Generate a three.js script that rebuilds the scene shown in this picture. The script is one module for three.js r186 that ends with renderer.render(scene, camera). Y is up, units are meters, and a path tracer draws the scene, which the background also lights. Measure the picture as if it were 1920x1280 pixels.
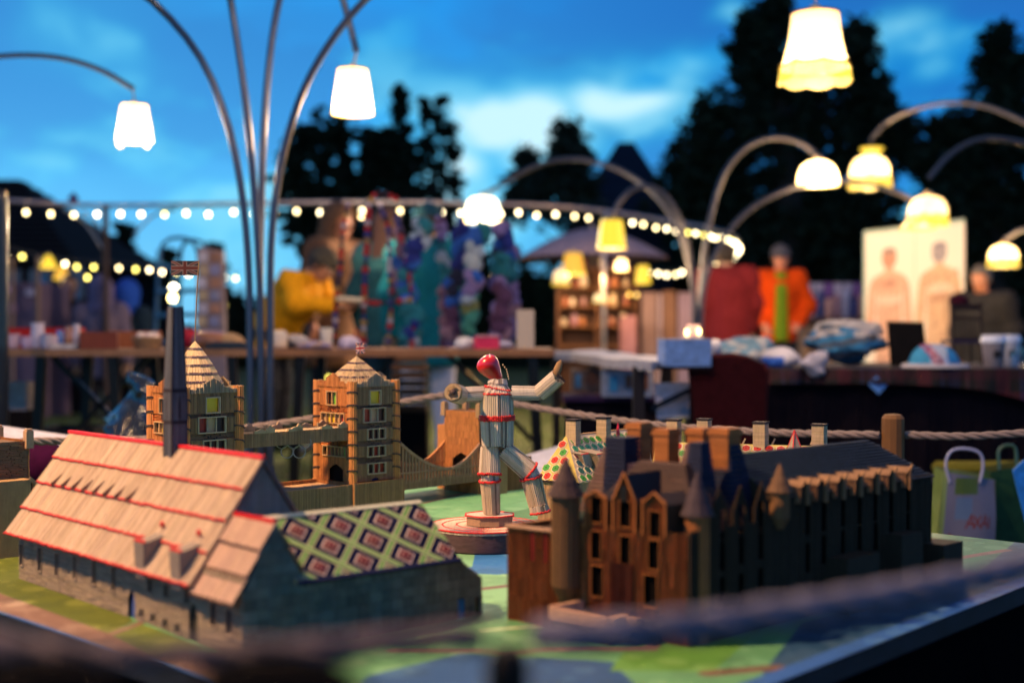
import * as THREE from 'three';

// ---------------------------------------------------------------- camera, sky, light, exposure
const scene = new THREE.Scene();
const CAM_Y = 0.84, PITCH = -Math.atan(20 / 2388.5);
const camera = new THREE.PerspectiveCamera(30, 1024 / 682, 0.05, 400);
camera.position.set(0, CAM_Y, 0);
camera.rotation.x = PITCH;
camera.focus = 2.2;
camera.userData.fStop = 2.3;
scene.add(camera);

function mulberry(a) { return () => { a = (a + 0x6d2b79f5) | 0; let t = Math.imul(a ^ (a >>> 15), 1 | a); t = (t + Math.imul(t ^ (t >>> 7), 61 | t)) ^ t; return ((t ^ (t >>> 14)) >>> 0) / 4294967296; }; }
const rnd = mulberry(20240611);
const rr = (a, b) => a + (b - a) * rnd();
const clamp = (x, a = 0, b = 1) => Math.min(b, Math.max(a, x));
const sstep = (a, b, x) => { const t = clamp((x - a) / (b - a)); return t * t * (3 - 2 * t); };
const mix = (a, b, t) => a + (b - a) * t;

// value noise in three dimensions
const PERM = new Uint8Array(512); { const r = mulberry(77), p = [...Array(256).keys()]; for (let i = 255; i > 0; i--) { const j = Math.floor(r() * (i + 1)); [p[i], p[j]] = [p[j], p[i]]; } for (let i = 0; i < 512; i++) PERM[i] = p[i & 255]; }
function vnoise(x, y, z) {
  const X = Math.floor(x), Y = Math.floor(y), Z = Math.floor(z), fx = x - X, fy = y - Y, fz = z - Z;
  const u = fx * fx * (3 - 2 * fx), v = fy * fy * (3 - 2 * fy), w = fz * fz * (3 - 2 * fz);
  const h = (i, j, k) => PERM[(PERM[(PERM[(X + i) & 255] + Y + j) & 255] + Z + k) & 255] / 255;
  return mix(mix(mix(h(0, 0, 0), h(1, 0, 0), u), mix(h(0, 1, 0), h(1, 1, 0), u), v), mix(mix(h(0, 0, 1), h(1, 0, 1), u), mix(h(0, 1, 1), h(1, 1, 1), u), v), w);
}
function fbm(x, y, z, n = 4) { let s = 0, a = 0.5, t = 0; for (let i = 0; i < n; i++) { s += a * vnoise(x, y, z); t += a; a *= 0.5; x = x * 2.03 + 7.1; y = y * 2.03 + 3.7; z = z * 2.03 + 1.3; } return s / t; }

// dusk sky: deep blue overhead, pale cyan towards the horizon, slate cloud banks with bright gaps between them
{
  // [azimuth to the right, elevation, widths, strength]: bright gaps above 0, dark banks below
  const CLOUDS = [[-0.8, 9.8, 3.0, 1.7, 1.15], [1.4, 8.4, 2.0, 1.5, 1.0], [-3.5, 5.5, 2.5, 2, 0.8], [6.5, 4, 4, 2, 0.55], [-2.3, 7, 1.6, 1.7, 0.9], [4.4, 10.6, 3.4, 1.4, 0.95], [7, 11, 2, 1, 0.6], [17, 11.9, 2.0, 1.1, 1.05], [8.4, 13.8, 1.0, 0.5, 0.5], [-1.6, 4.5, 2.6, 2, 0.8], [3.2, 5.4, 2, 1, 0.35], [-18, 12.5, 3, 1.6, 0.45],
    [-8, 13.4, 7, 1.6, -0.6], [-5, 10.2, 3, 1, -0.65], [1, 12.6, 5, 1.1, -0.6], [3.4, 9, 2.4, 0.8, -0.7], [4.5, 6.8, 4, 1.1, -0.75], [-21, 9, 2.4, 0.5, -0.3], [13, 15, 6, 1.4, -0.5], [-15, 10.6, 3, 1, -0.35], [40, 10, 14, 3, -0.6], [-45, 12, 16, 3, -0.6], [90, 9, 20, 3, -0.6], [150, 12, 25, 4, -0.6], [-110, 10, 22, 4, -0.6], [62, 6, 10, 2, 0.7], [-70, 7, 12, 2, 0.7], [120, 6, 12, 2, 0.6], [-150, 7, 14, 2, 0.7]];
  const W = 2048, H = 1024, data = new Float32Array(W * H * 4);
  for (let j = 0; j < H; j++) {
    const el = ((j + 0.5) / H - 0.5) * Math.PI, y = Math.sin(el), c = Math.cos(el);
    for (let i = 0; i < W; i++) {
      const az = ((i + 0.5) / W - 0.5) * 2 * Math.PI, x = Math.cos(az) * c, z = Math.sin(az) * c;
      const e = Math.max(0, el) * 180 / Math.PI;
      const side = sstep(0.34, -0.42, x / Math.max(c, 1e-4));            // the west, to the left, keeps more light
      const low = Math.exp(-e / mix(3.8, 11, side)), hi = sstep(17, 50, e);
      let r = mix(mix(0.001, 0.004, side), 0.26, Math.pow(low, 1.45)), g = mix(mix(0.16, 0.285, sstep(0, 0.45, side)), 0.74, low), b = mix(mix(0.64, 0.92, sstep(0, 0.45, side)), 1.06, low);
      r = mix(r, 0.17, hi); g = mix(g, 0.21, hi); b = mix(b, 0.30, hi);
      const wx = fbm(x * 7 + 4, y * 11, z * 7 + 2.2, 4) - 0.5, wy = fbm(x * 7 + 14, y * 11 + 3, z * 7 + 9.2, 4) - 0.5;
      const n1 = fbm(x * 5 + wx * 1.2 + 11.3, y * 11 + wy, z * 5 + 5.1, 5), n2 = fbm(x * 10 + 3.9, y * 20 + wx * 2, z * 10 + wy + 9.4, 5);
      let bank = sstep(mix(0.44, 0.3, hi), mix(0.66, 0.52, hi), n1) * (0.35 + 0.4 * sstep(3, 14, e)), gap = sstep(0.54, 0.74, n2) * 0.8 * Math.exp(-Math.pow((e - 7) / 6, 2)) * mix(1, 0.5, side);
      const az2 = Math.atan2(x, -z) * 57.3 + wx * 6.5, e2 = el * 57.3 + wy * 5.5;                // the larger cloud banks and the gaps between them
      for (const [ca, ce, ra, re, k] of CLOUDS) { const q = Math.exp(-Math.pow((az2 - ca) / ra, 2) - Math.pow((e2 - ce) / re, 2)); if (k > 0) gap = Math.max(gap, k * q * (0.15 + 1.25 * sstep(0.34, 0.66, n2))); else bank = Math.max(bank, -k * q * (0.35 + 1.1 * sstep(0.32, 0.68, n1))); }
      gap = clamp(gap); bank = clamp(bank) * (1 - gap * 0.6);
      const over = hi; r = mix(r, mix(0.02 + 0.08 * low, 0.20, over), bank); g = mix(g, mix(0.155 + 0.3 * low, 0.23, over), bank); b = mix(b, mix(0.52 + 0.4 * low, 0.31, over), bank);
      r = mix(r, 0.62, gap * gap); g = mix(g, 0.95, gap); b = mix(b, 1.08, gap);
      const o = (j * W + i) * 4;
      data[o] = r; data[o + 1] = g; data[o + 2] = b; data[o + 3] = 1;
    }
  }
  const sky = new THREE.DataTexture(data, W, H, THREE.RGBAFormat, THREE.FloatType);
  sky.mapping = THREE.EquirectangularReflectionMapping; sky.magFilter = THREE.LinearFilter; sky.minFilter = THREE.LinearFilter; sky.needsUpdate = true;
  scene.background = sky; scene.environment = sky;
}
const sun = new THREE.DirectionalLight(new THREE.Color(1.0, 0.78, 0.6), 0.03);      // last of the dusk light from the west
sun.position.set(-60, 14, -50); sun.castShadow = true; sun.shadow.radius = 40;
Object.assign(sun.shadow.camera, { left: -30, right: 30, top: 30, bottom: -30, near: 1, far: 200 });
scene.add(sun, sun.target); sun.target.position.set(0, 0, -8);
const renderer = new THREE.WebGLRenderer({ antialias: true });
renderer.toneMapping = THREE.LinearToneMapping;
renderer.toneMappingExposure = 1.0;
renderer.shadowMap.enabled = true;

// ---------------------------------------------------------------- helpers
const V3 = (x = 0, y = 0, z = 0) => new THREE.Vector3(x, y, z);
const F = 640 / Math.tan(Math.PI / 12);
const YB = 0.49;                                                                      // height of the display board
function dirOf(px, py) { const x = (px - 960) / F, y = (640 - py) / F; return V3(x, Math.sin(PITCH) + y * Math.cos(PITCH), -Math.cos(PITCH) + y * Math.sin(PITCH)); }
function at(px, py, d) { return dirOf(px, py).multiplyScalar(d).add(V3(0, CAM_Y, 0)); }     // the point at a depth along a line of sight
function onBoard(px, py, h = 0) { const d = dirOf(px, py); return at(px, py, (YB + h - CAM_Y) / d.y); }
const used = {};
function numbered(n) { if (used[n] === undefined) { used[n] = 0; return n; } used[n]++; return n + '_' + String(used[n]).padStart(3, '0'); }
function thing(name, label, category, pos = V3(), group) {
  const o = new THREE.Group(); o.name = numbered(name); o.position.copy(pos); scene.add(o);
  o.userData = { label, category }; if (group) o.userData.group = group;
  return o;
}
function offsetOf(p) { const v = V3(); for (let q = p; q && q !== scene; q = q.parent) v.add(q.position); return v; }

class G {                                                                              // collects faces in world metres, builds one mesh
  constructor() { this.p = []; this.n = []; this.c = []; this.u = []; }
  tri(a, b, c, col, na, nb, nc) {
    let n; if (!na) { n = V3().subVectors(b, a).cross(V3().subVectors(c, a)); if (n.lengthSq() < 1e-20) return this; n.normalize(); }
    const N = [na || n, nb || n, nc || n], P = [a, b, c], m = n || na;
    const ax = Math.abs(m.x), ay = Math.abs(m.y), az = Math.abs(m.z);
    for (let i = 0; i < 3; i++) {
      const q = P[i]; this.p.push(q.x, q.y, q.z); this.n.push(N[i].x, N[i].y, N[i].z); this.c.push(col[0], col[1], col[2]);
      if (ay >= ax && ay >= az) this.u.push(q.x, q.z); else if (ax >= az) this.u.push(q.z, q.y); else this.u.push(q.x, q.y);
    }
    return this;
  }
  poly(pts, col) { for (let i = 1; i + 1 < pts.length; i++) this.tri(pts[0], pts[i], pts[i + 1], col); return this; }
  hexa(b, t, col, capB = true, capT = true) {                                          // bottom ring b and top ring t, both counter-clockwise seen from above
    const n = b.length; for (let i = 0; i < n; i++) { const j = (i + 1) % n; this.poly([b[i], b[j], t[j], t[i]], col); }
    if (capT) this.poly(t, col); if (capB) this.poly([...b].reverse(), col); return this;
  }
  bar(a, b, w, t, side, col) {                                                         // square bar from a to b, w wide along side, t thick
    const d = V3().subVectors(b, a).normalize(), s = side.clone().addScaledVector(d, -side.dot(d)).normalize(), n = V3().crossVectors(d, s);
    const ring = (q) => [[-1, -1], [1, -1], [1, 1], [-1, 1]].map(([i, j]) => q.clone().addScaledVector(s, i * w / 2).addScaledVector(n, j * t / 2));
    return this.hexa(ring(a), ring(b), col);
  }
  box(cx, cy, cz, sx, sy, sz, col, yaw = 0) {
    const c = Math.cos(yaw), s = Math.sin(yaw), q = (x, y, z) => V3(cx + c * x + s * z, cy + y, cz - s * x + c * z), x = sx / 2, y = sy / 2, z = sz / 2;
    return this.hexa([q(-x, -y, z), q(x, -y, z), q(x, -y, -z), q(-x, -y, -z)], [q(-x, y, z), q(x, y, z), q(x, y, -z), q(-x, y, -z)], col);
  }
  geo(g, col, m) {
    g = g.index ? g.toNonIndexed() : g; if (m) { g = g.clone(); g.applyMatrix4(m); }
    const P = g.attributes.position, N = g.attributes.normal, U = g.attributes.uv;
    for (let i = 0; i < P.count; i++) {
      this.p.push(P.getX(i), P.getY(i), P.getZ(i)); this.n.push(N.getX(i), N.getY(i), N.getZ(i)); this.c.push(col[0], col[1], col[2]);
      U ? this.u.push(U.getX(i), U.getY(i)) : this.u.push(P.getX(i), P.getY(i));
    }
    return this;
  }
  tube(pts, r, col, seg = 24, rad = 8) { return this.geo(new THREE.TubeGeometry(new THREE.CatmullRomCurve3(pts, false, 'centripetal'), seg, r, rad), col); }
  ball(p, r, col, sy = 1, det = 10) { return this.geo(new THREE.SphereGeometry(r, det, Math.max(5, det * 0.7 | 0)), col, new THREE.Matrix4().makeScale(1, sy, 1).setPosition(p)); }
  lathe(p, prof, col, seg = 24) { return this.geo(new THREE.LatheGeometry(prof.map(([r, y]) => new THREE.Vector2(r, y)), seg), col, new THREE.Matrix4().makeTranslation(p.x, p.y, p.z)); }
  get empty() { return !this.p.length; }
  build(name, mat, parent = scene, extra) {
    const o = offsetOf(parent), P = new Float32Array(this.p); for (let i = 0; i < P.length; i += 3) { P[i] -= o.x; P[i + 1] -= o.y; P[i + 2] -= o.z; }
    const g = new THREE.BufferGeometry();
    g.setAttribute('position', new THREE.BufferAttribute(P, 3)); g.setAttribute('normal', new THREE.BufferAttribute(new Float32Array(this.n), 3));
    g.setAttribute('uv', new THREE.BufferAttribute(new Float32Array(this.u), 2)); g.setAttribute('color', new THREE.BufferAttribute(new Float32Array(this.c), 3));
    const m = new THREE.Mesh(g, mat); m.name = parent === scene ? numbered(name) : name; m.castShadow = m.receiveShadow = true;
    if (extra) Object.assign(m.userData, extra);
    parent.add(m); return m;
  }
}
function meshOf(name, geo, mat, parent, worldGeo = true) { const o = offsetOf(parent); if (worldGeo) geo.translate(-o.x, -o.y, -o.z); const m = new THREE.Mesh(geo, mat); m.name = name; m.castShadow = m.receiveShadow = true; parent.add(m); return m; }

// ---------------------------------------------------------------- textures and materials
function dataTex(n, f, srgb = false) {
  const d = new Uint8Array(n * n * 4); for (let j = 0; j < n; j++) for (let i = 0; i < n; i++) { const c = f(i / n, j / n), o = (j * n + i) * 4; for (let k = 0; k < 3; k++) d[o + k] = clamp(c[k] ?? c[0]) * 255; d[o + 3] = 255; }
  const t = new THREE.DataTexture(d, n, n); t.wrapS = t.wrapT = THREE.RepeatWrapping; t.magFilter = THREE.LinearFilter; t.minFilter = THREE.LinearMipmapLinearFilter; t.generateMipmaps = true; if (srgb) t.colorSpace = THREE.SRGBColorSpace; t.needsUpdate = true; return t;
}
const per = (f) => (u, v) => { const a = f(u, v), b = f(u - 1, v), c = f(u, v - 1), d = f(u - 1, v - 1); return mix(mix(a, b, u), mix(c, d, u), v); };   // tiles without a seam
const grainF = per((u, v) => fbm(u * 60, v * 7, 1.5, 4)), mottleF = per((u, v) => fbm(u * 14, v * 14, 8.8, 5)), fineF = per((u, v) => fbm(u * 70, v * 70, 4.2, 3));
const texGrain = dataTex(256, (u, v) => { const k = 0.72 + 0.5 * (grainF(u, v) - 0.5) + 0.35 * (mottleF(u, v) - 0.4); return [k, k, k]; });
const texMottle = dataTex(256, (u, v) => { const k = 0.78 + 0.9 * (mottleF(u, v) - 0.5); return [k, k, k]; });
const texFine = dataTex(256, (u, v) => { const k = fineF(u, v); return [k, k, k]; });
const texWeave = dataTex(128, (u, v) => { const a = Math.sin(u * Math.PI * 2 * 32), b = Math.sin(v * Math.PI * 2 * 32), k = 0.5 + 0.22 * (a * b) + 0.5 * (fineF(u, v) - 0.5); return [k, k, k]; });
function rep(t, s, s2 = s) { const c = t.clone(); c.repeat.set(s, s2); c.needsUpdate = true; return c; }
const T = { grain: rep(texGrain, 9), grainBig: rep(texGrain, 2.2), mottle: rep(texMottle, 4), mottleBig: rep(texMottle, 0.5), fine: rep(texFine, 12), fineBig: rep(texFine, 2), weave: rep(texWeave, 7) };
const std = (o) => new THREE.MeshStandardMaterial({ vertexColors: true, side: THREE.DoubleSide, ...o });
const phy = (o) => new THREE.MeshPhysicalMaterial({ vertexColors: true, side: THREE.DoubleSide, ...o });
const M = {
  match: phy({ specularIntensity: 0.35, roughness: 0.72, map: T.grain, bumpMap: T.grain, bumpScale: 0.0004 }),
  redHead: std({ roughness: 0.5, bumpMap: T.fine, bumpScale: 0.0004 }),
  gloss: phy({ roughness: 0.28, clearcoat: 0.6, clearcoatRoughness: 0.12 }),
  paint: phy({ specularIntensity: 0.5, roughness: 0.55, map: T.mottle }),
  wood: phy({ specularIntensity: 0.4, roughness: 0.65, map: T.grainBig, bumpMap: T.grainBig, bumpScale: 0.001 }),
  black: phy({ specularIntensity: 0.02, roughness: 1 }),
  cloth: phy({ specularIntensity: 0.2, roughness: 0.95, map: T.mottle, bumpMap: T.weave, bumpScale: 0.0012 }),
  skin: std({ roughness: 0.6 }),
  hair: std({ roughness: 0.7, bumpMap: T.fine, bumpScale: 0.002 }),
  metal: std({ roughness: 0.34, metalness: 0.85, bumpMap: T.fineBig, bumpScale: 0.0004 }),
  plastic: phy({ roughness: 0.3, clearcoat: 0.4 }),
  ceramic: phy({ roughness: 0.22, clearcoat: 0.5, clearcoatRoughness: 0.1 }),
  tile: phy({ specularIntensity: 0.1, roughness: 0.8 }),
  enamel: std({ roughness: 0.5 }),
  pole: std({ roughness: 0.4, metalness: 0.35, bumpMap: T.fineBig, bumpScale: 0.0004 }),
  matte: phy({ specularIntensity: 0.12, roughness: 0.9, map: T.mottle }),
  rope: std({ roughness: 0.9, map: T.fine, bumpMap: T.fine, bumpScale: 0.001 }),
  foil: phy({ roughness: 0.16, clearcoat: 1, clearcoatRoughness: 0.08, bumpMap: T.mottle, bumpScale: 0.01 }),
  leaf: phy({ specularIntensity: 0.25, roughness: 0.75 }),
  bark: std({ roughness: 0.95, map: T.grainBig, bumpMap: T.grainBig, bumpScale: 0.02 }),
  glass: new THREE.MeshPhysicalMaterial({ color: 0xffffff, transmission: 1, thickness: 0, roughness: 0.05, side: THREE.DoubleSide }),
};
const glow = (r, g, b) => new THREE.MeshStandardMaterial({ color: 0x332a18, roughness: 0.6, emissive: new THREE.Color().setRGB(r / Math.max(r, g, b), g / Math.max(r, g, b), b / Math.max(r, g, b)), emissiveIntensity: Math.max(r, g, b), side: THREE.DoubleSide });
function lamp(p, I, col = [1, 0.62, 0.28], size = 2) { const l = new THREE.PointLight(new THREE.Color(...col), I); l.position.copy(p); l.castShadow = true; l.shadow.radius = size; scene.add(l); return l; }

// colours (linear base colours)
const jit = (c, k = 0.12) => { const s = 1 + rr(-k, k); return [c[0] * s, c[1] * s * (1 + rr(-0.02, 0.02)), c[2] * s * (1 + rr(-0.05, 0.05))]; };
const CREAM = [0.70, 0.49, 0.30], HONEY = [0.58, 0.33, 0.15], TAN = [0.42, 0.27, 0.15], STRAW = [0.74, 0.58, 0.36], GREYW = [0.36, 0.29, 0.22], SOOT = [0.03, 0.022, 0.03];
const RED = [0.62, 0.010, 0.014], WHITE = [0.78, 0.74, 0.70];

// matches laid side by side on a plane: O corner, A across (la metres), B along; ranges(a) gives the spans along B; seg cuts the run into short lengths
function sticks(g, O, A, B, la, w, t, ranges, col, o = {}) {
  const N = V3().crossVectors(A, B).normalize(), n = Math.max(1, Math.round(la / w)), ww = la / n, tone = o.tone ?? 0.14;
  for (let i = 0; i < n; i++) {
    const a = (i + 0.5) * ww; let rs = ranges(a); if (!rs || !rs.length) continue; if (typeof rs[0] === 'number') rs = [rs];
    for (const [r0, r1] of rs) {
      let b = r0 + (o.seg ? 0 : 0); const end = r1;
      while (b < end - 1e-5) {
        let e = o.seg ? Math.min(end, b + o.seg * rr(0.75, 1.25)) : end; if (end - e < (o.seg || 0) * 0.3) e = end;
        const dt = t * (1 + rr(-0.25, 0.25)), c = jit(typeof col === 'function' ? col(a, (b + e) / 2) : col, tone);
        const q = (aa, bb, k) => O.clone().addScaledVector(A, aa).addScaledVector(B, bb).addScaledVector(N, k);
        const x0 = a - ww * 0.49, x1 = a + ww * 0.49, xm0 = a - ww * 0.22, xm1 = a + ww * 0.22, eg = o.seg ? 0.0003 : 0;
        const P = [[x0, 0], [xm0, dt], [xm1, dt], [x1, 0]];
        for (let k = 0; k < 3; k++) g.poly([q(P[k][0], b + eg, P[k][1]), q(P[k + 1][0], b + eg, P[k + 1][1]), q(P[k + 1][0], e - eg, P[k + 1][1]), q(P[k][0], e - eg, P[k][1])], c);
        g.poly([q(x0, b + eg, 0), q(x1, b + eg, 0), q(xm1, b + eg, dt), q(xm0, b + eg, dt)], c); g.poly([q(x0, e - eg, 0), q(xm0, e - eg, dt), q(xm1, e - eg, dt), q(x1, e - eg, 0)], c);
        b = e;
      }
    }
  }
}
// spans 0..h minus the holes that a column at a meets
const spans = (h, holes, a) => { let out = [[0, typeof h === 'function' ? h(a) : h]]; for (const q of holes) if (a > q[0] && a < q[1]) { const nx = []; for (const [s, e] of out) { const b0 = q[2], b1 = q[4] ? q[3] - (q[3] - q[2]) * 0.3 * Math.pow(Math.abs((a - (q[0] + q[1]) / 2) / ((q[1] - q[0]) / 2)), 1.5) : q[3]; if (b0 > s) nx.push([s, Math.min(e, b0)]); if (b1 < e) nx.push([Math.max(s, b1), e]); } out = nx.filter(([s, e]) => e > s); } return out; };
// a flat frame of four bars round a hole on a plane
function frame(g, O, A, B, N, q, w, t, col) {
  const P = (a, b) => O.clone().addScaledVector(A, a).addScaledVector(B, b).addScaledVector(N, t / 2);
  g.bar(P(q[0] - w / 2, q[2] - w), P(q[0] - w / 2, q[3] + w), w, t, A, jit(col)); g.bar(P(q[1] + w / 2, q[2] - w), P(q[1] + w / 2, q[3] + w), w, t, A, jit(col));
  g.bar(P(q[0], q[2] - w / 2), P(q[1], q[2] - w / 2), w, t, B, jit(col)); g.bar(P(q[0], q[3] + w / 2), P(q[1], q[3] + w / 2), w, t, B, jit(col));
}
function pane(O, A, B, N, q, back, col, mat, parent, name = 'window') {
  const g = new G(), P = (a, b) => O.clone().addScaledVector(A, a).addScaledVector(B, b).addScaledVector(N, -back);
  const N2 = N.clone().multiplyScalar(-0.002), r = [P(q[0], q[2]), P(q[1], q[2]), P(q[1], q[3]), P(q[0], q[3])];
  g.hexa(r.map((v) => v.clone().add(N2)), r, col); return g.build(name, mat || M.gloss, parent);
}
const UP = V3(0, 1, 0);
const onFace = (O, A, px, py) => {                                                    // where a line of sight meets the upright plane through O along A: [along, height above O]
  const d = dirOf(px, py), C = V3(0, CAM_Y, 0), n = V3().crossVectors(A, UP), t = n.dot(V3().subVectors(O, C)) / n.dot(d), P = C.addScaledVector(d, t).sub(O); return [P.dot(A) / A.lengthSq(), P.y];
};
// ---------------------------------------------------------------- ground
{
  const g = new THREE.PlaneGeometry(260, 260, 1, 1); g.rotateX(-Math.PI / 2);
  const uv = g.attributes.uv; for (let i = 0; i < uv.count; i++) uv.setXY(i, uv.getX(i) * 260, uv.getY(i) * 260);
  const map = dataTex(512, (u, v) => { const k = per((a, b) => fbm(a * 22, b * 22, 3.1, 5))(u, v), d = 0.35 + 0.8 * k; return [0.40 * d + 0.10 * (1 - k), 0.50 * d, 0.14 * d + 0.03]; }, true);
  const m = new THREE.MeshStandardMaterial({ map: rep(map, 0.35), bumpMap: rep(texFine, 1.5), bumpScale: 0.02, roughness: 0.95, color: 0xd8d8d8 });
  const o = new THREE.Mesh(g, m); o.name = 'lawn'; o.receiveShadow = true; o.userData = { kind: 'structure' }; scene.add(o);
  const b = new G(), col = [0.05, 0.085, 0.012];
  for (let i = 0; i < 9000; i++) {
    const z = -rr(6.5, 14), x = rr(-0.46, 0.46) * -z, h = rr(0.025, 0.07), a = rr(0, 6.28), w = 0.006, p = V3(x, 0, z), q = V3(Math.cos(a) * w, 0, Math.sin(a) * w);
    b.tri(p.clone().sub(q), p.clone().add(q), p.clone().add(V3(rr(-0.03, 0.03), h, rr(-0.03, 0.03))), jit(col, 0.35));
  }
  b.build('grass', M.leaf, scene, { kind: 'stuff', label: 'short green grass under and between the market tables' });
}

// ---------------------------------------------------------------- display table with a painted map on its top
const E1 = V3(0.676, 0, -0.737), E2 = V3(0.737, 0, 0.676), BO = V3(-0.633, YB, -1.574);
const bpt = (a, b, h = 0) => BO.clone().addScaledVector(E1, a).addScaledVector(E2, b).addScaledVector(UP, h);
const BX = [0, 1.385, -0.8, 0.87];
{
  const t = thing('display_table', 'low table with a painted green, blue and brown map top, carrying the matchstick models', 'display table', bpt(0.69, 0, -YB));
  const W = 1280, H = 1536, cv = document.createElement('canvas'); cv.width = W; cv.height = H; const x = cv.getContext('2d');
  const X = (a) => (a - BX[0]) / (BX[1] - BX[0]) * W, Y = (b) => (b - BX[2]) / (BX[3] - BX[2]) * H;
  const area = (c, pts) => { x.fillStyle = c; x.beginPath(); pts.forEach(([a, b], i) => (i ? x.lineTo(X(a), Y(b)) : x.moveTo(X(a), Y(b)))); x.closePath(); x.fill(); };
  const road = (c, w, pts) => { x.strokeStyle = c; x.lineWidth = w * W / 1.385; x.lineJoin = x.lineCap = 'round'; x.beginPath(); pts.forEach(([a, b], i) => (i ? x.lineTo(X(a), Y(b)) : x.moveTo(X(a), Y(b)))); x.stroke(); };
  x.fillStyle = '#4d8459'; x.fillRect(0, 0, W, H);
  area('#4e9160', [[0.3, -0.8], [0.75, -0.8], [0.9, -0.2], [0.3, 0.0]]); area('#6aa878', [[0.85, -0.6], [1.385, -0.7], [1.385, -0.2], [0.95, -0.1]]);
  area('#79b184', [[0.55, 0.05], [0.9, 0.0], [0.62, 0.42], [0.36, 0.44]]); area('#2d6a58', [[0.9, 0.5], [1.385, 0.35], [1.385, 0.87], [0.86, 0.87]]);
  area('#2a6fb4', [[0.56, 0.21], [0.62, 0.21], [0.72, 0.12], [0.78, 0.2], [0.72, 0.23], [0.64, 0.30], [0.6, 0.28]]);
  area('#0d3f74', [[0.33, 0.70], [0.245, 0.56], [0.12, 0.55], [0.02, 0.62], [0.02, 0.87], [0.2, 0.87], [0.27, 0.78]]);
  area('#0f3a5c', [[0.40, 0.84], [0.62, 0.76], [1.0, 0.80], [1.385, 0.72], [1.385, 0.87], [0.37, 0.87]]);  // the castle's shade is put into this blue and the teal area's colour
  area('#4d8030', [[0.3, 0.72], [0.5, 0.62], [0.62, 0.72], [0.37, 0.8]]);
  area('#4c580a', [[0.23, -0.47], [0.18, -0.15], [0.09, 0.157], [0.037, 0.192], [0.056, -0.12], [0.06, -0.5]]);
  area('#4a5c0c', [[0.037, 0.2], [0.088, 0.176], [0.075, 0.325], [0.02, 0.315]]);
  area('#6b5044', [[0.056, -0.8], [0.056, -0.12], [0.037, 0.192], [0.02, 0.317], [0.08, 0.351], [0.05, 0.46], [0.0, 0.6], [0.0, -0.8]]);
  road('#6b5044', 0.012, [[0.037, 0.196], [0.1, 0.166]]);
  road('#6e544e', 0.016, [[0.5, 0.33], [0.6, 0.36], [0.58, 0.6], [0.4, 0.7], [0.2, 0.5]]); road('#6e544e', 0.02, [[0.75, 0.3], [0.95, 0.5], [1.25, 0.62], [1.385, 0.5]]); road('#6a5058', 0.016, [[1.02, 0.87], [1.12, 0.7], [1.3, 0.74]]);
  road('#785c50', 0.014, [[0.4, -0.8], [0.8, -0.45], [1.05, -0.35], [1.385, -0.45]]); road('#6e544e', 0.02, [[0.8, -0.2], [1.0, -0.05], [1.2, 0.1], [1.385, 0.05]]);
  road('#5c4030', 0.02, [[0.36, 0.80], [0.43, 0.84], [0.4, 0.87]]); road('#c8cdb0', 0.006, [[0.34, 0.5], [0.45, 0.56], [0.55, 0.48]]);
  x.fillStyle = '#164c94'; x.fillRect(0, Y(0.845), W, H); x.fillRect(0, 0, X(0.005), H);
  for (let i = 0; i < 2600; i++) { const a = rnd(), b = rnd(), s = rnd(); x.fillStyle = s > 0.5 ? 'rgba(255,255,235,0.10)' : 'rgba(10,30,20,0.10)'; x.beginPath(); x.arc(a * W, b * H, 2 + 26 * rnd() * rnd(), 0, 7); x.fill(); }
  for (let i = 0; i < 2400; i++) { const a = rnd() * W, b = rnd() * H, s = rnd(), d = 12 + 70 * rnd(), th = rr(-0.5, 0.5) + (s > 0.5 ? 1.57 : 0); x.strokeStyle = s > 0.6 ? 'rgba(235,240,215,0.05)' : 'rgba(8,26,20,0.07)'; x.lineWidth = 1 + 7 * rnd() * rnd(); x.beginPath(); x.moveTo(a, b); x.lineTo(a + Math.cos(th) * d, b + Math.sin(th) * d); x.stroke(); }
  for (let i = 0; i < 70; i++) { x.strokeStyle = 'rgba(240,235,220,0.28)'; x.lineWidth = 1; const a = rnd() * W, b = rnd() * H; x.beginPath(); x.moveTo(a, b); x.lineTo(a + rr(-40, 40), b + rr(-40, 40)); x.stroke(); }
  const map = new THREE.CanvasTexture(cv); map.colorSpace = THREE.SRGBColorSpace; map.flipY = false;
  const top = new THREE.BufferGeometry(), P = [], U = [], I = [], NX = 24;
  for (let j = 0; j <= NX; j++) for (let i = 0; i <= NX; i++) { const q = bpt(mix(BX[0], BX[1], i / NX), mix(BX[2], BX[3], j / NX)); P.push(q.x, q.y, q.z); U.push(i / NX, j / NX); }
  for (let j = 0; j < NX; j++) for (let i = 0; i < NX; i++) { const k = j * (NX + 1) + i; I.push(k, k + NX + 1, k + 1, k + 1, k + NX + 1, k + NX + 2); }
  top.setAttribute('position', new THREE.Float32BufferAttribute(P, 3)); top.setAttribute('uv', new THREE.Float32BufferAttribute(U, 2)); top.setIndex(I); top.computeVertexNormals();
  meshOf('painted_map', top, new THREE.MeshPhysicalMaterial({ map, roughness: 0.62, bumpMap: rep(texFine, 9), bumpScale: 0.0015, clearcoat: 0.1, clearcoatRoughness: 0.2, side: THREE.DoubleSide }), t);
  const e = new G(), rim = [[BX[0], BX[2]], [BX[0], BX[3]], [BX[1], BX[3]], [BX[1], BX[2]]];
  e.hexa(rim.map(([a, b]) => bpt(a, b, -0.024)), rim.map(([a, b]) => bpt(a, b, -0.002)), [0.010, 0.016, 0.034]); e.build('tabletop', M.paint, t);
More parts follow.
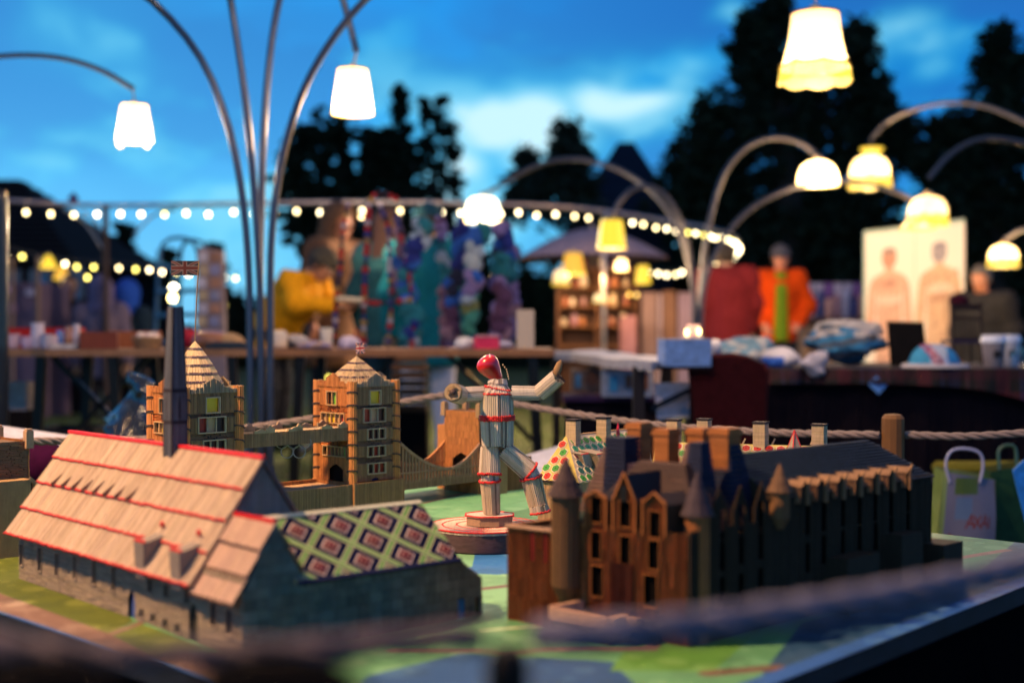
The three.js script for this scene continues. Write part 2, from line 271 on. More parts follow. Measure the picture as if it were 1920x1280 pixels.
  const s = new G(), ring = (k, h) => [[BX[0] + k, BX[2] + k], [BX[0] + k, BX[3] - k], [BX[1] - k, BX[3] - k], [BX[1] - k, BX[2] + k]].map(([a, b]) => bpt(a, b, h));
  const r0 = ring(0.02, -0.026), r1 = ring(-0.05, -YB + 0.005); for (let i = 0; i < 4; i++) { const j = (i + 1) % 4, n = 30; for (let k = 0; k < n; k++) { const w = (q) => Math.sin(q * 40) * 0.012 * (i % 2 ? 1 : 1), A = (q) => r0[i].clone().lerp(r0[j], q), B = (q) => r1[i].clone().lerp(r1[j], q).add(V3(w(q), 0, w(q + 0.3))); s.poly([B(k / n), B((k + 1) / n), A((k + 1) / n), A(k / n)], [0.002, 0.002, 0.003]); } }
  s.build('skirt', M.black, t);
}

// ---------------------------------------------------------------- rope barrier
const postG = (g, base, h, r, col) => { const n = 12; for (let i = 0; i < n; i++) { const a = i / n * 6.283, b = (i + 1) / n * 6.283, c = (q, y, k) => base.clone().add(V3(Math.cos(q) * r * k, y, Math.sin(q) * r * k)); g.poly([c(a, 0, 1), c(a, h - 0.008, 1), c(b, h - 0.008, 1), c(b, 0, 1)], jit(col, 0.06)); g.poly([c(a, h - 0.008, 1), c(a, h, 0.75), c(b, h, 0.75), c(b, h - 0.008, 1)], col); g.poly([base.clone().add(V3(0, h + 0.002, 0)), c(b, h, 0.75), c(a, h, 0.75)], col); } };
function twisted(name, label, pts, r, group, col = [0.56, 0.42, 0.38]) {
  const t = thing(name, label, 'rope', pts[0].clone(), group), cv = new THREE.CatmullRomCurve3(pts, false, 'centripetal'), n = Math.round(cv.getLength() / 0.006), fr = cv.computeFrenetFrames(n), g = new G();
  const S = []; for (let k = 0; k < 3; k++) { const q = []; for (let i = 0; i <= n; i++) { const p = cv.getPointAt(i / n), a = i * 0.42 + k * 2.094; q.push(p.addScaledVector(fr.normals[i], Math.cos(a) * r * 0.5).addScaledVector(fr.binormals[i], Math.sin(a) * r * 0.5)); } S.push(q); }
  for (const q of S) g.geo(new THREE.TubeGeometry(new THREE.CatmullRomCurve3(q), n, r * 0.56, 6), col);
  g.build('strand', M.rope, t); return t;
}
{
  const back = at(1675, 812, 2.66), bp = thing('rope_post', 'square-topped brown wooden post holding the far rope behind the castle model', 'post', V3(back.x, 0, back.z));
  { const g = new G(), top = at(1675, 777, 2.66).y; postG(g, V3(back.x, 0, back.z), top, 0.0235, [0.24, 0.11, 0.04]); g.build('shaft', M.wood, bp); }
  const near = at(952, 1195, 0.60), np = thing('rope_post', 'dark wooden post at the near corner of the display table, close to the viewer', 'post', V3(near.x, 0, near.z));
  { const g = new G(); postG(g, V3(near.x, 0, near.z), near.y - 0.004, 0.0105, [0.005, 0.004, 0.005]); g.build('shaft', M.wood, np); }
  const left = at(-420, 905, 2.2), right = at(2250, 985, 1.05);
  twisted('rope', 'pale rope sagging behind the models from the left to the brown post', [left, at(0, 832, 2.5), at(170, 827, 2.72), at(300, 822, 2.86), at(480, 800, 2.98), at(640, 776, 3.05), at(830, 742, 3.12), at(890, 742, 3.12), at(980, 760, 3.1), at(1120, 782, 3.0), at(1240, 797, 2.9), at(1450, 811, 2.76), at(1650, 815, 2.66)], 0.0085, 'ropes round the display table');
  twisted('rope', 'pale rope running level from the brown post to the right edge of the view', [at(1698, 815, 2.66), at(1800, 818, 2.62), at(1920, 812, 2.58), at(2200, 800, 2.5)], 0.0085, 'ropes round the display table');
  twisted('rope', 'thick blurred rope in the right foreground, crossing in front of the castle model', [near.clone().add(V3(0.012, 0, -0.004)), at(1100, 1190, 0.6), at(1280, 1174, 0.62), at(1500, 1144, 0.66), at(1700, 1110, 0.71), at(1920, 1064, 0.8), right], 0.0085, 'ropes round the display table', [0.42, 0.42, 0.66]);
  twisted('rope', 'thick blurred rope in the left foreground, sagging below the church model', [near.clone().add(V3(-0.012, 0, -0.004)), at(820, 1198, 0.6), at(640, 1214, 0.59), at(420, 1226, 0.585), at(200, 1228, 0.585), at(0, 1212, 0.59), at(-200, 1180, 0.6)], 0.0068, 'ropes round the display table', [0.36, 0.28, 0.36]);
}
// ---------------------------------------------------------------- roof helpers shared by the models
// rows of overlapping matches up a slope: O lower corner, A across, S up the slope, out a direction outwards; heads: colour of the match heads along each lower edge
function slopeRows(g, gh, O, A, S, la, rows, ls, w, col, headCol, out, o = {}) {
  const N = V3().crossVectors(A, S).normalize(); if (N.dot(out) < 0) N.negate();
  for (let k = 0; k < rows; k++) {
    const s0 = ls * k / rows, s1 = ls * (k + 1) / rows + (k < rows - 1 ? 0.002 : 0), lift = o.lift ?? 0.0035, len = s1 - s0;
    const L = O.clone().addScaledVector(S, s0).addScaledVector(N, lift), B = S.clone().multiplyScalar(len).addScaledVector(N, -lift * 0.8).divideScalar(len);
    const cl = o.clip ? (a) => o.clip(a, s0, s1, k) : () => [0, len];
    sticks(g, L, A, B, la, w, 0.0014, cl, col, { tone: o.tone ?? 0.12 });
    if (gh) for (let i = 0, n = Math.round(la / w); i < n; i++) { const a = (i + 0.5) * la / n, r = cl(a); if (!r || !r.length || (o.gap && o.gap(a, k))) continue; const r0 = typeof r[0] === 'number' ? r[0] : r[0][0]; if (r0 > len * 0.5) continue; gh.geo(new THREE.SphereGeometry(w * (o.hr ?? 0.72), 5, 4), jit(headCol, 0.2), new THREE.Matrix4().setPosition(L.clone().addScaledVector(A, a).addScaledVector(B, r0 + rr(-0.0014, 0.0012)).addScaledVector(N, 0.0006))); }
    // underlay closes the row's lower edge
    if (!o.clip) { const q = (a, b, n) => O.clone().addScaledVector(A, a).addScaledVector(S, b).addScaledVector(N, n); g.poly([q(0, s0, -0.002), q(la, s0, -0.002), q(la, s0, lift), q(0, s0, lift)], TAN); }
  }
}
// a pointed roof of stacked match rows on a regular plan
function pointedRoof(g, gd, c, r0, h0, h1, rows, sides, yaw, col, dark, o = {}) {
  const per = o.n ?? 9, bulge = o.bulge ?? 0;
  for (let k = 0; k < rows; k++) {
    const f0 = k / rows, f1 = Math.min(1, (k + 1) / rows + (k < rows - 1 ? 0.04 : 0)), R = (f) => r0 * (1 - f) * (1 + bulge * f) + (k < rows ? 0 : 0);
    for (let s = 0; s < sides; s++) {
      const a0 = yaw + s / sides * 6.28319, a1 = yaw + (s + 1) / sides * 6.28319, n = Math.max(3, Math.round(per * (1 - f0 * 0.75)));
      const P = (q, f, up) => { const r = R(f) + up, A = V3(Math.cos(a0) * r, 0, Math.sin(a0) * r), B = V3(Math.cos(a1) * r, 0, Math.sin(a1) * r); return A.lerp(B, q).add(c).add(V3(0, mix(h0, h1, f), 0)); };
      for (let i = 0; i < n; i++) {
        const q0 = i / n + 0.015, q1 = (i + 1) / n - 0.015, cc = jit(col, 0.14), l = o.lift ?? 0.002, e = rr(-0.02, 0.03) * (1 / rows);
        g.poly([P(q0, f0 + e, l), P(q0, f1, 0.0003), P(q1, f1, 0.0003), P(q1, f0 + e, l)], cc);
        if (gd) { const d = 0.16 / rows; gd.poly([P(q0, f0 - d * 0.5 + e, l + 0.0006), P(q0, f0 + d + e, l + 0.0006), P(q1, f0 + d + e, l + 0.0006), P(q1, f0 - d * 0.5 + e, l + 0.0006)], jit(dark, 0.3)); gd.poly([P(q0, f0 - d * 0.5 + e, l - 0.0016), P(q0, f0 - d * 0.5 + e, l + 0.0006), P(q1, f0 - d * 0.5 + e, l + 0.0006), P(q1, f0 - d * 0.5 + e, l - 0.0016)], dark); }
      }
    }
  }
  const m = sides, ring = (r, y) => [...Array(m)].map((_, s) => c.clone().add(V3(Math.cos(yaw - s / m * 6.28319) * r, y, Math.sin(yaw - s / m * 6.28319) * r)));
  g.poly(ring(r0 * 0.99, h0), TAN);
}
const spansH = (len, holes, h, lo = 0) => { let out = [[lo, len]]; for (const q of holes) if (h > q[2] && h < q[3]) { const shrink = q[4] ? Math.pow(clamp((h - q[2] - (q[3] - q[2]) * 0.6) / ((q[3] - q[2]) * 0.4)), 2) * 0.45 * (q[1] - q[0]) : 0, nx = []; for (const [s, e] of out) { if (q[0] + shrink > s) nx.push([s, Math.min(e, q[0] + shrink)]); if (q[1] - shrink < e) nx.push([Math.max(s, q[1] - shrink), e]); } out = nx.filter(([s, e]) => e > s + 1e-5); } return out; };

// ---------------------------------------------------------------- matchstick church
{
  const A0 = V3(-0.350, YB, -1.429), N = V3(-0.685, 0, -0.729), Mv = V3(0.77, 0, -0.64);
  const c = (n, m, h) => A0.clone().addScaledVector(N, n).addScaledVector(Mv, m).addScaledVector(UP, h);
  const outL = Mv.clone().negate(), outF = N.clone().negate(), nL = N.clone().negate();
  const t = thing('matchstick_church', 'model church of matches with a pale red-edged roof, slim dark spire and diamond-patterned annex', 'model church', A0.clone());
  const WALLC = [0.34, 0.27, 0.20], L = 0.505, XN = -0.09;
  // nave and transept walls
  const hw = (px, py, w, h, arch) => { const [a, y] = onFace(A0, N, px, py); return [a - w / 2, a + w / 2, y - h / 2, y + h / 2, arch]; };
  const holesL = [hw(42, 1040, 0.010, 0.03), hw(76, 1048, 0.010, 0.032), hw(108, 1058, 0.008, 0.03), hw(142, 1064, 0.008, 0.03), hw(178, 1073, 0.008, 0.03), hw(215, 1085, 0.008, 0.03), hw(283, 1098, 0.012, 0.016), hw(314, 1107, 0.011, 0.015),
    hw(267, 1149, 0.008, 0.010), hw(289, 1158, 0.009, 0.011), hw(312, 1168, 0.009, 0.011), hw(335, 1177, 0.009, 0.011), hw(353, 1118, 0.010, 0.016), hw(402, 1151, 0.012, 0.026), hw(432, 1166, 0.013, 0.027)];
  const doors = [hw(248, 1140, 0.018, 0.045, 1), hw(364, 1174, 0.019, 0.052, 1)];
  for (const d of doors) d[2] = 0;
  const allL = [...holesL, ...doors];
  const shift = (hs, s) => hs.map((q) => [q[0] + s, q[1] + s, q[2], q[3], q[4]]);
  {
    const g = new G();
    sticks(g, c(XN, 0, 0), UP, N, 0.0835, 0.0026, 0.0018, (h) => spansH(L - XN, shift(allL, -XN), h), WALLC, { seg: 0.02, tone: 0.2 });
    sticks(g, c(L, 0.152, 0), UP, nL, 0.0835, 0.0028, 0.0016, () => [0, L], WALLC, { seg: 0.03 });
    // end gables of the nave
    const gab = (a) => [0, 0.085 + (0.2 - 0.085) * (1 - Math.abs(a - 0.076) / 0.076)];
    sticks(g, c(0, 0, 0), Mv, UP, 0.152, 0.0026, 0.0016, (a) => [0, gab(a)[1] - 0.003], [0.36, 0.33, 0.32], { tone: 0.12 });
    sticks(g, c(L, 0, 0), Mv, UP, 0.152, 0.0026, 0.0016, (a) => [0, gab(a)[1] - 0.003], WALLC, { tone: 0.12 });
    g.build('nave_wall', M.match, t);
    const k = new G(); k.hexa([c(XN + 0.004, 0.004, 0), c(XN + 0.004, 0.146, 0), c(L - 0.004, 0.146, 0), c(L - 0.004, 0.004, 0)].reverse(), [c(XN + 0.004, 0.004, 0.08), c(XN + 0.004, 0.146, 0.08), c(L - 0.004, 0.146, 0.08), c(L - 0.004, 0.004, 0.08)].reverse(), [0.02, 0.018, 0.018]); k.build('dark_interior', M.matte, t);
  }
  for (const [i, d] of doors.entries()) { const g = new G(), P = (a, h) => c(a, 0.0025, h); g.hexa([P(d[0], 0), P(d[1], 0), c(d[1], 0.0035, 0), c(d[0], 0.0035, 0)], [P(d[0] + 0.003, d[3]), P(d[1] - 0.003, d[3]), c(d[1] - 0.003, 0.0035, d[3]), c(d[0] + 0.003, 0.0035, d[3])], i ? [0.02, 0.12, 0.05] : [0.05, 0.09, 0.3]); const m = g.build('door', M.paint, t); m.userData.label = i ? 'arched green door' : 'arched blue door'; }
  for (const q of holesL) { const g = new G(); frame(g, A0, N, UP, outL, q, 0.0016, 0.003, [0.30, 0.24, 0.19]); const w = g.build('window', M.match, t); pane(A0, N, UP, outL, q, 0.0012, [0.03, 0.03, 0.04], M.gloss, w, 'glass'); }
  // nave roof, left slope with red match heads along four rows, and the far slope
  const S = V3().addScaledVector(Mv, 0.09).addScaledVector(UP, 0.136), ls = S.length(); S.normalize();
  const roofO = c(L + 0.008, -0.014, 0.064), upL = V3().addScaledVector(outL, 0.8).addScaledVector(UP, 0.6);
  const RC = (a, b) => (vnoise(a * 260, b * 6, 4) > 0.45 ? [0.72, 0.55, 0.40] : [0.62, 0.46, 0.33]);
  const mkRow = (k) => {
    const g = new G(), gh = new G(), s0 = ls * k / 4, one = ls / 4;
    slopeRows(g, gh, roofO.clone().addScaledVector(S, s0), nL, S, L + 0.012, 1, one + 0.001, 0.0023, RC, RED, upL, { gap: (a) => k === 2 && a > 0.03 && a < 0.285 && (((a - 0.03) / 0.032) % 1) > 0.72, lift: 0.004 });
    const m = g.build('roof_course', M.match, t); gh.build('red_match_heads', M.redHead, m, { kind: 'stuff' });
    if (k === 2) for (let i = 0; i < 8; i++) {                                            // eight little roof vents
      const a = 0.03 + 0.032 * (i + 0.86), v = new G(), P = (aa, ss, up) => roofO.clone().addScaledVector(S, s0 + ss).addScaledVector(nL, aa).addScaledVector(upL, up);
      v.hexa([P(a - 0.005, -0.001, 0.006), P(a + 0.004, -0.001, 0.006), P(a + 0.003, 0.02, 0.003), P(a + 0.002, 0.02, 0.003)], [P(a - 0.004, -0.001, 0.0085), P(a + 0.006, -0.001, 0.0065), P(a + 0.004, 0.021, 0.0035), P(a + 0.003, 0.021, 0.0035)], [0.05, 0.012, 0.012]); v.build('roof_vent', M.match, t);
    }
  };
  for (let k = 0; k < 4; k++) mkRow(k);
  { const g = new G(), S2 = V3().addScaledVector(Mv, -0.09).addScaledVector(UP, 0.136).normalize(); slopeRows(g, null, c(-0.004, 0.166, 0.064), N, S2, L + 0.012, 4, ls, 0.0025, HONEY, RED, V3().addScaledVector(Mv, 1).addScaledVector(UP, 0.6)); g.build('far_roof_slope', M.match, t); }
  { const g = new G(); g.bar(c(-0.006, 0.076, 0.2035), c(L + 0.01, 0.076, 0.2035), 0.006, 0.004, Mv, RED); g.bar(c(-0.0055, -0.014, 0.0655), c(-0.0055, 0.076, 0.201), 0.003, 0.004, N, [0.16, 0.1, 0.08]); g.bar(c(-0.0055, 0.166, 0.0655), c(-0.0055, 0.076, 0.201), 0.003, 0.004, N, [0.12, 0.08, 0.08]); g.build('ridge_trim', M.redHead, t); }
  // box dormers low on the roof
  for (const n of [0.1127, 0.0265]) {
    const g = new G(), d = new G(); const b = [c(n - 0.010, -0.016, 0.058), c(n + 0.010, -0.016, 0.058), c(n + 0.010, 0.03, 0.11), c(n - 0.010, 0.03, 0.11)], tp = [c(n - 0.012, -0.018, 0.1), c(n + 0.012, -0.018, 0.1), c(n + 0.011, 0.03, 0.114), c(n - 0.011, 0.03, 0.114)];
    g.hexa(b.reverse(), tp.reverse(), [0.26, 0.22, 0.2]); const m = g.build('dormer', M.match, t);
    for (let i = 0; i < 5; i++) d.ball(c(n - 0.010 + i * 0.005, -0.016, 0.102), 0.0024, RED, 1, 6); d.ball(c(n, 0.012, 0.119), 0.003, RED, 1.4, 6); d.build('red_match_heads', M.redHead, m, { kind: 'stuff' });
  }
  // spire
  {
    const n = 0.2024, m = 0.076, ring = (r, h) => [c(n - r, m - r, h), c(n - r, m + r, h), c(n + r, m + r, h), c(n + r, m - r, h)];
    const bits = [[0.0098, 0.0098, 0.13, 0.236, [0.11, 0.11, 0.14]], [0.0104, 0.0100, 0.236, 0.272, [0.10, 0.11, 0.14]], [0.0098, 0.0056, 0.272, 0.381, [0.10, 0.115, 0.14]]];
    const g = new G();
    for (const [r0, r1, h0, h1, col] of bits) { g.hexa(ring(r0, h0), ring(r1, h1), col); const a = ring(r0 + 0.0004, h0), b = ring(r1 + 0.0004, h1); for (let i = 0; i < 4; i++) { const j = (i + 1) % 4; for (const f of [0.12, 0.34, 0.66, 0.88]) g.bar(a[i].clone().lerp(a[j], f), b[i].clone().lerp(b[j], f), 0.003, 0.0014, V3().subVectors(a[j], a[i]), jit([0.13, 0.14, 0.17], 0.2)); g.bar(a[i], b[i], 0.0022, 0.0022, V3().subVectors(a[j], a[i]), SOOT); } }
    const s = g.build('spire', M.match, t), d = new G();
    for (const h of [0.234, 0.274]) d.hexa(ring(0.0112, h - 0.0022), ring(0.0112, h + 0.0022), SOOT);
    for (const i of [0, 1, 2, 3]) { const a = ring(0.0111, 0.238), b = ring(0.0108, 0.27), j = (i + 1) % 4; d.tri(a[i].clone().lerp(a[j], 0.3), a[i].clone().lerp(a[j], 0.7), b[i].clone().lerp(b[j], 0.5), SOOT); d.tri(b[i], b[i].clone().lerp(b[j], 0.3), a[i].clone().lerp(a[j], 0.05), SOOT); d.tri(b[j], b[j].clone().lerp(b[i], 0.3), a[j].clone().lerp(a[i], 0.05), SOOT); }
    d.build('black_band', M.match, s);
  }
  // transept: low roof of three rows and the tall gable that rises in the plane of the annex wall
  {
    const S3 = V3().addScaledVector(Mv, 0.05).addScaledVector(UP, 0.083), l3 = S3.length(); S3.normalize();
    const g = new G(), gd = new G(); slopeRows(g, gd, c(-0.002, -0.012, 0.056), nL, S3, 0.090, 3, l3, 0.0024, [0.72, 0.50, 0.38], [0.10, 0.04, 0.03], upL, { lift: 0.003 });
    const S4 = V3().addScaledVector(Mv, -0.05).addScaledVector(UP, 0.083).normalize(); slopeRows(g, null, c(XN, 0.088, 0.056), N, S4, 0.090, 3, l3, 0.0024, HONEY, RED, V3().addScaledVector(Mv, 1).addScaledVector(UP, 0.5));
    g.bar(c(-0.002, 0.038, 0.142), c(XN, 0.038, 0.142), 0.004, 0.004, Mv, RED);
    const m = g.build('transept_roof', M.match, t); gd.build('dark_match_heads', M.redHead, m, { kind: 'stuff' });
    const TEAL = (a, b) => { const k = fbm(a * 60, b * 60, 2, 3); return [mix(0.10, 0.24, k), mix(0.16, 0.22, k), mix(0.17, 0.19, k)]; };
    const top = (a) => (a < 0.078 ? Math.max(0.066, 0.066 + (0.142 - 0.066) * (1 - Math.abs(a - 0.038) / 0.039)) : a < 0.288 ? 0.074 : mix(0.074, 0.046, (a - 0.288) / 0.037));
    const O = c(XN, 0, 0), q = (px, py, w, h) => { const [a, y] = onFace(O, Mv, px, py); return [a - w / 2, a + w / 2, y - h / 2, y + h / 2]; };
    const dr = q(864, 1147, 0.012, 0.030), wn = q(894, 1133, 0.010, 0.020), hs = [dr, wn], w = new G();
    for (let b = 0; b < 12; b++) sticks(w, O.clone().addScaledVector(UP, b * 0.012), Mv, UP, 0.325, 0.0026, 0.0018, (a) => { const tp = Math.min(0.0118, top(a) - b * 0.012); if (tp <= 0.001) return []; const mid = b * 0.012 + 0.006; for (const k of hs) if (a > k[0] && a < k[1] && mid > k[2] && mid < k[3]) return []; return [0.0002 + (Math.floor(a / 0.016) % 2) * 0.0003, tp]; }, (a, bb) => { const c0 = TEAL(a, bb + b * 0.012), f = sstep(0.17, 0.28, a), k = vnoise(Math.floor(a / 0.016) * 3.1, b * 2.7, 1) * 0.7 + 0.65; return [mix(c0[0], 0.30, f) * k, mix(c0[1], 0.20, f) * k, mix(c0[2], 0.14, f) * k]; }, { tone: 0.12 });
    sticks(w, c(0.05, 0.325, 0), UP, nL, 0.046, 0.0026, 0.0018, () => [0, 0.14], [0.3, 0.2, 0.14], { seg: 0.02 });
    const bk = [c(XN + 0.003, 0.002, 0), c(XN + 0.003, 0.323, 0), c(0.05, 0.323, 0), c(0.05, 0.002, 0)], bt = [c(XN + 0.003, 0.002, 0.06), c(XN + 0.003, 0.323, 0.045), c(0.05, 0.323, 0.045), c(0.05, 0.002, 0.06)];
    w.hexa(bk, bt, [0.03, 0.028, 0.026]); w.poly([c(XN, 0.286, 0.073), c(XN, 0.325, 0.046), c(0.05, 0.325, 0.046), c(0.05, 0.286, 0.073)], [0.22, 0.14, 0.10]);
    w.poly([c(XN, 0.286, 0.07), c(-0.02, 0.286, 0.133), c(0.05, 0.286, 0.07)], [0.2, 0.13, 0.09]);
    w.build('annex_wall', M.match, t);
    { const g2 = new G(), P = (a, h, b) => c(XN - b, a, h); g2.hexa([P(dr[0], dr[2], -0.002), P(dr[1], dr[2], -0.002), P(dr[1], dr[2], -0.001), P(dr[0], dr[2], -0.001)], [P(dr[0], dr[3], -0.002), P(dr[1], dr[3], -0.002), P(dr[1], dr[3], -0.001), P(dr[0], dr[3], -0.001)], [0.04, 0.16, 0.32]); g2.build('door', M.paint, t).userData.label = 'small blue door'; }
    { const g2 = new G(); frame(g2, O, Mv, UP, outF, wn, 0.0014, 0.003, [0.32, 0.22, 0.16]); const wm = g2.build('window', M.match, t); pane(O, Mv, UP, outF, wn, 0.001, [0.02, 0.015, 0.015], M.gloss, wm, 'glass'); }
    // diamond roof of the annex
    const S5 = V3().addScaledVector(N, 0.076).addScaledVector(UP, 0.062), l5 = S5.length(); S5.normalize();
    const D0 = c(XN - 0.006, 0, 0.072), N5 = V3().crossVectors(Mv, S5).normalize(); if (N5.dot(outF) < 0) N5.negate();
    const P = (a, s, n = 0) => D0.clone().addScaledVector(Mv, a).addScaledVector(S5, s).addScaledVector(N5, n), a0 = 0.062, a1 = 0.287;
    const base = new G(); base.hexa([P(a0, 0, -0.003), P(a1, 0, -0.003), P(a1, l5, -0.003), P(a0, l5, -0.003)], [P(a0, 0, 0), P(a1, 0, 0), P(a1, l5, 0), P(a0, l5, 0)], [0.30, 0.28, 0.17]);
    base.bar(P(a0, -0.001, 0.002), P(a1, -0.001, 0.002), 0.004, 0.004, N5, [0.012, 0.016, 0.06]); base.bar(P(a0, l5, 0.001), P(a1, l5, 0.001), 0.005, 0.004, S5, [0.5, 0.5, 0.4]);
    const S6 = V3().addScaledVector(N, -0.076).addScaledVector(UP, 0.062).normalize(); slopeRows(base, null, c(0.056, a1, 0.072), Mv.clone().negate(), S6, a1 - a0, 3, l5, 0.0025, HONEY, RED, V3().addScaledVector(N, 1).addScaledVector(UP, 0.5));
    const lat = base.build('annex_roof', M.tile, t), da = 0.0588, ds = 0.0285, lg = new G();
    const bar2 = (p, q, col, n) => { let [x0, y0] = p, [x1, y1] = q, t0 = 0, t1 = 1; for (const [pp, qq] of [[-(x1 - x0), x0 - a0], [x1 - x0, a1 - x0], [-(y1 - y0), y0], [y1 - y0, l5 - y0]]) { if (Math.abs(pp) < 1e-9) { if (qq < 0) return; } else { const r = qq / pp; if (pp < 0) t0 = Math.max(t0, r); else t1 = Math.min(t1, r); } } if (t0 >= t1) return; const L0 = P(mix(x0, x1, t0), mix(y0, y1, t0), n), L1 = P(mix(x0, x1, t1), mix(y0, y1, t1), n); lg.bar(L0, L1, 0.0015, 0.0012, V3().crossVectors(N5, V3().subVectors(L1, L0)), col); };
    const c0 = onFace(c(XN, 0, 0), Mv, 593, 1068)[0] + 0.008;
    for (let i = -6; i < 10; i++) for (const sg of [-1, 1]) for (const [o2, cl] of [[-0.0032, [0.40, 0.38, 0.27]], [-0.0016, [0.09, 0.24, 0.06]], [0, [0.08, 0.22, 0.055]], [0.0016, [0.09, 0.24, 0.06]], [0.0032, [0.40, 0.38, 0.27]]]) { const x = c0 + da * (i + 0.5) + o2 * 1.4, s = 0.017; bar2([x - sg * da, s - 2 * ds], [x + sg * 3 * da, s + 6 * ds], jit(cl, 0.1), sg > 0 ? 0.0008 : 0.0014); }
    lg.build('lattice_strips', M.tile, lat, { kind: 'stuff' });
    for (let r = 0; r < 4; r++) for (let i = -3; i < 6; i++) {
      const ca = c0 + da * (i + (r % 2 ? 0.5 : 0)), cs = 0.017 + ds * r; if (ca < a0 + 0.004 || ca > a1 + 0.01 || cs > l5 + 0.012) continue;
      const g3 = new G(), layers = [[1, [0.002, 0.003, 0.025]], [0.55, [0.46, 0.36, 0.34]], [0.44, [0.06, 0.003, 0.014]], [0.26, [0.3, 0.17, 0.16]], [0.17, [0.09, 0.003, 0.016]]];
      layers.forEach(([k, col], li) => { const hx = 0.0248 * k, hs = 0.0240 * k, n0 = 0.0012 + li * 0.0006; let pts = [[ca - hx, cs], [ca, cs - hs], [ca + hx, cs], [ca, cs + hs]]; const cut = []; const clipS = (ps, f, mk) => { const o3 = []; for (let z = 0; z < ps.length; z++) { const A = ps[z], B = ps[(z + 1) % ps.length], fa = f(A), fb = f(B); if (fa >= 0) o3.push(A); if (fa * fb < 0) { const tt = fa / (fa - fb); o3.push([mix(A[0], B[0], tt), mix(A[1], B[1], tt)]); } } return o3; }; pts = clipS(pts, (p) => p[1] - 0.001); pts = clipS(pts, (p) => l5 - p[1]); pts = clipS(pts, (p) => a1 - p[0]); pts = clipS(pts, (p) => p[0] - a0); if (pts.length > 2) g3.hexa(pts.map(([a, s]) => P(a, s, 0.0002)), pts.map(([a, s]) => P(a, s, n0)), jit(col, 0.12)); });
      if (!g3.empty) g3.build('tile', M.tile, lat);
    }
  }
}
// ---------------------------------------------------------------- matchstick bridge with two towers
function unionFlag(name, parent, O, A, B, w, h, sway = 0, shadeTint = 0xffffff) {
  const cv = document.createElement('canvas'); cv.width = 240; cv.height = 120; const x = cv.getContext('2d');
  x.fillStyle = '#141f4c'; x.fillRect(0, 0, 240, 120);
  const ln = (c, lw, a, b, d, e) => { x.strokeStyle = c; x.lineWidth = lw; x.beginPath(); x.moveTo(a, b); x.lineTo(d, e); x.stroke(); };
  ln('#b8aeb0', 24, 0, 0, 240, 120); ln('#b8aeb0', 24, 0, 120, 240, 0); ln('#8c1424', 9, 0, 0, 240, 120); ln('#8c1424', 9, 0, 120, 240, 0);
  ln('#b8aeb0', 40, 120, 0, 120, 120); ln('#b8aeb0', 40, 0, 60, 240, 60); ln('#8c1424', 24, 120, 0, 120, 120); ln('#8c1424', 24, 0, 60, 240, 60);
  const tx = new THREE.CanvasTexture(cv); tx.colorSpace = THREE.SRGBColorSpace;
  const N = V3().crossVectors(A, B).normalize(), P = [], U = [], I = [], n = 10, th = 0.0006;
  for (const side of [1, -1]) { const b0 = P.length / 3; for (let i = 0; i <= n; i++) for (let j = 0; j <= 1; j++) { const q = O.clone().addScaledVector(A, w * i / n).addScaledVector(B, h * j).addScaledVector(N, sway * Math.sin(i / n * 5) + side * th); P.push(q.x, q.y, q.z); U.push(i / n, j); } for (let i = 0; i < n; i++) { const k = b0 + i * 2; side > 0 ? I.push(k, k + 2, k + 1, k + 1, k + 2, k + 3) : I.push(k, k + 1, k + 2, k + 1, k + 3, k + 2); } }
  const g = new THREE.BufferGeometry(); g.setAttribute('position', new THREE.Float32BufferAttribute(P, 3)); g.setAttribute('uv', new THREE.Float32BufferAttribute(U, 2)); g.setIndex(I); g.computeVertexNormals();
  return meshOf(name, g, new THREE.MeshStandardMaterial({ map: tx, color: shadeTint, roughness: 0.8, side: THREE.DoubleSide }), parent);
}
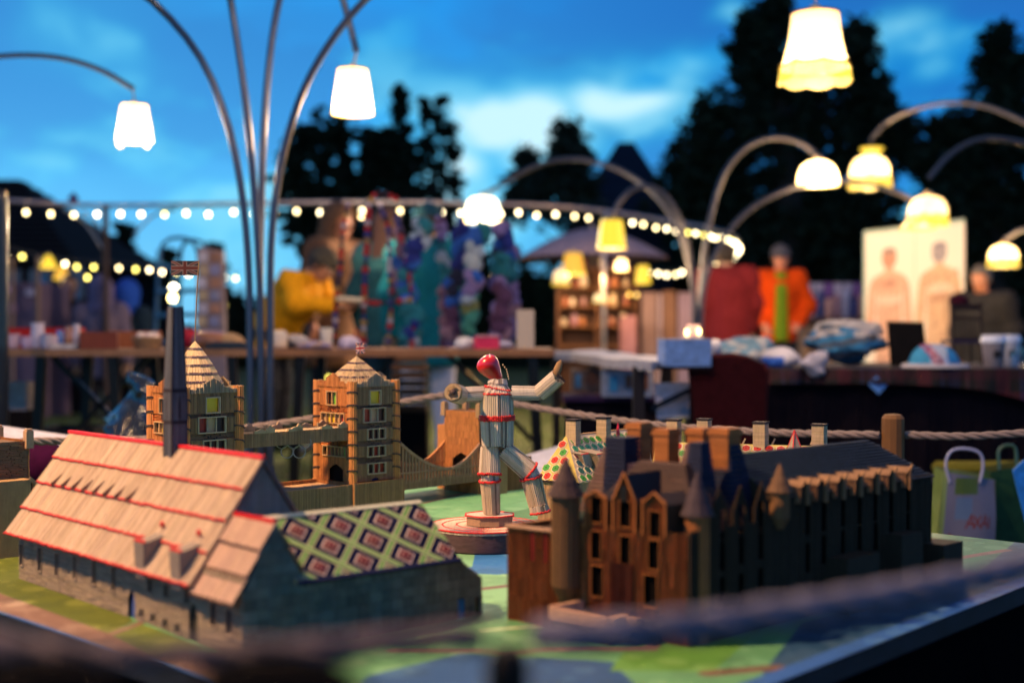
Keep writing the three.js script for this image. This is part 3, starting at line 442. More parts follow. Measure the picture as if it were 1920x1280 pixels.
{
  const C2 = V3(-0.3115, YB, -2.48), U = V3(0.70, 0, -0.714), V = V3(0.714, 0, 0.70), S = 0.11, TD = 0.37, nU = U.clone().negate(), nV = V.clone().negate();
  const b = (u, v, h) => C2.clone().addScaledVector(U, u).addScaledVector(V, v).addScaledVector(UP, h);
  const t = thing('matchstick_bridge', 'model suspension bridge of matches with two square towers, high walkway and little flags', 'model bridge', C2.clone());
  const zh = (zy) => 0.35 - (20 + zy / 4) * 2.5 / 2388.5, WC = [0.68, 0.27, 0.09], W_SHADE = [0.44, 0.25, 0.14], PC = [0.68, 0.28, 0.10];  // lit faces get the orange wood, shaded faces the duller: light in the colour
  const YEL = [0.75, 0.55, 0.03], GRN = [0.18, 0.5, 0.05], REDP = [0.35, 0.03, 0.02], DK = [0.03, 0.012, 0.014], PLN = [0.5, 0.33, 0.19], WHT = [0.6, 0.6, 0.62];
  const quad = (g, u0, u1, v0, v1, h0, h1, col) => g.hexa([b(u0, v1, h0), b(u1, v1, h0), b(u1, v0, h0), b(u0, v0, h0)], [b(u0, v1, h1), b(u1, v1, h1), b(u1, v0, h1), b(u0, v0, h1)], col);
  function tower(uo, apex, rows, pxName) {
    const H0 = 0.054, H1 = 0.246;
    const g = new G(); const tw = new G();
    const rz = (zx) => (zx - 405) / 320 * S, lz = (zx) => (zx - 135) / 265 * S;
    // holes on the right face (along U) and the left face (along V, from the back post to the front post)
    const RH = [[[525, 600, 375, 470], [YEL]], [[480, 635, 508, 604], [REDP, PLN, DK]], [[508, 634, 664, 734], [DK, DK, DK]], [[508, 634, 794, 864], [DK, REDP, DK]], [[510, 635, 924, 994], [DK, REDP, REDP]]].map(([q, p]) => [[rz(q[0]), rz(q[1]), zh(q[3]), zh(q[2])], p]);
    const LH = [[[222, 294, 382, 476], [DK, GRN]], [[180, 352, 545, 612], [PLN, YEL, YEL, PLN, REDP]], [[185, 362, 690, 738], [PLN, WHT, WHT, PLN, YEL]], [[192, 364, 796, 860], [DK, REDP, DK, REDP, PLN, GRN]]].map(([q, p]) => [[lz(q[0]), lz(q[1]), zh(q[3]), zh(q[2])], p]);
    const arch = [lz(232), lz(338), H0, zh(925), 1], door = [rz(545), rz(592), H0, zh(1030), 1];
    const bandsR = [[478, 506], [610, 655], [742, 788], [868, 918]].map(([a, c]) => [zh(c), zh(a)]), bandsL = [[485, 538], [745, 788]].map(([a, c]) => [zh(c), zh(a)]);
    const RO = b(uo, 0.001, 0), LO = b(uo - 0.001, -S, 0);
    const cut = (bands, holes) => [...holes.map((x) => x[0]), ...bands.map(([a, c]) => [-1, 9, a, c])];
    sticks(g, RO.clone().addScaledVector(UP, H0), U, UP, S, 0.0026, 0.0022, (a) => spans(H1 - H0, [...cut(bandsR, RH), door].map((q) => [q[0], q[1], q[2] - H0, q[3] - H0, q[4]]), a), W_SHADE, { tone: 0.22 });
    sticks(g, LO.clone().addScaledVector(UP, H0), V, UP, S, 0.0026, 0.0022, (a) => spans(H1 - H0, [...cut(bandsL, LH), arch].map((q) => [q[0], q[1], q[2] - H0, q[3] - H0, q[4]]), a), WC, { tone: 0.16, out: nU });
    sticks(g, b(uo + S + 0.001, 0, 0).addScaledVector(UP, H0), nV, UP, S, 0.003, 0.002, () => [0, H1 - H0], W_SHADE); sticks(g, b(uo + S, -S - 0.001, H0), nU, UP, S, 0.003, 0.002, () => [0, H1 - H0], W_SHADE);
    for (const [h0, h1] of bandsR) sticks(g, b(uo, 0.0015, h0), UP, U, h1 - h0, 0.0027, 0.0026, () => [0.006, S - 0.006], [0.42, 0.25, 0.16], { seg: 0.034, tone: 0.2 });
    for (const [h0, h1] of bandsL) sticks(g, b(uo - 0.0015, -S, h0), UP, V, h1 - h0, 0.0027, 0.0026, () => [0.006, S - 0.006], WC, { seg: 0.034, tone: 0.16 });
    const m = g.build('tower', M.match, t);
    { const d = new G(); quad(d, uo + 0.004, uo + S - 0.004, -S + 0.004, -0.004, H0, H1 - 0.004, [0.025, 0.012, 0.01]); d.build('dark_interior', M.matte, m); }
    const head = new G(); for (const [h0, h1] of bandsR) for (let i = 0; i < 9; i++) head.ball(b(uo + S / 2 + (i % 2 ? 0.004 : -0.003) + (i % 3) * 0.012 - 0.014, 0.0042, mix(h0, h1, i / 8)), 0.0016, SOOT, 1, 5); for (const [h0, h1] of bandsL) for (let i = 0; i < 9; i++) head.ball(b(uo - 0.0042, -S / 2 + (i % 3) * 0.014 - 0.014, mix(h0, h1, i / 8)), 0.0016, [0.07, 0.02, 0.015], 1, 5); head.build('dark_match_heads', M.redHead, m, { kind: 'stuff' });
    // windows: frame with its panes behind
    const win = (O, A, out, list, col) => { for (const [q, ps] of list) { const f = new G(); frame(f, O, A, UP, out, q, 0.0022, 0.0052, col); const n = ps.length, w = (q[1] - q[0]) / n; for (let i = 1; i < n; i++) f.bar(O.clone().addScaledVector(A, q[0] + w * i).addScaledVector(UP, q[2]).addScaledVector(out, 0.0018), O.clone().addScaledVector(A, q[0] + w * i).addScaledVector(UP, q[3]).addScaledVector(out, 0.0018), 0.0022, 0.004, A, jit(col)); f.build('window_frame', M.match, m); const p = new G(); ps.forEach((c, i) => { const r = [[q[0] + w * i, q[2]], [q[0] + w * (i + 1), q[2]], [q[0] + w * (i + 1), q[3]], [q[0] + w * i, q[3]]].map(([a, h]) => O.clone().addScaledVector(A, a).addScaledVector(UP, h).addScaledVector(out, -0.002)); p.hexa(r.map((v) => v.clone().addScaledVector(out, -0.001)), r, c === PLN ? jit(PLN) : c); }); p.build('window_pane', c0gloss, m); } };
    win(RO, U, V, RH, [0.50, 0.38, 0.27]); win(LO, V, nU, LH, [0.6, 0.36, 0.18]);
    { const d = new G(); const r = [[door[0], H0], [door[1], H0], [door[1], door[3]], [door[0], door[3]]].map(([a, h]) => RO.clone().addScaledVector(U, a).addScaledVector(UP, h).addScaledVector(V, -0.0015)); d.hexa(r.map((v) => v.clone().addScaledVector(V, -0.001)), r, [0.015, 0.02, 0.12]); d.build('door', M.paint, m); }
    // corner posts with spiralling dark bands
    for (const [du, dv] of [[0, 0], [S, 0], [0, -S], [S, -S]]) {
      const p = new G(), c = b(uo + du, dv, 0), r = 0.0092, n = 14, top = 0.2515;
      for (let i = 0; i < n; i++) { const a0 = i / n * 6.283, a1 = (i + 0.9) / n * 6.283, am = (a0 + a1) / 2, q = (a, k, h) => c.clone().add(V3(Math.cos(a) * r * k, h, Math.sin(a) * r * k)); const tp = top + rr(-0.001, 0.001), cc = jit(PC, 0.14); for (const [x, y, k0, k1] of [[a0, am, 0.95, 1.03], [am, a1, 1.03, 0.95]]) p.poly([q(x, k0, 0.05), q(x, k0, tp), q(y, k1, tp), q(y, k1, 0.05)], cc); p.tri(c.clone().add(V3(0, top - 0.0005, 0)), q(a1, 0.95, tp), q(a0, 0.95, tp), jit(CREAM)); }
      const pm = p.build('corner_post', M.match, m); void pm;
      const s = new G(); for (let k = 0; k < 7; k++) for (let i = 0; i < 14; i++) { const f = i / 14, a = f * 6.283 + k, h = 0.075 + k * 0.0255 + Math.sin(a) * 0.0035; s.geo(new THREE.BoxGeometry(0.0022, 0.0024, 0.0052), SOOT, new THREE.Matrix4().makeRotationY(-a).setPosition(c.clone().add(V3(Math.cos(a) * (r + 0.0006), h, Math.sin(a) * (r + 0.0006))))); } s.build('dark_match_heads', M.redHead, m, { kind: 'stuff' });
    }
    // parapet gables and pointed roof
    for (const [O, A, out, col] of [[b(uo, 0.003, H1), U, V, [0.45, 0.35, 0.27]], [b(uo - 0.003, -S, H1), V, nU, PC], [b(uo + S + 0.003, 0, H1), nV, U, [0.5, 0.36, 0.22]], [b(uo + S, -S - 0.003, H1), nU, nV, W_SHADE]]) { const p = new G(); const pr = (a) => { const d = Math.abs(a - S / 2); return d < 0.015 ? 0.021 - d * 0.5 : d < 0.022 ? 0.012 : d < 0.036 ? 0.005 : 0.0015; }; sticks(p, O.clone().addScaledVector(UP, -0.006), A, UP, S, 0.0028, 0.003, (a) => [0, 0.006 + pr(a)], col); sticks(p, O.clone().addScaledVector(UP, -0.006).addScaledVector(A, S), A.clone().negate(), UP, S, 0.0028, 0.001, (a) => [0, 0.006 + pr(a)], col); p.build('parapet', M.match, m); }
    const rf = new G(), rd = new G(), cc = b(uo + S / 2, -S / 2, 0); pointedRoof(rf, rd, cc, apex > 0.31 ? 0.055 : 0.066, H1 - 0.002, apex, rows, apex > 0.31 ? 12 : 4, apex > 0.31 ? 0 : Math.PI / 4 - Math.atan2(0.714, 0.70), [0.68, 0.50, 0.30], [0.05, 0.025, 0.05], { n: apex > 0.31 ? 5 : 16, lift: 0.0013, bulge: apex > 0.31 ? 0.35 : 0.12 });
    const rm = rf.build('pointed_roof', M.match, m); void rm; rd.build('dark_match_heads', M.redHead, m, { kind: 'stuff' });
    const ped = new G(); quad(ped, uo - 0.002, uo + S + 0.014, -S - 0.012, 0.010, 0, 0.05, [0.05, 0.03, 0.02]); sticks(ped, b(uo - 0.004, 0.011, 0), U, UP, S + 0.018, 0.0024, 0.0014, () => [0, 0.0535], [0.42, 0.24, 0.13], { tone: 0.18 }); sticks(ped, b(uo - 0.004, -S - 0.012, 0), V, UP, S + 0.023, 0.0024, 0.0014, () => [0, 0.0535], [0.66, 0.28, 0.10]); sticks(ped, b(uo - 0.004, -S - 0.012, 0.0515), U, V, S + 0.018, 0.003, 0.001, () => [0, S + 0.023], WC); ped.build('pedestal', M.match, t);
    return cc;
  }
  const c0gloss = M.gloss;
  const k2 = tower(0, 0.299, 4), k1 = tower(-TD, 0.332, 6);
  { // flags
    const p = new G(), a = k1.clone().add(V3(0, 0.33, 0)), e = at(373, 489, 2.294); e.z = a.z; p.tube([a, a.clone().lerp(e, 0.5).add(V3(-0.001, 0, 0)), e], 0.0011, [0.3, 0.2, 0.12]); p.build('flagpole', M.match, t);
    unionFlag('flag', t, V3(e.x - 0.05, e.y - 0.026, e.z + 0.001), V3(1, 0, 0), UP, 0.05, 0.026, 0.0015, 0x77707c);  // tint puts the shaded side of this flag into its colour
    const q = new G(), a2 = k2.clone().add(V3(0, 0.297, 0)); q.tube([a2, a2.clone().add(V3(0, 0.015, 0)), a2.clone().add(V3(0, 0.03, 0))], 0.0009, [0.4, 0.3, 0.2]); q.build('flagpole', M.match, t);
    unionFlag('flag', t, a2.clone().add(V3(-0.001, 0.007, 0.001)), V3(0.98, 0.05, 0.1), V3(-0.05, 1, 0), 0.018, 0.021, 0.001);
  }
  { // high walkway
    const g = new G(), u0 = -TD + S - 0.006, u1 = -0.009; quad(g, u0, u1, -0.07, -0.004, 0.14, 0.161, [0.12, 0.07, 0.05]);
    sticks(g, b(u0, -0.003, 0.137), U, UP, u1 - u0, 0.0026, 0.0014, () => [0, 0.026], [0.42, 0.25, 0.15], { tone: 0.2 }); sticks(g, b(u1, -0.071, 0.137), nU, UP, u1 - u0, 0.0026, 0.0014, () => [0, 0.026], W_SHADE);
    sticks(g, b(u0, -0.07, 0.1615), U, V, u1 - u0, 0.003, 0.0008, () => [0, 0.066], [0.6, 0.44, 0.28]);
    const m = g.build('walkway', M.match, t);
    for (const [u, w, h] of [[-0.21, 0.03, 0.008], [-0.19, 0.02, 0.014], [-0.135, 0.03, 0.008], [-0.125, 0.016, 0.014], [-0.06, 0.026, 0.009], [-0.02, 0.026, 0.012]]) for (const v of [-0.004, -0.069]) { const p = new G(); const k = (du, hh, dv) => b(u + du, v + dv, 0.162 + hh); p.hexa([k(-w / 2, 0, 0.003), k(w / 2, 0, 0.003), k(w / 2, 0, -0.001), k(-w / 2, 0, -0.001)], [k(-w / 2, h * 0.6, 0.003), k(w / 2, h * 0.6, 0.003), k(w / 2, h * 0.6, -0.001), k(-w / 2, h * 0.6, -0.001)], jit([0.5, 0.36, 0.22])); p.hexa([k(-w * 0.3, h * 0.6, 0.003), k(w * 0.3, h * 0.6, 0.003), k(w * 0.3, h * 0.6, -0.001), k(-w * 0.3, h * 0.6, -0.001)], [k(-w * 0.05, h, 0.003), k(w * 0.05, h, 0.003), k(w * 0.05, h, -0.001), k(-w * 0.05, h, -0.001)], jit([0.55, 0.38, 0.24])); p.build('walkway_gable', M.match, m); }
  }
  for (const [px, py] of [[528, 829], [550, 829], [571, 829], [538, 847], [561, 847]]) { const g = new G(), p = at(px, py, 2.41); g.geo(new THREE.TorusGeometry(0.0115, 0.0011, 6, 28), [0.35, 0.34, 0.38], new THREE.Matrix4().makeRotationY(0.35 + rr(-0.1, 0.1)).setPosition(p)); g.build('ring', M.metal, t); }
  { const g = new G(); for (const px of [533, 555, 568]) g.bar(at(px, 818, 2.41), at(px, 812, 2.41).add(V3(0, 0.006, 0)), 0.0005, 0.0005, U, SOOT); g.build('hanging_thread', M.matte, t); }
  // deck between and beyond the towers
  const deck = (u0, u1) => { const g = new G(); quad(g, u0, u1, -S + 0.002, 0.006, 0.026, 0.046, [0.10, 0.06, 0.04]); sticks(g, b(u0, 0.007, 0.012), U, UP, u1 - u0, 0.0025, 0.0014, () => [0, 0.04], [0.42, 0.25, 0.15], { tone: 0.2 }); sticks(g, b(u0, -S + 0.004, 0.012), U, UP, u1 - u0, 0.0025, 0.0014, () => [0, 0.042], PC); sticks(g, b(u0, -S + 0.002, 0.0465), U, V, u1 - u0, 0.003, 0.0008, () => [0, S + 0.003], [0.56, 0.35, 0.2]); g.build('deck', M.match, t); };
  deck(-TD + S + 0.014, -0.005);
  const span = (u0, u1, chord) => {
    const g = new G(); quad(g, u0, u1, -S + 0.002, 0.0, 0.030, 0.040, [0.14, 0.08, 0.05]); sticks(g, b(u0, 0.001, 0.028), U, UP, u1 - u0, 0.0028, 0.0016, () => [0, 0.019], [0.42, 0.25, 0.15], { tone: 0.16 }); sticks(g, b(u0, -S + 0.001, 0.028), U, UP, u1 - u0, 0.0028, 0.0016, () => [0, 0.019], PC); sticks(g, b(u0, -S + 0.002, 0.0405), U, V, u1 - u0, 0.003, 0.0008, () => [0, S - 0.002], WC);
    const m = g.build('deck', M.match, t);
    for (const [v, col] of [[0.001, [0.42, 0.25, 0.15]], [-S + 0.001, [0.66, 0.28, 0.10]]]) {
      const p = new G(), n = Math.round((u1 - u0) / 0.0085); for (let i = 0; i <= n; i++) { const u = u0 + (u1 - u0) * i / n; p.bar(b(u, v, 0.04), b(u, v, chord((u - u0) / (u1 - u0)) - 0.001), 0.0052, 0.0024, U, jit(col, 0.15)); }
      const pts = [...Array(25)].map((_, i) => b(mix(u0, u1, i / 24), v, chord(i / 24))); for (let i = 0; i < 24; i++) p.bar(pts[i], pts[i + 1].clone().addScaledVector(U, 0.0008), 0.0052, 0.0056, V, jit([col[0] * 1.15, col[1] * 1.15, col[2] * 1.2], 0.08)); p.bar(b(u0, v + 0.0015, 0.062), b(u1, v + 0.0015, 0.062), 0.0016, 0.003, V, jit(col)); p.build('suspension_rail', M.match, m);
    }
  };
  span(S + 0.01, S + 0.235, (f) => 0.062 + 0.062 * Math.pow(clamp((0.62 - f) / 0.62), 1.8) + 0.045 * Math.pow(clamp((f - 0.62) / 0.38), 1.7));
  span(-0.65, -TD - 0.01, (f) => 0.062 + 0.062 * Math.pow(clamp((f - 0.35) / 0.65), 1.8) + 0.055 * Math.pow(clamp((0.35 - f) / 0.35), 1.7));
  const abut = (ua, ub, dirFace) => {
    const g = new G(), hole = [0.028, 0.082, 0.04, 0.085, 1], H = 0.176;
    quad(g, ua + 0.003, ub - 0.003, -S + 0.003, -0.003, 0.1, H - 0.003, [0.2, 0.12, 0.07]);
    for (const [O, A] of [[b(ua, -S, 0), V], [b(ub, 0, 0), nV]]) for (let r = 0; r < 12; r++) sticks(g, O.clone().addScaledVector(UP, r * 0.0147), r % 2 ? A : A, UP, S, 0.0027, 0.0018, (a) => spans(0.0145, [hole].map((q) => [q[0], q[1], q[2] - r * 0.0147, q[3] - r * 0.0147, q[4]]), a), (a) => jit([0.68, 0.30, 0.11], vnoise(Math.floor(a / 0.016) * 7.3, r * 3.3, 2) * 0.3), { tone: 0.08 });
    for (const [O, A] of [[b(ua, 0, 0), U], [b(ub, -S, 0), nU]]) sticks(g, O, UP, A, H, 0.0027, 0.0018, () => [0, ub - ua], [0.42, 0.24, 0.13], { seg: 0.02, tone: 0.18 });
    const m = g.build('abutment', M.match, t);
    for (const [u, v] of [[ua, 0], [ub, 0], [ua, -S], [ub, -S]]) { const p = new G(); quad(p, u - 0.006, u + 0.006, v - 0.006, v + 0.006, H - 0.012, H + 0.016, jit([0.5, 0.32, 0.18])); quad(p, u - 0.0045, u + 0.0045, v - 0.0045, v + 0.0045, H + 0.016, H + 0.019, jit([0.5, 0.32, 0.18])); p.build('turret', M.match, m); }
    for (const [v0, v1, h, cc] of [[-S - 0.034, -S - 0.002, 0.142, PC], [0.004, 0.03, 0.118, [0.46, 0.28, 0.14]]]) { const w = new G(); quad(w, ua + 0.01, ub - 0.01, v0, v1, 0, h, cc); w.build('side_wing', M.match, t); }
    const r = new G(); const e = dirFace > 0 ? [ub + 0.001, ub + 0.09] : [ua - 0.09, ua - 0.001]; sticks(r, b(e[0], 0.006, 0), U, UP, e[1] - e[0], 0.0027, 0.0016, () => [0, 0.072], [0.38, 0.2, 0.09]); quad(r, e[0], e[1], -S, 0.003, 0, 0.07, [0.2, 0.12, 0.07]); r.build('ramp', M.match, t);
  };
  abut(S + 0.235, S + 0.30, 1); abut(-0.72, -0.65, -1);
}
// ---------------------------------------------------------------- jointed matchstick figure with a red match head, on a round base
// a bundle of matches between two points: an n-sided prism whose faces are separate sticks; up fixes the roll, rx and ry the half-widths at each end
function bundle(g, p0, p1, r0, r1, up, col, o = {}) {
  const d = V3().subVectors(p1, p0).normalize(), s = up.clone().addScaledVector(d, -up.dot(d)).normalize(), n = V3().crossVectors(d, s), N = o.n ?? 30, sq = o.square ?? 0.5;
  const rad = (a) => { const m = Math.max(Math.abs(Math.cos(a)), Math.abs(Math.sin(a)), 0.7071 * (Math.abs(Math.cos(a)) + Math.abs(Math.sin(a)))); return mix(1, 1 / m, sq); };
  const P = (a, end, k) => { const r = end ? r1 : r0, q = end ? p1 : p0, rr0 = rad(a) * k; return q.clone().addScaledVector(n, Math.cos(a) * r[0] * rr0).addScaledVector(s, Math.sin(a) * r[1] * rr0); };
  for (let i = 0; i < N; i++) {
    const a0 = i / N * 6.28319, a1 = (i + 1) / N * 6.28319, am = (a0 + a1) / 2, c = jit(rnd() < 0.12 ? [col[0] * 0.45, col[1] * 0.42, col[2] * 0.4] : col, 0.2), e0 = rr(-0.0015, 0.0015), e1 = rr(-0.0015, 0.0015), off = (q, e) => q.addScaledVector(d, e);
    const q = [P(a0, 0, 0.965), P(am, 0, 1.02), P(a1, 0, 0.965), P(a0, 1, 0.965), P(am, 1, 1.02), P(a1, 1, 0.965)].map((v, k) => off(v, k < 3 ? e0 : e1));
    g.poly([q[0], q[1], q[4], q[3]], c); g.poly([q[1], q[2], q[5], q[4]], c);
    g.tri(q[0], off(p0.clone(), e0 * 0.3), q[2], jit(o.cap0 || col, 0.12)); g.tri(q[3], q[5], off(p1.clone(), e1 * 0.3), jit(o.cap1 || col, 0.12));
  }
}
function headBand(g, c, d, up, r, n, rad, col = RED) { d = d.clone().normalize(); const s = up.clone().addScaledVector(d, -up.dot(d)).normalize(), m = V3().crossVectors(d, s); for (let i = 0; i < n; i++) { const a = i / n * 6.283; g.ball(c.clone().addScaledVector(m, Math.cos(a) * r[0]).addScaledVector(s, Math.sin(a) * r[1]).addScaledVector(d, rr(-0.0008, 0.0008)), rad * rr(0.85, 1.15), jit(col, 0.25), 1.1, 6); } }
{
  const D = 2.07, P = (px, py, dz = 0) => at(px, py, D - dz), k = D / 2388.5, Z = V3(0, 0, 1), X = V3(1, 0, 0), W = [0.66, 0.55, 0.45], WW = [0.62, 0.56, 0.52];
  const base = onBoard(908, 985, 0.033), t = thing('matchstick_figure', 'white matchstick man with a shiny red match head, arms spread, striding on a round base', 'model figure', V3(base.x, YB, base.z));
  // round base
  {
    const g = new G(), gh = new G(), R = 0.087, c = V3(base.x, YB, base.z);
    g.lathe(c, [[0.001, 0], [R * 0.97, 0], [R, 0.003], [R, 0.030], [R * 0.985, 0.033], [0.001, 0.033]], [0.10, 0.055, 0.07], 64); g.build('base_drum', M.paint, t);
    const top = new G(); for (const [r0, r1, n] of [[0.012, 0.045, 70], [0.045, 0.068, 130], [0.068, 0.088, 200]]) for (let i = 0; i < n; i++) { const a = i / n * 6.283, b = (i + 0.92) / n * 6.283, am = (a + b) / 2, q = (x, r, h) => c.clone().add(V3(Math.cos(x) * r, h, Math.sin(x) * r)), cc = jit([0.74, 0.60, 0.52], 0.14), e = rr(-0.001, 0.001); top.poly([q(a, r0, 0.0335), q(am, r0, 0.0352), q(am, r1 + e, 0.0352), q(a, r1 + e, 0.0335)].reverse(), cc); top.poly([q(am, r0, 0.0352), q(b, r0, 0.0335), q(b, r1 + e, 0.0335), q(am, r1 + e, 0.0352)].reverse(), cc); gh.ball(q(am, r1 + e, 0.0342), 0.0018, jit(RED, 0.2), 1, 5); if (r1 > 0.08) top.poly([q(a, r1 + e, 0.030), q(a, r1 + e, 0.0345), q(b, r1 + e, 0.0345), q(b, r1 + e, 0.030)], cc); }
    const m = top.build('base_top', M.match, t); gh.build('red_match_heads', M.redHead, m, { kind: 'stuff' });
    const pl = new G(), ph = new G(), pc = V3(at(918, 985, D).x, 0, base.z + 0.004), ring = (r, h) => [...Array(8)].map((_, i) => V3(pc.x + Math.cos(-i / 8 * 6.283 + 0.39) * r, YB + h, pc.z + Math.sin(-i / 8 * 6.283 + 0.39) * r * 0.85));
    pl.hexa(ring(0.040, 0.036), ring(0.040, 0.050), [0.46, 0.30, 0.20]); const u = ring(0.042, 0.0515); pl.hexa(ring(0.043, 0.050), u, [0.72, 0.6, 0.52]); const pm = pl.build('plinth', M.match, t);
    for (let i = 0; i < 8; i++) for (let j = 0; j < 14; j++) ph.ball(u[i].clone().lerp(u[(i + 1) % 8], j / 14), 0.0016, jit(RED, 0.2), 1, 5); ph.build('red_match_heads', M.redHead, pm, { kind: 'stuff' });
  }
  const part = (name, f, heads) => { const g = new G(); f(g); const m = g.build(name, M.match, t); if (heads) { const h = new G(); heads(h); h.build('red_match_heads', M.redHead, m, { kind: 'stuff' }); } return m; };
  const y2 = (dx, dy, dz) => V3(dx, dy, dz);
  // torso: chest, waist band, belly, collar
  const tx = 932, c1 = P(tx, 736, 0), c2 = P(tx, 783, 0), c3 = P(tx + 1, 836, 0), yaw = V3(0.42, 0, 0.9).normalize();
  part('chest', (g) => { bundle(g, c2, c1, [29.5 * k, 27 * k], [29 * k, 25 * k], yaw, W, { n: 44, square: 0.85 }); bundle(g, P(tx, 737), P(tx + 1, 718), [30 * k, 26 * k], [15 * k, 14 * k], yaw, [0.74, 0.62, 0.55], { n: 36, square: 0.3 }); bundle(g, P(tx + 1, 719), P(tx + 2, 710), [19 * k, 17 * k], [15 * k, 14 * k], yaw, [0.74, 0.64, 0.58], { n: 30, square: 0.4 }); },
    (h) => { headBand(h, P(tx, 738), UP, yaw, [29 * k, 26 * k], 46, 0.0018); headBand(h, P(tx + 1, 728), V3(0.2, 1, 0), yaw, [24 * k, 22 * k], 34, 0.0016); });
  part('belly', (g) => { bundle(g, c3, c2, [28 * k, 25 * k], [30 * k, 27 * k], yaw, W, { n: 44, square: 0.85 }); }, (h) => { for (let j = 0; j < 3; j++) headBand(h, P(tx, 780 + j * 3), UP, yaw, [32.5 * k, 29.5 * k], 52, 0.0020); });
  part('hip_joint', (g) => bundle(g, P(912, 838), P(955, 838), [10 * k, 10 * k], [10 * k, 10 * k], UP, [0.25, 0.16, 0.1], { n: 14, square: 0 }));
  // head
  { const g = new G(), a = P(935, 712), b = P(906, 672), ax = V3().subVectors(b, a), L = ax.length(); const prof = [[0.001, -0.06], [0.17, 0.0], [0.24, 0.16], [0.34, 0.40], [0.415, 0.62], [0.42, 0.78], [0.36, 0.92], [0.22, 1.02], [0.001, 1.06]].map(([r, y]) => new THREE.Vector2(r * L * 1.02, y * L)); const sp = new THREE.SplineCurve(prof), lg = new THREE.LatheGeometry(sp.getPoints(40), 40); const q = new THREE.Quaternion().setFromUnitVectors(UP, ax.clone().normalize()); g.geo(lg, [0.46, 0.006, 0.012], new THREE.Matrix4().compose(a, q, V3(1, 1, 1))); g.build('head', M.gloss, t); }
  { const g = new G(); for (let i = 0; i < 7; i++) g.ball(P(936 + i * 0.1 - i * 1.0, 710 - i * 4.4, 0.0).add(V3(0.0105 - i * 0.0001 + (i > 4 ? -0.002 * (i - 4) : 0) + 0.005, 0, 0.004)), 0.0011, [0.75, 0.6, 0.4], 1.5, 5); g.build('match_seam', M.match, t); }
  // arms
  const arm = (s, e, w, ru, rf0, rf1) => { part('upper_arm', (g) => bundle(g, s, e, ru, ru, UP, WW, { n: 30, square: 0.6 })); return part('forearm', (g) => bundle(g, e, w, rf0, rf1, UP, W, { n: 30, square: 0.7, cap1: [0.5, 0.36, 0.22] })); };
  const lf = arm(P(906, 738, 0.0), P(862, 740, 0.012), P(850, 736, 0.062), [15 * k, 14 * k], [17 * k, 17 * k], [17 * k, 17 * k]);
  { const g = new G(), c = P(849, 735, 0.066), r = 14 * k; const cn = [...Array(6)].map((_, i) => c.clone().add(V3(Math.cos(i * 1.047 + 0.3) * r, Math.sin(i * 1.047 + 0.3) * r, 0))); for (let i = 0; i < 6; i++) g.bar(cn[i], cn[(i + 1) % 6], 0.003, 0.003, Z, jit(CREAM)); g.build('wrist_ring', M.match, lf); const d = new G(); d.ball(c, 6 * k, [0.12, 0.08, 0.08], 1, 12); d.build('wrist_stub', M.match, lf); }
  const rf = arm(P(960, 736, 0.0), P(1012, 737, 0.004), P(1046, 707, 0.02), [13.5 * k, 13 * k], [16 * k, 15 * k], [15 * k, 15 * k]); void rf;
  { const g = new G(), a = P(1041, 706, 0.02), b = P(1052, 674, 0.016); const ax = V3().subVectors(b, a), L = ax.length(), lg = new THREE.LatheGeometry([[0.001, 0], [0.16, 0.02], [0.23, 0.4], [0.17, 0.8], [0.001, 1]].map(([r, y]) => new THREE.Vector2(r * L, y * L)), 14); g.geo(lg, [0.36, 0.21, 0.1], new THREE.Matrix4().compose(a, new THREE.Quaternion().setFromUnitVectors(UP, ax.clone().normalize()), V3(1, 1, 0.7))); g.build('thumb', M.wood, t); }
  { const g = new G(); for (const [x, y] of [[1049, 704], [1054, 708], [1058, 712]]) g.bar(P(x - 4, y - 2, 0.03), P(x + 2, y + 4, 0.03), 0.003, 0.004, Z, SOOT); g.build('finger_tips', M.match, t); }
  // legs
  const leg = (hp, kn, an, r, up) => { const d = V3().subVectors(kn, hp), d2 = V3().subVectors(an, kn).normalize();
    part('thigh', (g) => bundle(g, kn, hp, r[0], r[1], up, W, { n: 34, square: 0.75, cap0: [0.74, 0.66, 0.6] }), (h) => headBand(h, kn, d, up, [r[0][0] * 1.1, r[0][1] * 1.1], 40, 0.0019));
    part('shin', (g) => bundle(g, an, kn.clone().addScaledVector(d2, 0.009), r[2], r[3], up, [0.62, 0.48, 0.36], { n: 34, square: 0.75, cap1: [0.74, 0.66, 0.6] }), (h) => headBand(h, kn.clone().addScaledVector(d2, 0.0105), d2, up, [r[3][0] * 1.1, r[3][1] * 1.1], 40, 0.0019)); };
  leg(P(919, 838, 0), P(918, 889, 0.006), P(922, 962, 0.0), [[19.5 * k, 19 * k], [17.5 * k, 18 * k], [15.5 * k, 15 * k], [18 * k, 18 * k]], yaw);
  leg(P(944, 842, 0), P(993, 884, -0.004), P(1010, 952, -0.006), [[19 * k, 19 * k], [17 * k, 17 * k], [17 * k, 16 * k], [19 * k, 18 * k]], yaw);
  part('knee_joint', (g) => bundle(g, P(918, 889, 0.006), P(919, 902, 0.006), [16 * k, 15 * k], [16 * k, 15 * k], yaw, [0.7, 0.62, 0.56], { n: 20, square: 0.3 }));
  part('knee_joint', (g) => bundle(g, P(991, 882, -0.004), P(998, 895, -0.004), [16 * k, 15 * k], [16 * k, 15 * k], yaw, [0.7, 0.62, 0.56], { n: 20, square: 0.3 }));
  part('foot', (g) => bundle(g, P(922, 973, 0), P(922, 960, 0), [13 * k, 12 * k], [13 * k, 12 * k], yaw, [0.5, 0.32, 0.2], { n: 18, square: 0.2 }));
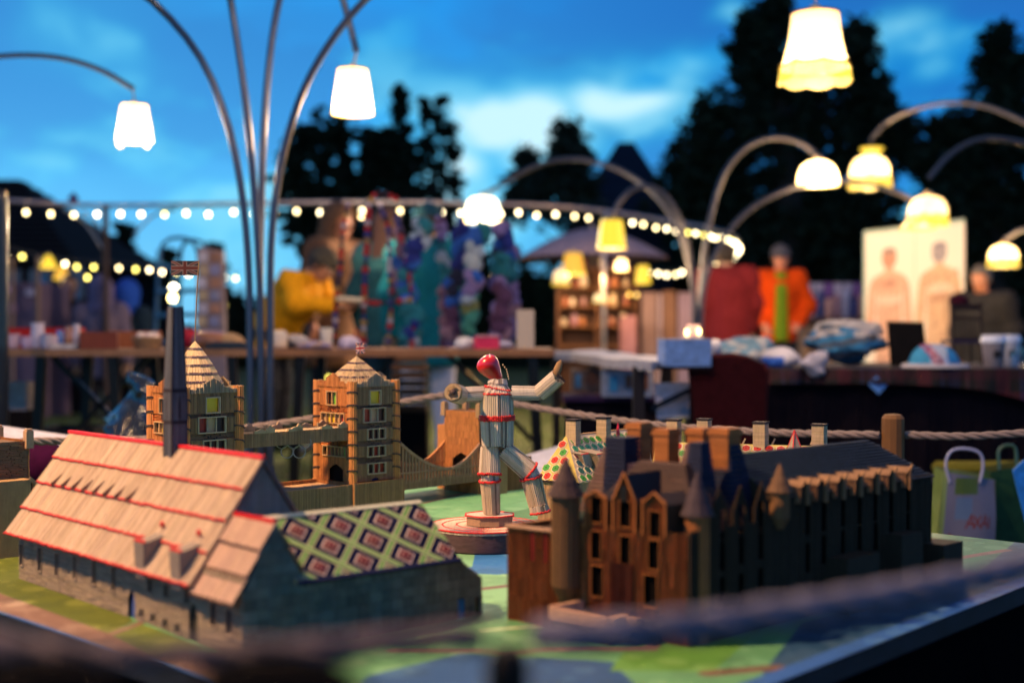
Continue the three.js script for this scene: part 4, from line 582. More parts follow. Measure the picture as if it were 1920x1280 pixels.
  part('raised_foot', (g) => bundle(g, P(1013, 962, 0), P(1010, 948, 0), [18.5 * k, 17 * k], [17 * k, 16 * k], yaw, [0.6, 0.5, 0.42], { n: 22, square: 0.6 }), (h) => headBand(h, P(1013, 960, 0), V3(0.2, -1, 0), yaw, [19 * k, 17 * k], 40, 0.0018));
}

// ---------------------------------------------------------------- matchstick mansion with a hexagon-tiled roof
{
  const O = V3(0.115, YB, -2.36), t = thing('matchstick_mansion', 'model mansion of matches with red, green and purple hexagon roof tiles and pale chimneys', 'model house', O.clone());
  const A = at(1062, 815, 2.40), y0 = A.y;                                             // left end of the front wing's ridge
  const B = at(1205, 818, 2.60), H = 0.082;
  const W = V3(B.x - A.x, 0, B.z - A.z).normalize(), Pn = V3(-W.z, 0, W.x);             // along the wing and towards the viewer's right
  const eh = YB + 0.075, drop = y0 - eh;
  const quadM = (name, pts, col, mat = M.paint) => { const g = new G(), n = V3().subVectors(pts[1], pts[0]).cross(V3().subVectors(pts[2], pts[0])).normalize(); g.hexa(pts.map((v) => v.clone().addScaledVector(n, -0.003)), pts, col); return g.build(name, mat, t); };
  function hexRoof(m, pts, s, pal, rowPal) {                                            // hexagonal tiles over the flat polygon pts (first edge is the eave)
    const o = pts[0], ax = V3().subVectors(pts[1], pts[0]).normalize(); let n = V3().subVectors(pts[1], pts[0]).cross(V3().subVectors(pts[2], pts[0])).normalize(); if (n.y < 0) n.negate(); const by = V3().crossVectors(n, ax); if (by.y < 0) by.negate();
    const p2 = pts.map((v) => { const d = V3().subVectors(v, o); return [d.dot(ax), d.dot(by)]; }), xs = p2.map((p) => p[0]), ys = p2.map((p) => p[1]);
    const ins = (x, y) => { let c = false; for (let i = 0, j = p2.length - 1; i < p2.length; j = i++) { const [xi, yi] = p2[i], [xj, yj] = p2[j]; if ((yi > y) !== (yj > y) && x < (xj - xi) * (y - yi) / (yj - yi) + xi) c = !c; } return c; };
    const dx = s * 2.05, dy = s * 1.72; let r = 0;
    for (let y = Math.min(...ys) + s * 0.8; y < Math.max(...ys); y += dy, r++) for (let x = Math.min(...xs) + (r % 2) * dx / 2, q = 0; x < Math.max(...xs); x += dx, q++) {
      const hx = [...Array(6)].map((_, i) => [x + Math.cos(i * 1.0472 + 0.5236) * s, y + Math.sin(i * 1.0472 + 0.5236) * s]); const inside = hx.filter(([a, b]) => ins(a, b)).length; if (inside < 4) continue;
      const g = new G(), L = (k, h) => hx.map(([a, b]) => o.clone().addScaledVector(ax, x + (a - x) * k).addScaledVector(by, y + (b - y) * k).addScaledVector(n, h)), col = rowPal ? rowPal[r % rowPal.length] : pal[Math.floor(rnd() * pal.length)];
      g.hexa(L(1, 0), L(0.98, 0.0016), [0.74, 0.62, 0.45]); g.hexa(L(0.80, 0.0012), L(0.76, 0.0024), jit(col, 0.12)); g.hexa(L(0.16, 0.002), L(0.12, 0.003), col.map((v) => v * 0.25));
      g.build('tile', M.paint, m);
    }
  }
  const chimney = (px, py, d, w, bot) => { const g = new G(), top = at(px, py, d), cc = [0.66, 0.48, 0.30], yw = -0.78, y1 = top.y, yb = y0 - bot; const n = Math.round((y1 - yb) / 0.0024); for (let i = 0; i < n; i++) g.box(top.x, yb + (i + 0.5) * 0.0024, top.z, w * (1 + rr(-0.02, 0.02)), 0.0022, w * (1 + rr(-0.02, 0.02)), jit(cc, 0.15), yw + 0.25); const m = g.build('chimney', M.match, t), c = new G(); c.box(top.x, y1 + 0.001, top.z, w * 1.14, 0.0035, w * 1.14, SOOT, yw + 0.25); c.build('chimney_cap', M.match, m); };
  const RDT = [0.55, 0.03, 0.02], GRT = [0.05, 0.30, 0.05], YLT = [0.7, 0.5, 0.06], PUR = [0.20, 0.02, 0.08];
  // front wing: hipped end towards the left, slope with two dormers towards the right
  const hipL = at(1006, 890, 2.36), hipR = at(1085, 925, 2.30); hipL.y = hipR.y = eh;
  const back = B.clone(); back.y = y0; const bR = hipR.clone().addScaledVector(W, 0.25), bL = hipL.clone().addScaledVector(W, 0.25);
  const hip = quadM('hip_roof', [hipL, hipR, A.clone()], [0.66, 0.5, 0.12]); hexRoof(hip, [hipL, hipR, A.clone()], 0.0105, [RDT, GRT], [RDT, GRT, RDT, GRT, RDT]);
  const sl = quadM('roof_slope', [hipR, bR, back, A.clone()], [0.55, 0.45, 0.36]); hexRoof(sl, [hipR, bR, back, A.clone()], 0.0098, [PUR, GRT], [GRT, [0.03, 0.14, 0.12], [0.03, 0.12, 0.14], PUR, [0.03, 0.26, 0.16]]);
  quadM('roof_slope', [bL, hipL, A.clone(), back], HONEY);
  { const g = new G(), q = (v, h) => V3(v.x, YB + h, v.z); const ins = (v) => v.clone().lerp(A, 0.06); const a = ins(hipL), c2 = ins(hipR), e = ins(bR), f = ins(bL); for (const [u, v] of [[a, c2], [c2, e], [f, a]]) { const d = V3().subVectors(v, u); d.y = 0; const l = d.length(); sticks(g, q(u, 0), d.normalize(), UP, l, 0.0026, 0.0016, () => [0, 0.078], [0.62, 0.42, 0.25], { tone: 0.12 }); } g.bar(hipL.clone().add(V3(0, -0.002, 0)), hipR.clone().add(V3(0, -0.002, 0)), 0.004, 0.004, UP, SOOT); g.build('wall', M.match, t); }
  for (const [px, py, s] of [[1088, 868, 0.040], [1116, 868, 0.036]]) { const c = at(px, py, 2.375), g = new G(), f = (dx, dy, dz) => c.clone().addScaledVector(W, dx).addScaledVector(UP, dy).addScaledVector(Pn, dz); const n0 = 0.018; sticks(g, f(-s / 2, 0.018, n0), W, UP, s, 0.0024, 0.0014, (a) => [-0.040 * (1 - Math.abs(a - s / 2) / (s / 2)), 0.0], [0.66, 0.56, 0.48], { out: Pn }); g.poly([f(-s / 2, 0.0185, n0), f(s / 2, 0.0185, n0), f(s / 2, 0.024, -0.03), f(-s / 2, 0.024, -0.03)], [0.45, 0.35, 0.27]); g.poly([f(-s / 2, 0.0185, n0), f(0, -0.022, n0), f(0, 0.0, -0.03), f(-s / 2, 0.024, -0.03)], [0.4, 0.3, 0.2]); g.poly([f(s / 2, 0.0185, n0), f(0, -0.022, n0), f(0, 0.0, -0.03), f(s / 2, 0.024, -0.03)], [0.3, 0.2, 0.12]); const m = g.build('dormer', M.match, t), h = new G(); for (let i = 0; i < 16; i++) h.ball(f(-s / 2 + s * i / 15, 0.0185, n0), 0.0014, RED, 1, 5); h.build('red_match_heads', M.redHead, m, { kind: 'stuff' }); }
  // rear wing with a slope facing the viewer
  const ra = at(1232, 826, 2.46), rb = at(1556, 838, 2.36); ra.y = rb.y = mix(ra.y, rb.y, 0.6); const RW = V3().subVectors(rb, ra).normalize(), RF = V3(-RW.z, 0, RW.x); if (RF.z < 0) RF.negate();
  const ea = ra.clone().addScaledVector(RF, 0.07), eb = rb.clone().addScaledVector(RF, 0.07); ea.y = eb.y = eh;
  const rs = quadM('roof_slope', [ea, eb, rb, ra], [0.66, 0.52, 0.14]); hexRoof(rs, [ea, eb, rb, ra], 0.0105, [RDT, GRT], [RDT, GRT, RDT, GRT, RDT, GRT]);
  const ga = ra.clone().addScaledVector(RF, -0.07), gb = rb.clone().addScaledVector(RF, -0.07); ga.y = gb.y = eh; quadM('roof_slope', [gb, ga, ra, rb], HONEY);
  { const g = new G(); const q = (v, h) => V3(v.x, YB + h, v.z), l = ra.distanceTo(rb); sticks(g, q(ea.clone().addScaledVector(RF, -0.006), 0), RW, UP, l, 0.003, 0.0016, () => [0, 0.078], [0.6, 0.42, 0.26]); sticks(g, q(gb, 0), RF, UP, 0.134, 0.003, 0.0016, (a) => [0, 0.078 + (ra.y - eh) * (1 - Math.abs(a - 0.07) / 0.07)], [0.6, 0.42, 0.26]); g.build('wall', M.match, t); }
  { const c = at(1490, 858, 2.30), g = new G(), gd = new G(); c.y = 0; pointedRoof(g, null, V3(c.x, 0, c.z), 0.036, eh + 0.0, at(1490, 806, 2.30).y, 1, 4, 0.42, [0.68, 0.52, 0.38], SOOT, { n: 11 }); const m = g.build('pyramid_roof', M.match, t), ap = V3(c.x, at(1490, 806, 2.30).y, c.z); for (let s = 0; s < 4; s++) { const a = 0.42 + s * 1.5708, e = V3(c.x + Math.cos(a) * 0.036, eh, c.z + Math.sin(a) * 0.036); gd.bar(e, ap, 0.002, 0.002, UP, RED); } gd.build('red_match_edges', M.redHead, m); }
  chimney(1075, 788, 2.40, 0.021, 0.03); chimney(1132, 784, 2.47, 0.021, 0.03); chimney(1264, 788, 2.48, 0.022, 0.03); chimney(1321, 787, 2.45, 0.022, 0.03); chimney(1427, 793, 2.40, 0.023, 0.03); chimney(1537, 797, 2.36, 0.023, 0.03);
  for (const px of [1358, 1392, 1420, 1448, 1520]) { const g = new G(), a = at(px, 834, 2.41), b2 = at(px + 6, 822, 2.41); g.bar(a, b2, 0.0022, 0.0022, V3(0, 0, 1), CREAM); g.build('roof_finial', M.match, t); }
  { const g = new G(), a = at(1159, 814, 2.5); g.lathe(a, [[0.001, 0.022], [0.002, 0.016], [0.0042, 0], [0.0042, -0.03], [0.001, -0.031]], RED, 10); g.build('red_finial', M.gloss, t); }
}
// ---------------------------------------------------------------- brown matchstick castle
{
  const O = V3(0.194, YB, -1.405), U = V3(0.747, 0, -0.664), V = V3(-0.795, 0, -0.606), nU = U.clone().negate(), nV = V.clone().negate();
  const b = (u, v, h) => O.clone().addScaledVector(U, u).addScaledVector(V, v).addScaledVector(UP, h);
  const t = thing('matchstick_castle', 'dark brown model castle of matches with turrets, tall chimneys and dormers along its roof', 'model castle', O.clone());
  const BR = [0.40, 0.145, 0.045], BR2 = [0.055, 0.034, 0.02], RF = [0.03, 0.022, 0.03], RB = [0.012, 0.018, 0.05], PINK = [0.16, 0.085, 0.07];  // front wood coloured as lit, side wood as shaded: shade put into the colour
  const yh = (py, d) => at(960, py, d).y - YB;
  const quad = (g, u0, u1, v0, v1, h0, h1, col) => g.hexa([b(u0, v0, h0), b(u0, v1, h0), b(u1, v1, h0), b(u1, v0, h0)].reverse(), [b(u0, v0, h1), b(u0, v1, h1), b(u1, v1, h1), b(u1, v0, h1)].reverse(), col);
  const fV = (px, py, w, h) => { const [a, y] = onFace(O, V, px, py); return [a - w / 2, a + w / 2, y - h / 2, y + h / 2]; };
  const fU = (px, py, w, h) => { const [a, y] = onFace(O, U, px, py); return [a - w / 2, a + w / 2, y - h / 2, y + h / 2]; };
  const winPart = (OO, A, out, q, back = 0.004) => { const g = new G(); frame(g, OO, A, UP, out, q, 0.0007, 0.0022, A === U ? BR2 : BR); const m = g.build('window', M.match, t); pane(OO, A, UP, out, q, back, [0.004, 0.003, 0.003], M.matte, m, 'glass'); };
  // front wall of the main block
  const cols = [1120, 1174, 1230], fw = [];
  cols.forEach((px, i) => { fw.push(fV(px + [0, 0, 0][i], [955, 964, 983][i], 0.0155, 0.030)); fw.push(fV(px + [-1, 0, -3][i], [1022, 1031, 1040][i], 0.0145, 0.033)); });
  fw.push(fV(1121, 1089, 0.0165, 0.036), fV(1221, 1107, 0.0175, 0.036));
  const gc = cols.map((px) => onFace(O, V, px, 950)[0]), gh = [0.160, 0.178, 0.155].map((x, i) => yh([912, 882, 922][i], 1.45 + 0.04 * (2 - i)));
  const prof = (a) => { let h = 0.125; gc.forEach((g0, i) => { const d = Math.abs(a - g0), w = 0.0145; if (d < w) h = Math.max(h, gh[i] - d * (gh[i] - 0.155) / w); }); return h; };
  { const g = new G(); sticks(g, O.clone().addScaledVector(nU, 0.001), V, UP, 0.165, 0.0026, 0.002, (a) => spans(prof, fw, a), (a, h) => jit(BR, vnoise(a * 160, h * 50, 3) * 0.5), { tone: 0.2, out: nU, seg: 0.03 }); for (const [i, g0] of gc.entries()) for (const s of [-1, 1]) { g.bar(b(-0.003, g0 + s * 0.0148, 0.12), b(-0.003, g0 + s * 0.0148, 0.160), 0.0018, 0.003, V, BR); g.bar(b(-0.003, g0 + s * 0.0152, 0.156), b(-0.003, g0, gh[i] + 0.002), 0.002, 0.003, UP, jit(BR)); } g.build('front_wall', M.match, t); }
  for (const q of fw) winPart(O, V, nU, q);
  { const q = fV(1173, 925, 0.008, 0.018), g = new G(); const r = [[q[0], q[2]], [q[1], q[2]], [q[1], q[3]], [q[0], q[3]]].map(([a, h]) => b(-0.0035, a, h)); g.hexa(r.map((v) => v.clone().addScaledVector(U, 0.002)), r, [0.008, 0.006, 0.006]); g.build('window', M.gloss, t); }
  { const g = new G(), d = fV(1170, 1092, 0.030, 0.045); sticks(g, b(-0.0035, d[0], d[2] - 0.01), V, UP, d[1] - d[0], 0.0024, 0.0016, () => [0, d[3] - d[2] + 0.01], [0.22, 0.06, 0.025], { out: nU }); g.build('door', M.match, t); }
  // core and dormer roofs
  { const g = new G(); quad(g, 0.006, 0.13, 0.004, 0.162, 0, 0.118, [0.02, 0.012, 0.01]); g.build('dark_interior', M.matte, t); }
  for (const [i, g0] of gc.entries()) { const g = new G(), hh = gh[i], w = 0.0148; g.poly([b(-0.002, g0 - w, 0.155), b(-0.002, g0, hh), b(0.07, g0, hh), b(0.07, g0 - w, 0.155)], RF); g.poly([b(-0.002, g0 + w, 0.155), b(-0.002, g0, hh), b(0.07, g0, hh), b(0.07, g0 + w, 0.155)], RF); g.poly([b(0, g0 - w, 0.12), b(0, g0 - w, 0.155), b(0.05, g0 - w, 0.155), b(0.03, g0 - w, 0.12)], BR2); g.poly([b(0, g0 + w, 0.12), b(0, g0 + w, 0.155), b(0.05, g0 + w, 0.155), b(0.03, g0 + w, 0.12)], BR2); g.build('dormer_roof', M.match, t); }
  // steep main roofs
  const hipRoof = (u0, u1, v0, v1, h0, h1, in_, col) => { const g = new G(), B = [[u0, v0], [u0, v1], [u1, v1], [u1, v0]].reverse(), cu = (u0 + u1) / 2, cv = (v0 + v1) / 2, n = 16; const up = B.map(([u, v]) => [mix(u, cu, in_[0]), mix(v, cv, in_[1])]); for (let k = 0; k < n; k++) { const f0 = k / n, f1 = (k + 1) / n, R = (f, e) => B.map(([u, v], i) => b(mix(u, up[i][0], f) , mix(v, up[i][1], f), mix(h0, h1, f) + e * 0.5)); g.hexa(R(f0, 0.0006), R(f1, -0.001), jit(col, 0.14), false, k === n - 1); } return g.build('roof', M.match, t); };
  hipRoof(0.02, 0.12, 0.002, 0.165, 0.121, yh(858, 1.55), [0.9, 0.62], [0.055, 0.03, 0.03]);
  const yv = (px, py, d) => { const p = at(px, py, d), q = V3().subVectors(p, O); const det = U.x * V.z - U.z * V.x; return [(q.x * V.z - q.z * V.x) / det, (U.x * q.z - U.z * q.x) / det, p.y - YB]; };
  const pav = (px, pyTop, d, su, sv, hb, col, in_) => { const [u, v, h] = yv(px, pyTop, d); hipRoof(u - su, u + su, v - sv, v + sv, hb, h, in_, col); };
  pav(1168, 818, 1.60, 0.017, 0.017, 0.13, RB, [0.16, 0.16]); pav(1212, 868, 1.55, 0.02, 0.017, 0.12, [0.06, 0.035, 0.06], [0.2, 0.2]); pav(1298, 832, 1.53, 0.026, 0.02, 0.12, [0.15, 0.09, 0.075], [0.75, 0.75]); pav(1312, 828, 1.49, 0.018, 0.017, 0.12, RB, [0.55, 0.55]); pav(1368, 832, 1.52, 0.026, 0.022, 0.12, RB, [0.6, 0.6]);
  pav(1140, 838, 1.63, 0.026, 0.024, 0.12, [0.14, 0.085, 0.075], [0.85, 0.85]);
  const chim = (px, py, d, w, hb = 0.1) => { const [u, v, h] = yv(px, py, d), g = new G(); for (let k = 0, n = 18; k < n; k++) quad(g, u - w / 2, u + w / 2, v - w / 2, v + w / 2, mix(hb, h, k / n) + 0.0003, mix(hb, h, (k + 1) / n), jit(BR, 0.16)); quad(g, u - w * 0.58, u + w * 0.58, v - w * 0.58, v + w * 0.58, h - 0.008, h - 0.003, jit(BR)); g.build('chimney', M.match, t); };
  chim(1198, 792, 1.66, 0.021); chim(1250, 803, 1.56, 0.021, 0.09); chim(1314, 802, 1.57, 0.022); chim(1360, 802, 1.52, 0.024);
  // turrets: a shaft of matches under a pointed roof
  const turret = (px, pyApex, pyEave, pyFoot, d, r, col, rc, over = 1.28, corbel = true) => {
    const [u, v, ha] = yv(px, pyApex, d), he = yh(pyEave, d), hf = Math.max(0, yh(pyFoot, d)), c = b(u, v, 0), g = new G(), n = 22;
    for (let i = 0; i < n; i++) { const a0 = i / n * 6.283, a1 = (i + 0.94) / n * 6.283, am = (a0 + a1) / 2, q = (a, k, h) => c.clone().add(V3(Math.cos(a) * r * k, h, Math.sin(a) * r * k)), cc = jit(col, 0.16); for (const [x, y, k0, k1] of [[a0, am, 0.97, 1.03], [am, a1, 1.03, 0.97]]) { g.poly([q(x, k0, hf), q(x, k0, he), q(y, k1, he), q(y, k1, hf)], cc); if (corbel) g.poly([q(x, k0 * 0.35, Math.max(0, hf - r * 1.2)), q(x, k0, hf), q(y, k1, hf), q(y, k1 * 0.35, Math.max(0, hf - r * 1.2))], cc); } }
    const m = g.build('turret', M.match, t), f = new G(); pointedRoof(f, null, c, r * over, he - 0.002, ha, 3, 12, 0, rc, SOOT, { n: 4, lift: 0.0012 }); f.build('turret_roof', M.match, m); return [u, v];
  };
  turret(1061, 856, 926, 1098, 1.497, 0.0168, [0.16, 0.085, 0.04], [0.07, 0.045, 0.05]);
  turret(1308, 882, 962, 1230, 1.428, 0.0135, BR, [0.07, 0.05, 0.065], 1.35, false);
  turret(1463, 868, 918, 970, 1.51, 0.0115, [0.24, 0.12, 0.055], [0.20, 0.11, 0.065], 1.3);
  // low bastion on the left
  { const bo = b(0.0, 0.165, 0), H = yh(988, 1.53), q1 = onFace(b(-0.012, 0.165, 0), V, 998, 1020), q2 = onFace(b(-0.012, 0.165, 0), V, 1022, 1024), hs = [[q1[0] - 0.003, q1[0] + 0.003, q1[1] - 0.02, q1[1] + 0.02], [q2[0] - 0.003, q2[0] + 0.003, q2[1] - 0.02, q2[1] + 0.02]], g = new G(); void bo;
    sticks(g, b(-0.012, 0.165, 0), V, UP, 0.075, 0.0026, 0.002, (a) => spans(H, hs, a), BR, { out: nU, tone: 0.24, seg: 0.03 }); sticks(g, b(-0.012, 0.165, 0), U, UP, 0.10, 0.0026, 0.002, () => [0, H], BR2, { out: nV }); sticks(g, b(-0.012, 0.24, 0), U, UP, 0.10, 0.0026, 0.002, () => [0, H], [0.2, 0.09, 0.04], { out: V }); quad(g, -0.009, 0.09, 0.168, 0.237, 0, H - 0.006, [0.05, 0.025, 0.015]); g.bar(b(-0.012, 0.163, H), b(-0.012, 0.242, H), 0.006, 0.003, U, [0.5, 0.3, 0.2]); g.bar(b(-0.012, 0.165, H - 0.001), b(0.09, 0.165, H - 0.001), 0.005, 0.003, V, BR); g.bar(b(-0.012, 0.241, H - 0.001), b(0.09, 0.241, H - 0.001), 0.005, 0.003, V, BR); g.build('bastion', M.match, t); for (const q of hs) pane(b(-0.012, 0.165, 0), V, UP, nU, q, 0.0005, [0.12, 0.008, 0.006], M.paint, t, 'slit_window'); }
  // terrace in front of the door
  { const g = new G(), a = onFace(O, V, 1095, 1120)[0], c = onFace(O, V, 1232, 1120)[0], lo = Math.min(a, c), hi = Math.max(a, c), H = 0.030; quad(g, -0.052, -0.003, lo + 0.02, hi, 0, H - 0.008, BR2); quad(g, -0.03, -0.003, lo, lo + 0.02, 0, H - 0.003, BR2); g.bar(b(-0.052, lo + 0.02, H - 0.002), b(-0.052, hi, H - 0.002), 0.008, 0.012, U, [0.52, 0.30, 0.2]); g.bar(b(-0.053, hi, H - 0.001), b(-0.003, hi, H - 0.001), 0.007, 0.013, V, [0.54, 0.32, 0.22]); g.bar(b(-0.03, lo, H - 0.001), b(-0.03, lo + 0.02, H - 0.001), 0.01, 0.008, U, [0.52, 0.32, 0.22]); g.bar(b(-0.053, lo + 0.02, H), b(-0.026, lo + 0.02, H), 0.012, 0.008, V, [0.52, 0.32, 0.22]); g.build('terrace', M.match, t); }
  // long side wing
  const L = 0.506, rw = [];
  for (const [px, ys] of [[1352, [985, 1040, 1110]], [1388, [975, 1028, 1103]], [1424, [968, 1020, 1092]], [1512, [975, 1045]], [1543, [968, 1030]], [1578, [960, 1020]], [1610, [956, 1012]], [1640, [950, 1005]], [1669, [942, 995]], [1700, [935, 985]]]) for (const py of ys) rw.push(fU(px, py, 0.0115, 0.036));
  const rp = (a) => { if (a < 0.165) { let h = 0.128; for (const c of [0.052, 0.09, 0.13]) { const d = Math.abs(a - c); if (d < 0.015) h = Math.max(h, 0.174 - d * 2); } return h; } return 0.154; };
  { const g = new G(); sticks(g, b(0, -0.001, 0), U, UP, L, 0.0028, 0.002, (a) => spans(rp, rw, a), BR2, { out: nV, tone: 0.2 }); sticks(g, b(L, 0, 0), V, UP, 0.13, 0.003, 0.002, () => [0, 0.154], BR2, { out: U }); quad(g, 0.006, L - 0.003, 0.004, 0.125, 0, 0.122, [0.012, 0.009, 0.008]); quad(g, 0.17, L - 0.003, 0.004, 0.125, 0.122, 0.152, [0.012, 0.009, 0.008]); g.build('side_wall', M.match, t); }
  for (const q of rw) winPart(O, U, nV, q);
  { const g = new G(), n = 15, hr = 0.2; for (let k = 0; k < n; k++) for (let i = 0; i < 70; i++) { const f0 = k / n, f1 = (k + 1) / n, uA = mix(0.15, L + 0.004, i / 70) , uB = mix(0.15, L + 0.004, (i + 0.96) / 70); if (uB > L + 0.004 - 0.045 * f0) continue; const q = (u, f, e) => b(u, mix(-0.006, 0.064, f), mix(0.150, hr, f) + e); g.poly([q(uA, f0, 0.002), q(uA, f1, 0), q(uB, f1, 0), q(uB, f0, 0.002)], jit([0.014, 0.03, 0.07], 0.18)); } g.poly([b(0.15, 0.132, 0.150), b(0.15, 0.064, hr), b(L - 0.04, 0.064, hr), b(L, 0.132, 0.150)], RF); g.poly([b(L + 0.004, -0.006, 0.150), b(L + 0.004, 0.132, 0.150), b(L - 0.04, 0.064, hr)], [0.05, 0.04, 0.06]); g.poly([b(0.15, -0.006, 0.15), b(0.15, 0.132, 0.15), b(0.15, 0.064, hr)], BR2); g.build('long_roof', M.match, t); }
  for (const [px, py] of [[1487, 888], [1518, 884], [1556, 878], [1590, 874], [1622, 870], [1652, 865], [1686, 858]]) { const [u] = onFace(O, U, px, py), g = new G(), h = 0.156, w = 0.0068; sticks(g, b(u, -0.010, h - 0.014), V, UP, 0.014, 0.0024, 0.0014, () => [0, 0.022], [0.42, 0.24, 0.13], { out: nU }); g.poly([b(u - 0.001, -0.012, h + 0.006), b(u + w, -0.012, h + 0.014), b(u + w, 0.03, h + 0.014), b(u - 0.001, 0.03, h + 0.006)], [0.30, 0.17, 0.1]); g.poly([b(u + 2 * w, -0.012, h + 0.006), b(u + w, -0.012, h + 0.014), b(u + w, 0.03, h + 0.014), b(u + 2 * w, 0.03, h + 0.006)], RF); g.poly([b(u, -0.010, h - 0.014), b(u + 2 * w, -0.010, h - 0.014), b(u + 2 * w, -0.010, h + 0.006), b(u + w, -0.010, h + 0.014), b(u, -0.010, h + 0.006)], BR2); g.poly([b(u + 2 * w, -0.010, h - 0.014), b(u + 2 * w, 0.02, h - 0.005), b(u + 2 * w, 0.02, h + 0.006), b(u + 2 * w, -0.010, h + 0.006)], BR2); g.build('dormer', M.match, t); }
  for (let i = 0; i < 7; i++) { const u = 0.205 + i * 0.038, g = new G(), h = 0.160; g.bar(b(u, -0.012, h - 0.02), b(u, -0.012, h + 0.004), 0.004, 0.004, U, [0.3, 0.16, 0.08]); g.bar(b(u, -0.012, h + 0.004), b(u + 0.006, -0.012, h + 0.012), 0.003, 0.003, UP, [0.4, 0.22, 0.11]); g.build('roof_finial', M.match, t); }
  { const g = new G(); quad(g, L - 0.02, L + 0.03, -0.03, 0.05, 0, 0.062, BR2); quad(g, 0.26, 0.33, -0.03, -0.002, 0, 0.07, BR2); quad(g, 0.39, 0.44, -0.026, -0.002, 0, 0.085, BR2); g.build('outbuilding', M.match, t); }
}
// ---------------------------------------------------------------- smooth bodies from distance fields
function surf(sdf, lo, hi, cell) {                                                      // surface nets
  const n = [0, 1, 2].map((i) => Math.ceil((hi[i] - lo[i]) / cell) + 1), f = new Float32Array(n[0] * n[1] * n[2]), id = (i, j, k) => (k * n[1] + j) * n[0] + i;
  for (let k = 0; k < n[2]; k++) for (let j = 0; j < n[1]; j++) for (let i = 0; i < n[0]; i++) f[id(i, j, k)] = sdf(lo[0] + i * cell, lo[1] + j * cell, lo[2] + k * cell);
  const vi = new Int32Array(f.length).fill(-1), P = [], I = [];
  for (let k = 0; k < n[2] - 1; k++) for (let j = 0; j < n[1] - 1; j++) for (let i = 0; i < n[0] - 1; i++) {
    let s = 0, c = [0, 0, 0], m = 0; const v = []; for (let q = 0; q < 8; q++) { const x = f[id(i + (q & 1), j + (q >> 1 & 1), k + (q >> 2))]; v.push(x); if (x < 0) m |= 1 << q; }
    if (m === 0 || m === 255) continue;
    for (let a = 0; a < 8; a++) for (let d = 0; d < 3; d++) { const e = a | (1 << d); if (e === a) continue; if ((v[a] < 0) !== (v[e] < 0)) { const t = v[a] / (v[a] - v[e]); for (let z = 0; z < 3; z++) c[z] += (a >> z & 1) + (z === d ? t : 0); s++; } }
    vi[id(i, j, k)] = P.length / 3; P.push(lo[0] + (i + c[0] / s) * cell, lo[1] + (j + c[1] / s) * cell, lo[2] + (k + c[2] / s) * cell);
  }
  for (let k = 1; k < n[2] - 1; k++) for (let j = 1; j < n[1] - 1; j++) for (let i = 1; i < n[0] - 1; i++) {
    const a = f[id(i, j, k)] < 0; const st = [1, n[0], n[0] * n[1]];
    for (let d = 0; d < 3; d++) { const o = id(i, j, k), b = f[o + st[d]] < 0; if (a === b) continue; const u = st[(d + 1) % 3], w = st[(d + 2) % 3], q = [vi[o], vi[o - u], vi[o - u - w], vi[o - w]]; if (q.some((x) => x < 0)) continue; a ? I.push(q[0], q[1], q[2], q[0], q[2], q[3]) : I.push(q[0], q[2], q[1], q[0], q[3], q[2]); }
  }
  const g = new THREE.BufferGeometry(); g.setAttribute('position', new THREE.Float32BufferAttribute(P, 3)); g.setIndex(I); g.computeVertexNormals(); return g;
}
const smin = (a, b, k) => { const h = Math.max(k - Math.abs(a - b), 0) / k; return Math.min(a, b) - h * h * k * 0.25; };
function capsule(x, y, z, a, b, r0, r1) { const bx = b[0] - a[0], by = b[1] - a[1], bz = b[2] - a[2], px = x - a[0], py = y - a[1], pz = z - a[2], t = clamp((px * bx + py * by + pz * bz) / (bx * bx + by * by + bz * bz + 1e-9)), dx = px - bx * t, dy = py - by * t, dz = pz - bz * t; return Math.sqrt(dx * dx + dy * dy + dz * dz) - mix(r0, r1, t); }
const ell = (x, y, z, c, r) => { const dx = (x - c[0]) / r[0], dy = (y - c[1]) / r[1], dz = (z - c[2]) / r[2], k = Math.sqrt(dx * dx + dy * dy + dz * dz); return (k - 1) * Math.min(...r); };
function boundsOf(caps, pad) { const lo = [9, 9, 9], hi = [-9, -9, -9]; for (const [a, b, r0, r1] of caps) for (const [p, r] of [[a, r0], [b, r1]]) for (let i = 0; i < 3; i++) { lo[i] = Math.min(lo[i], p[i] - r - pad); hi[i] = Math.max(hi[i], p[i] + r + pad); } return [lo, hi]; }
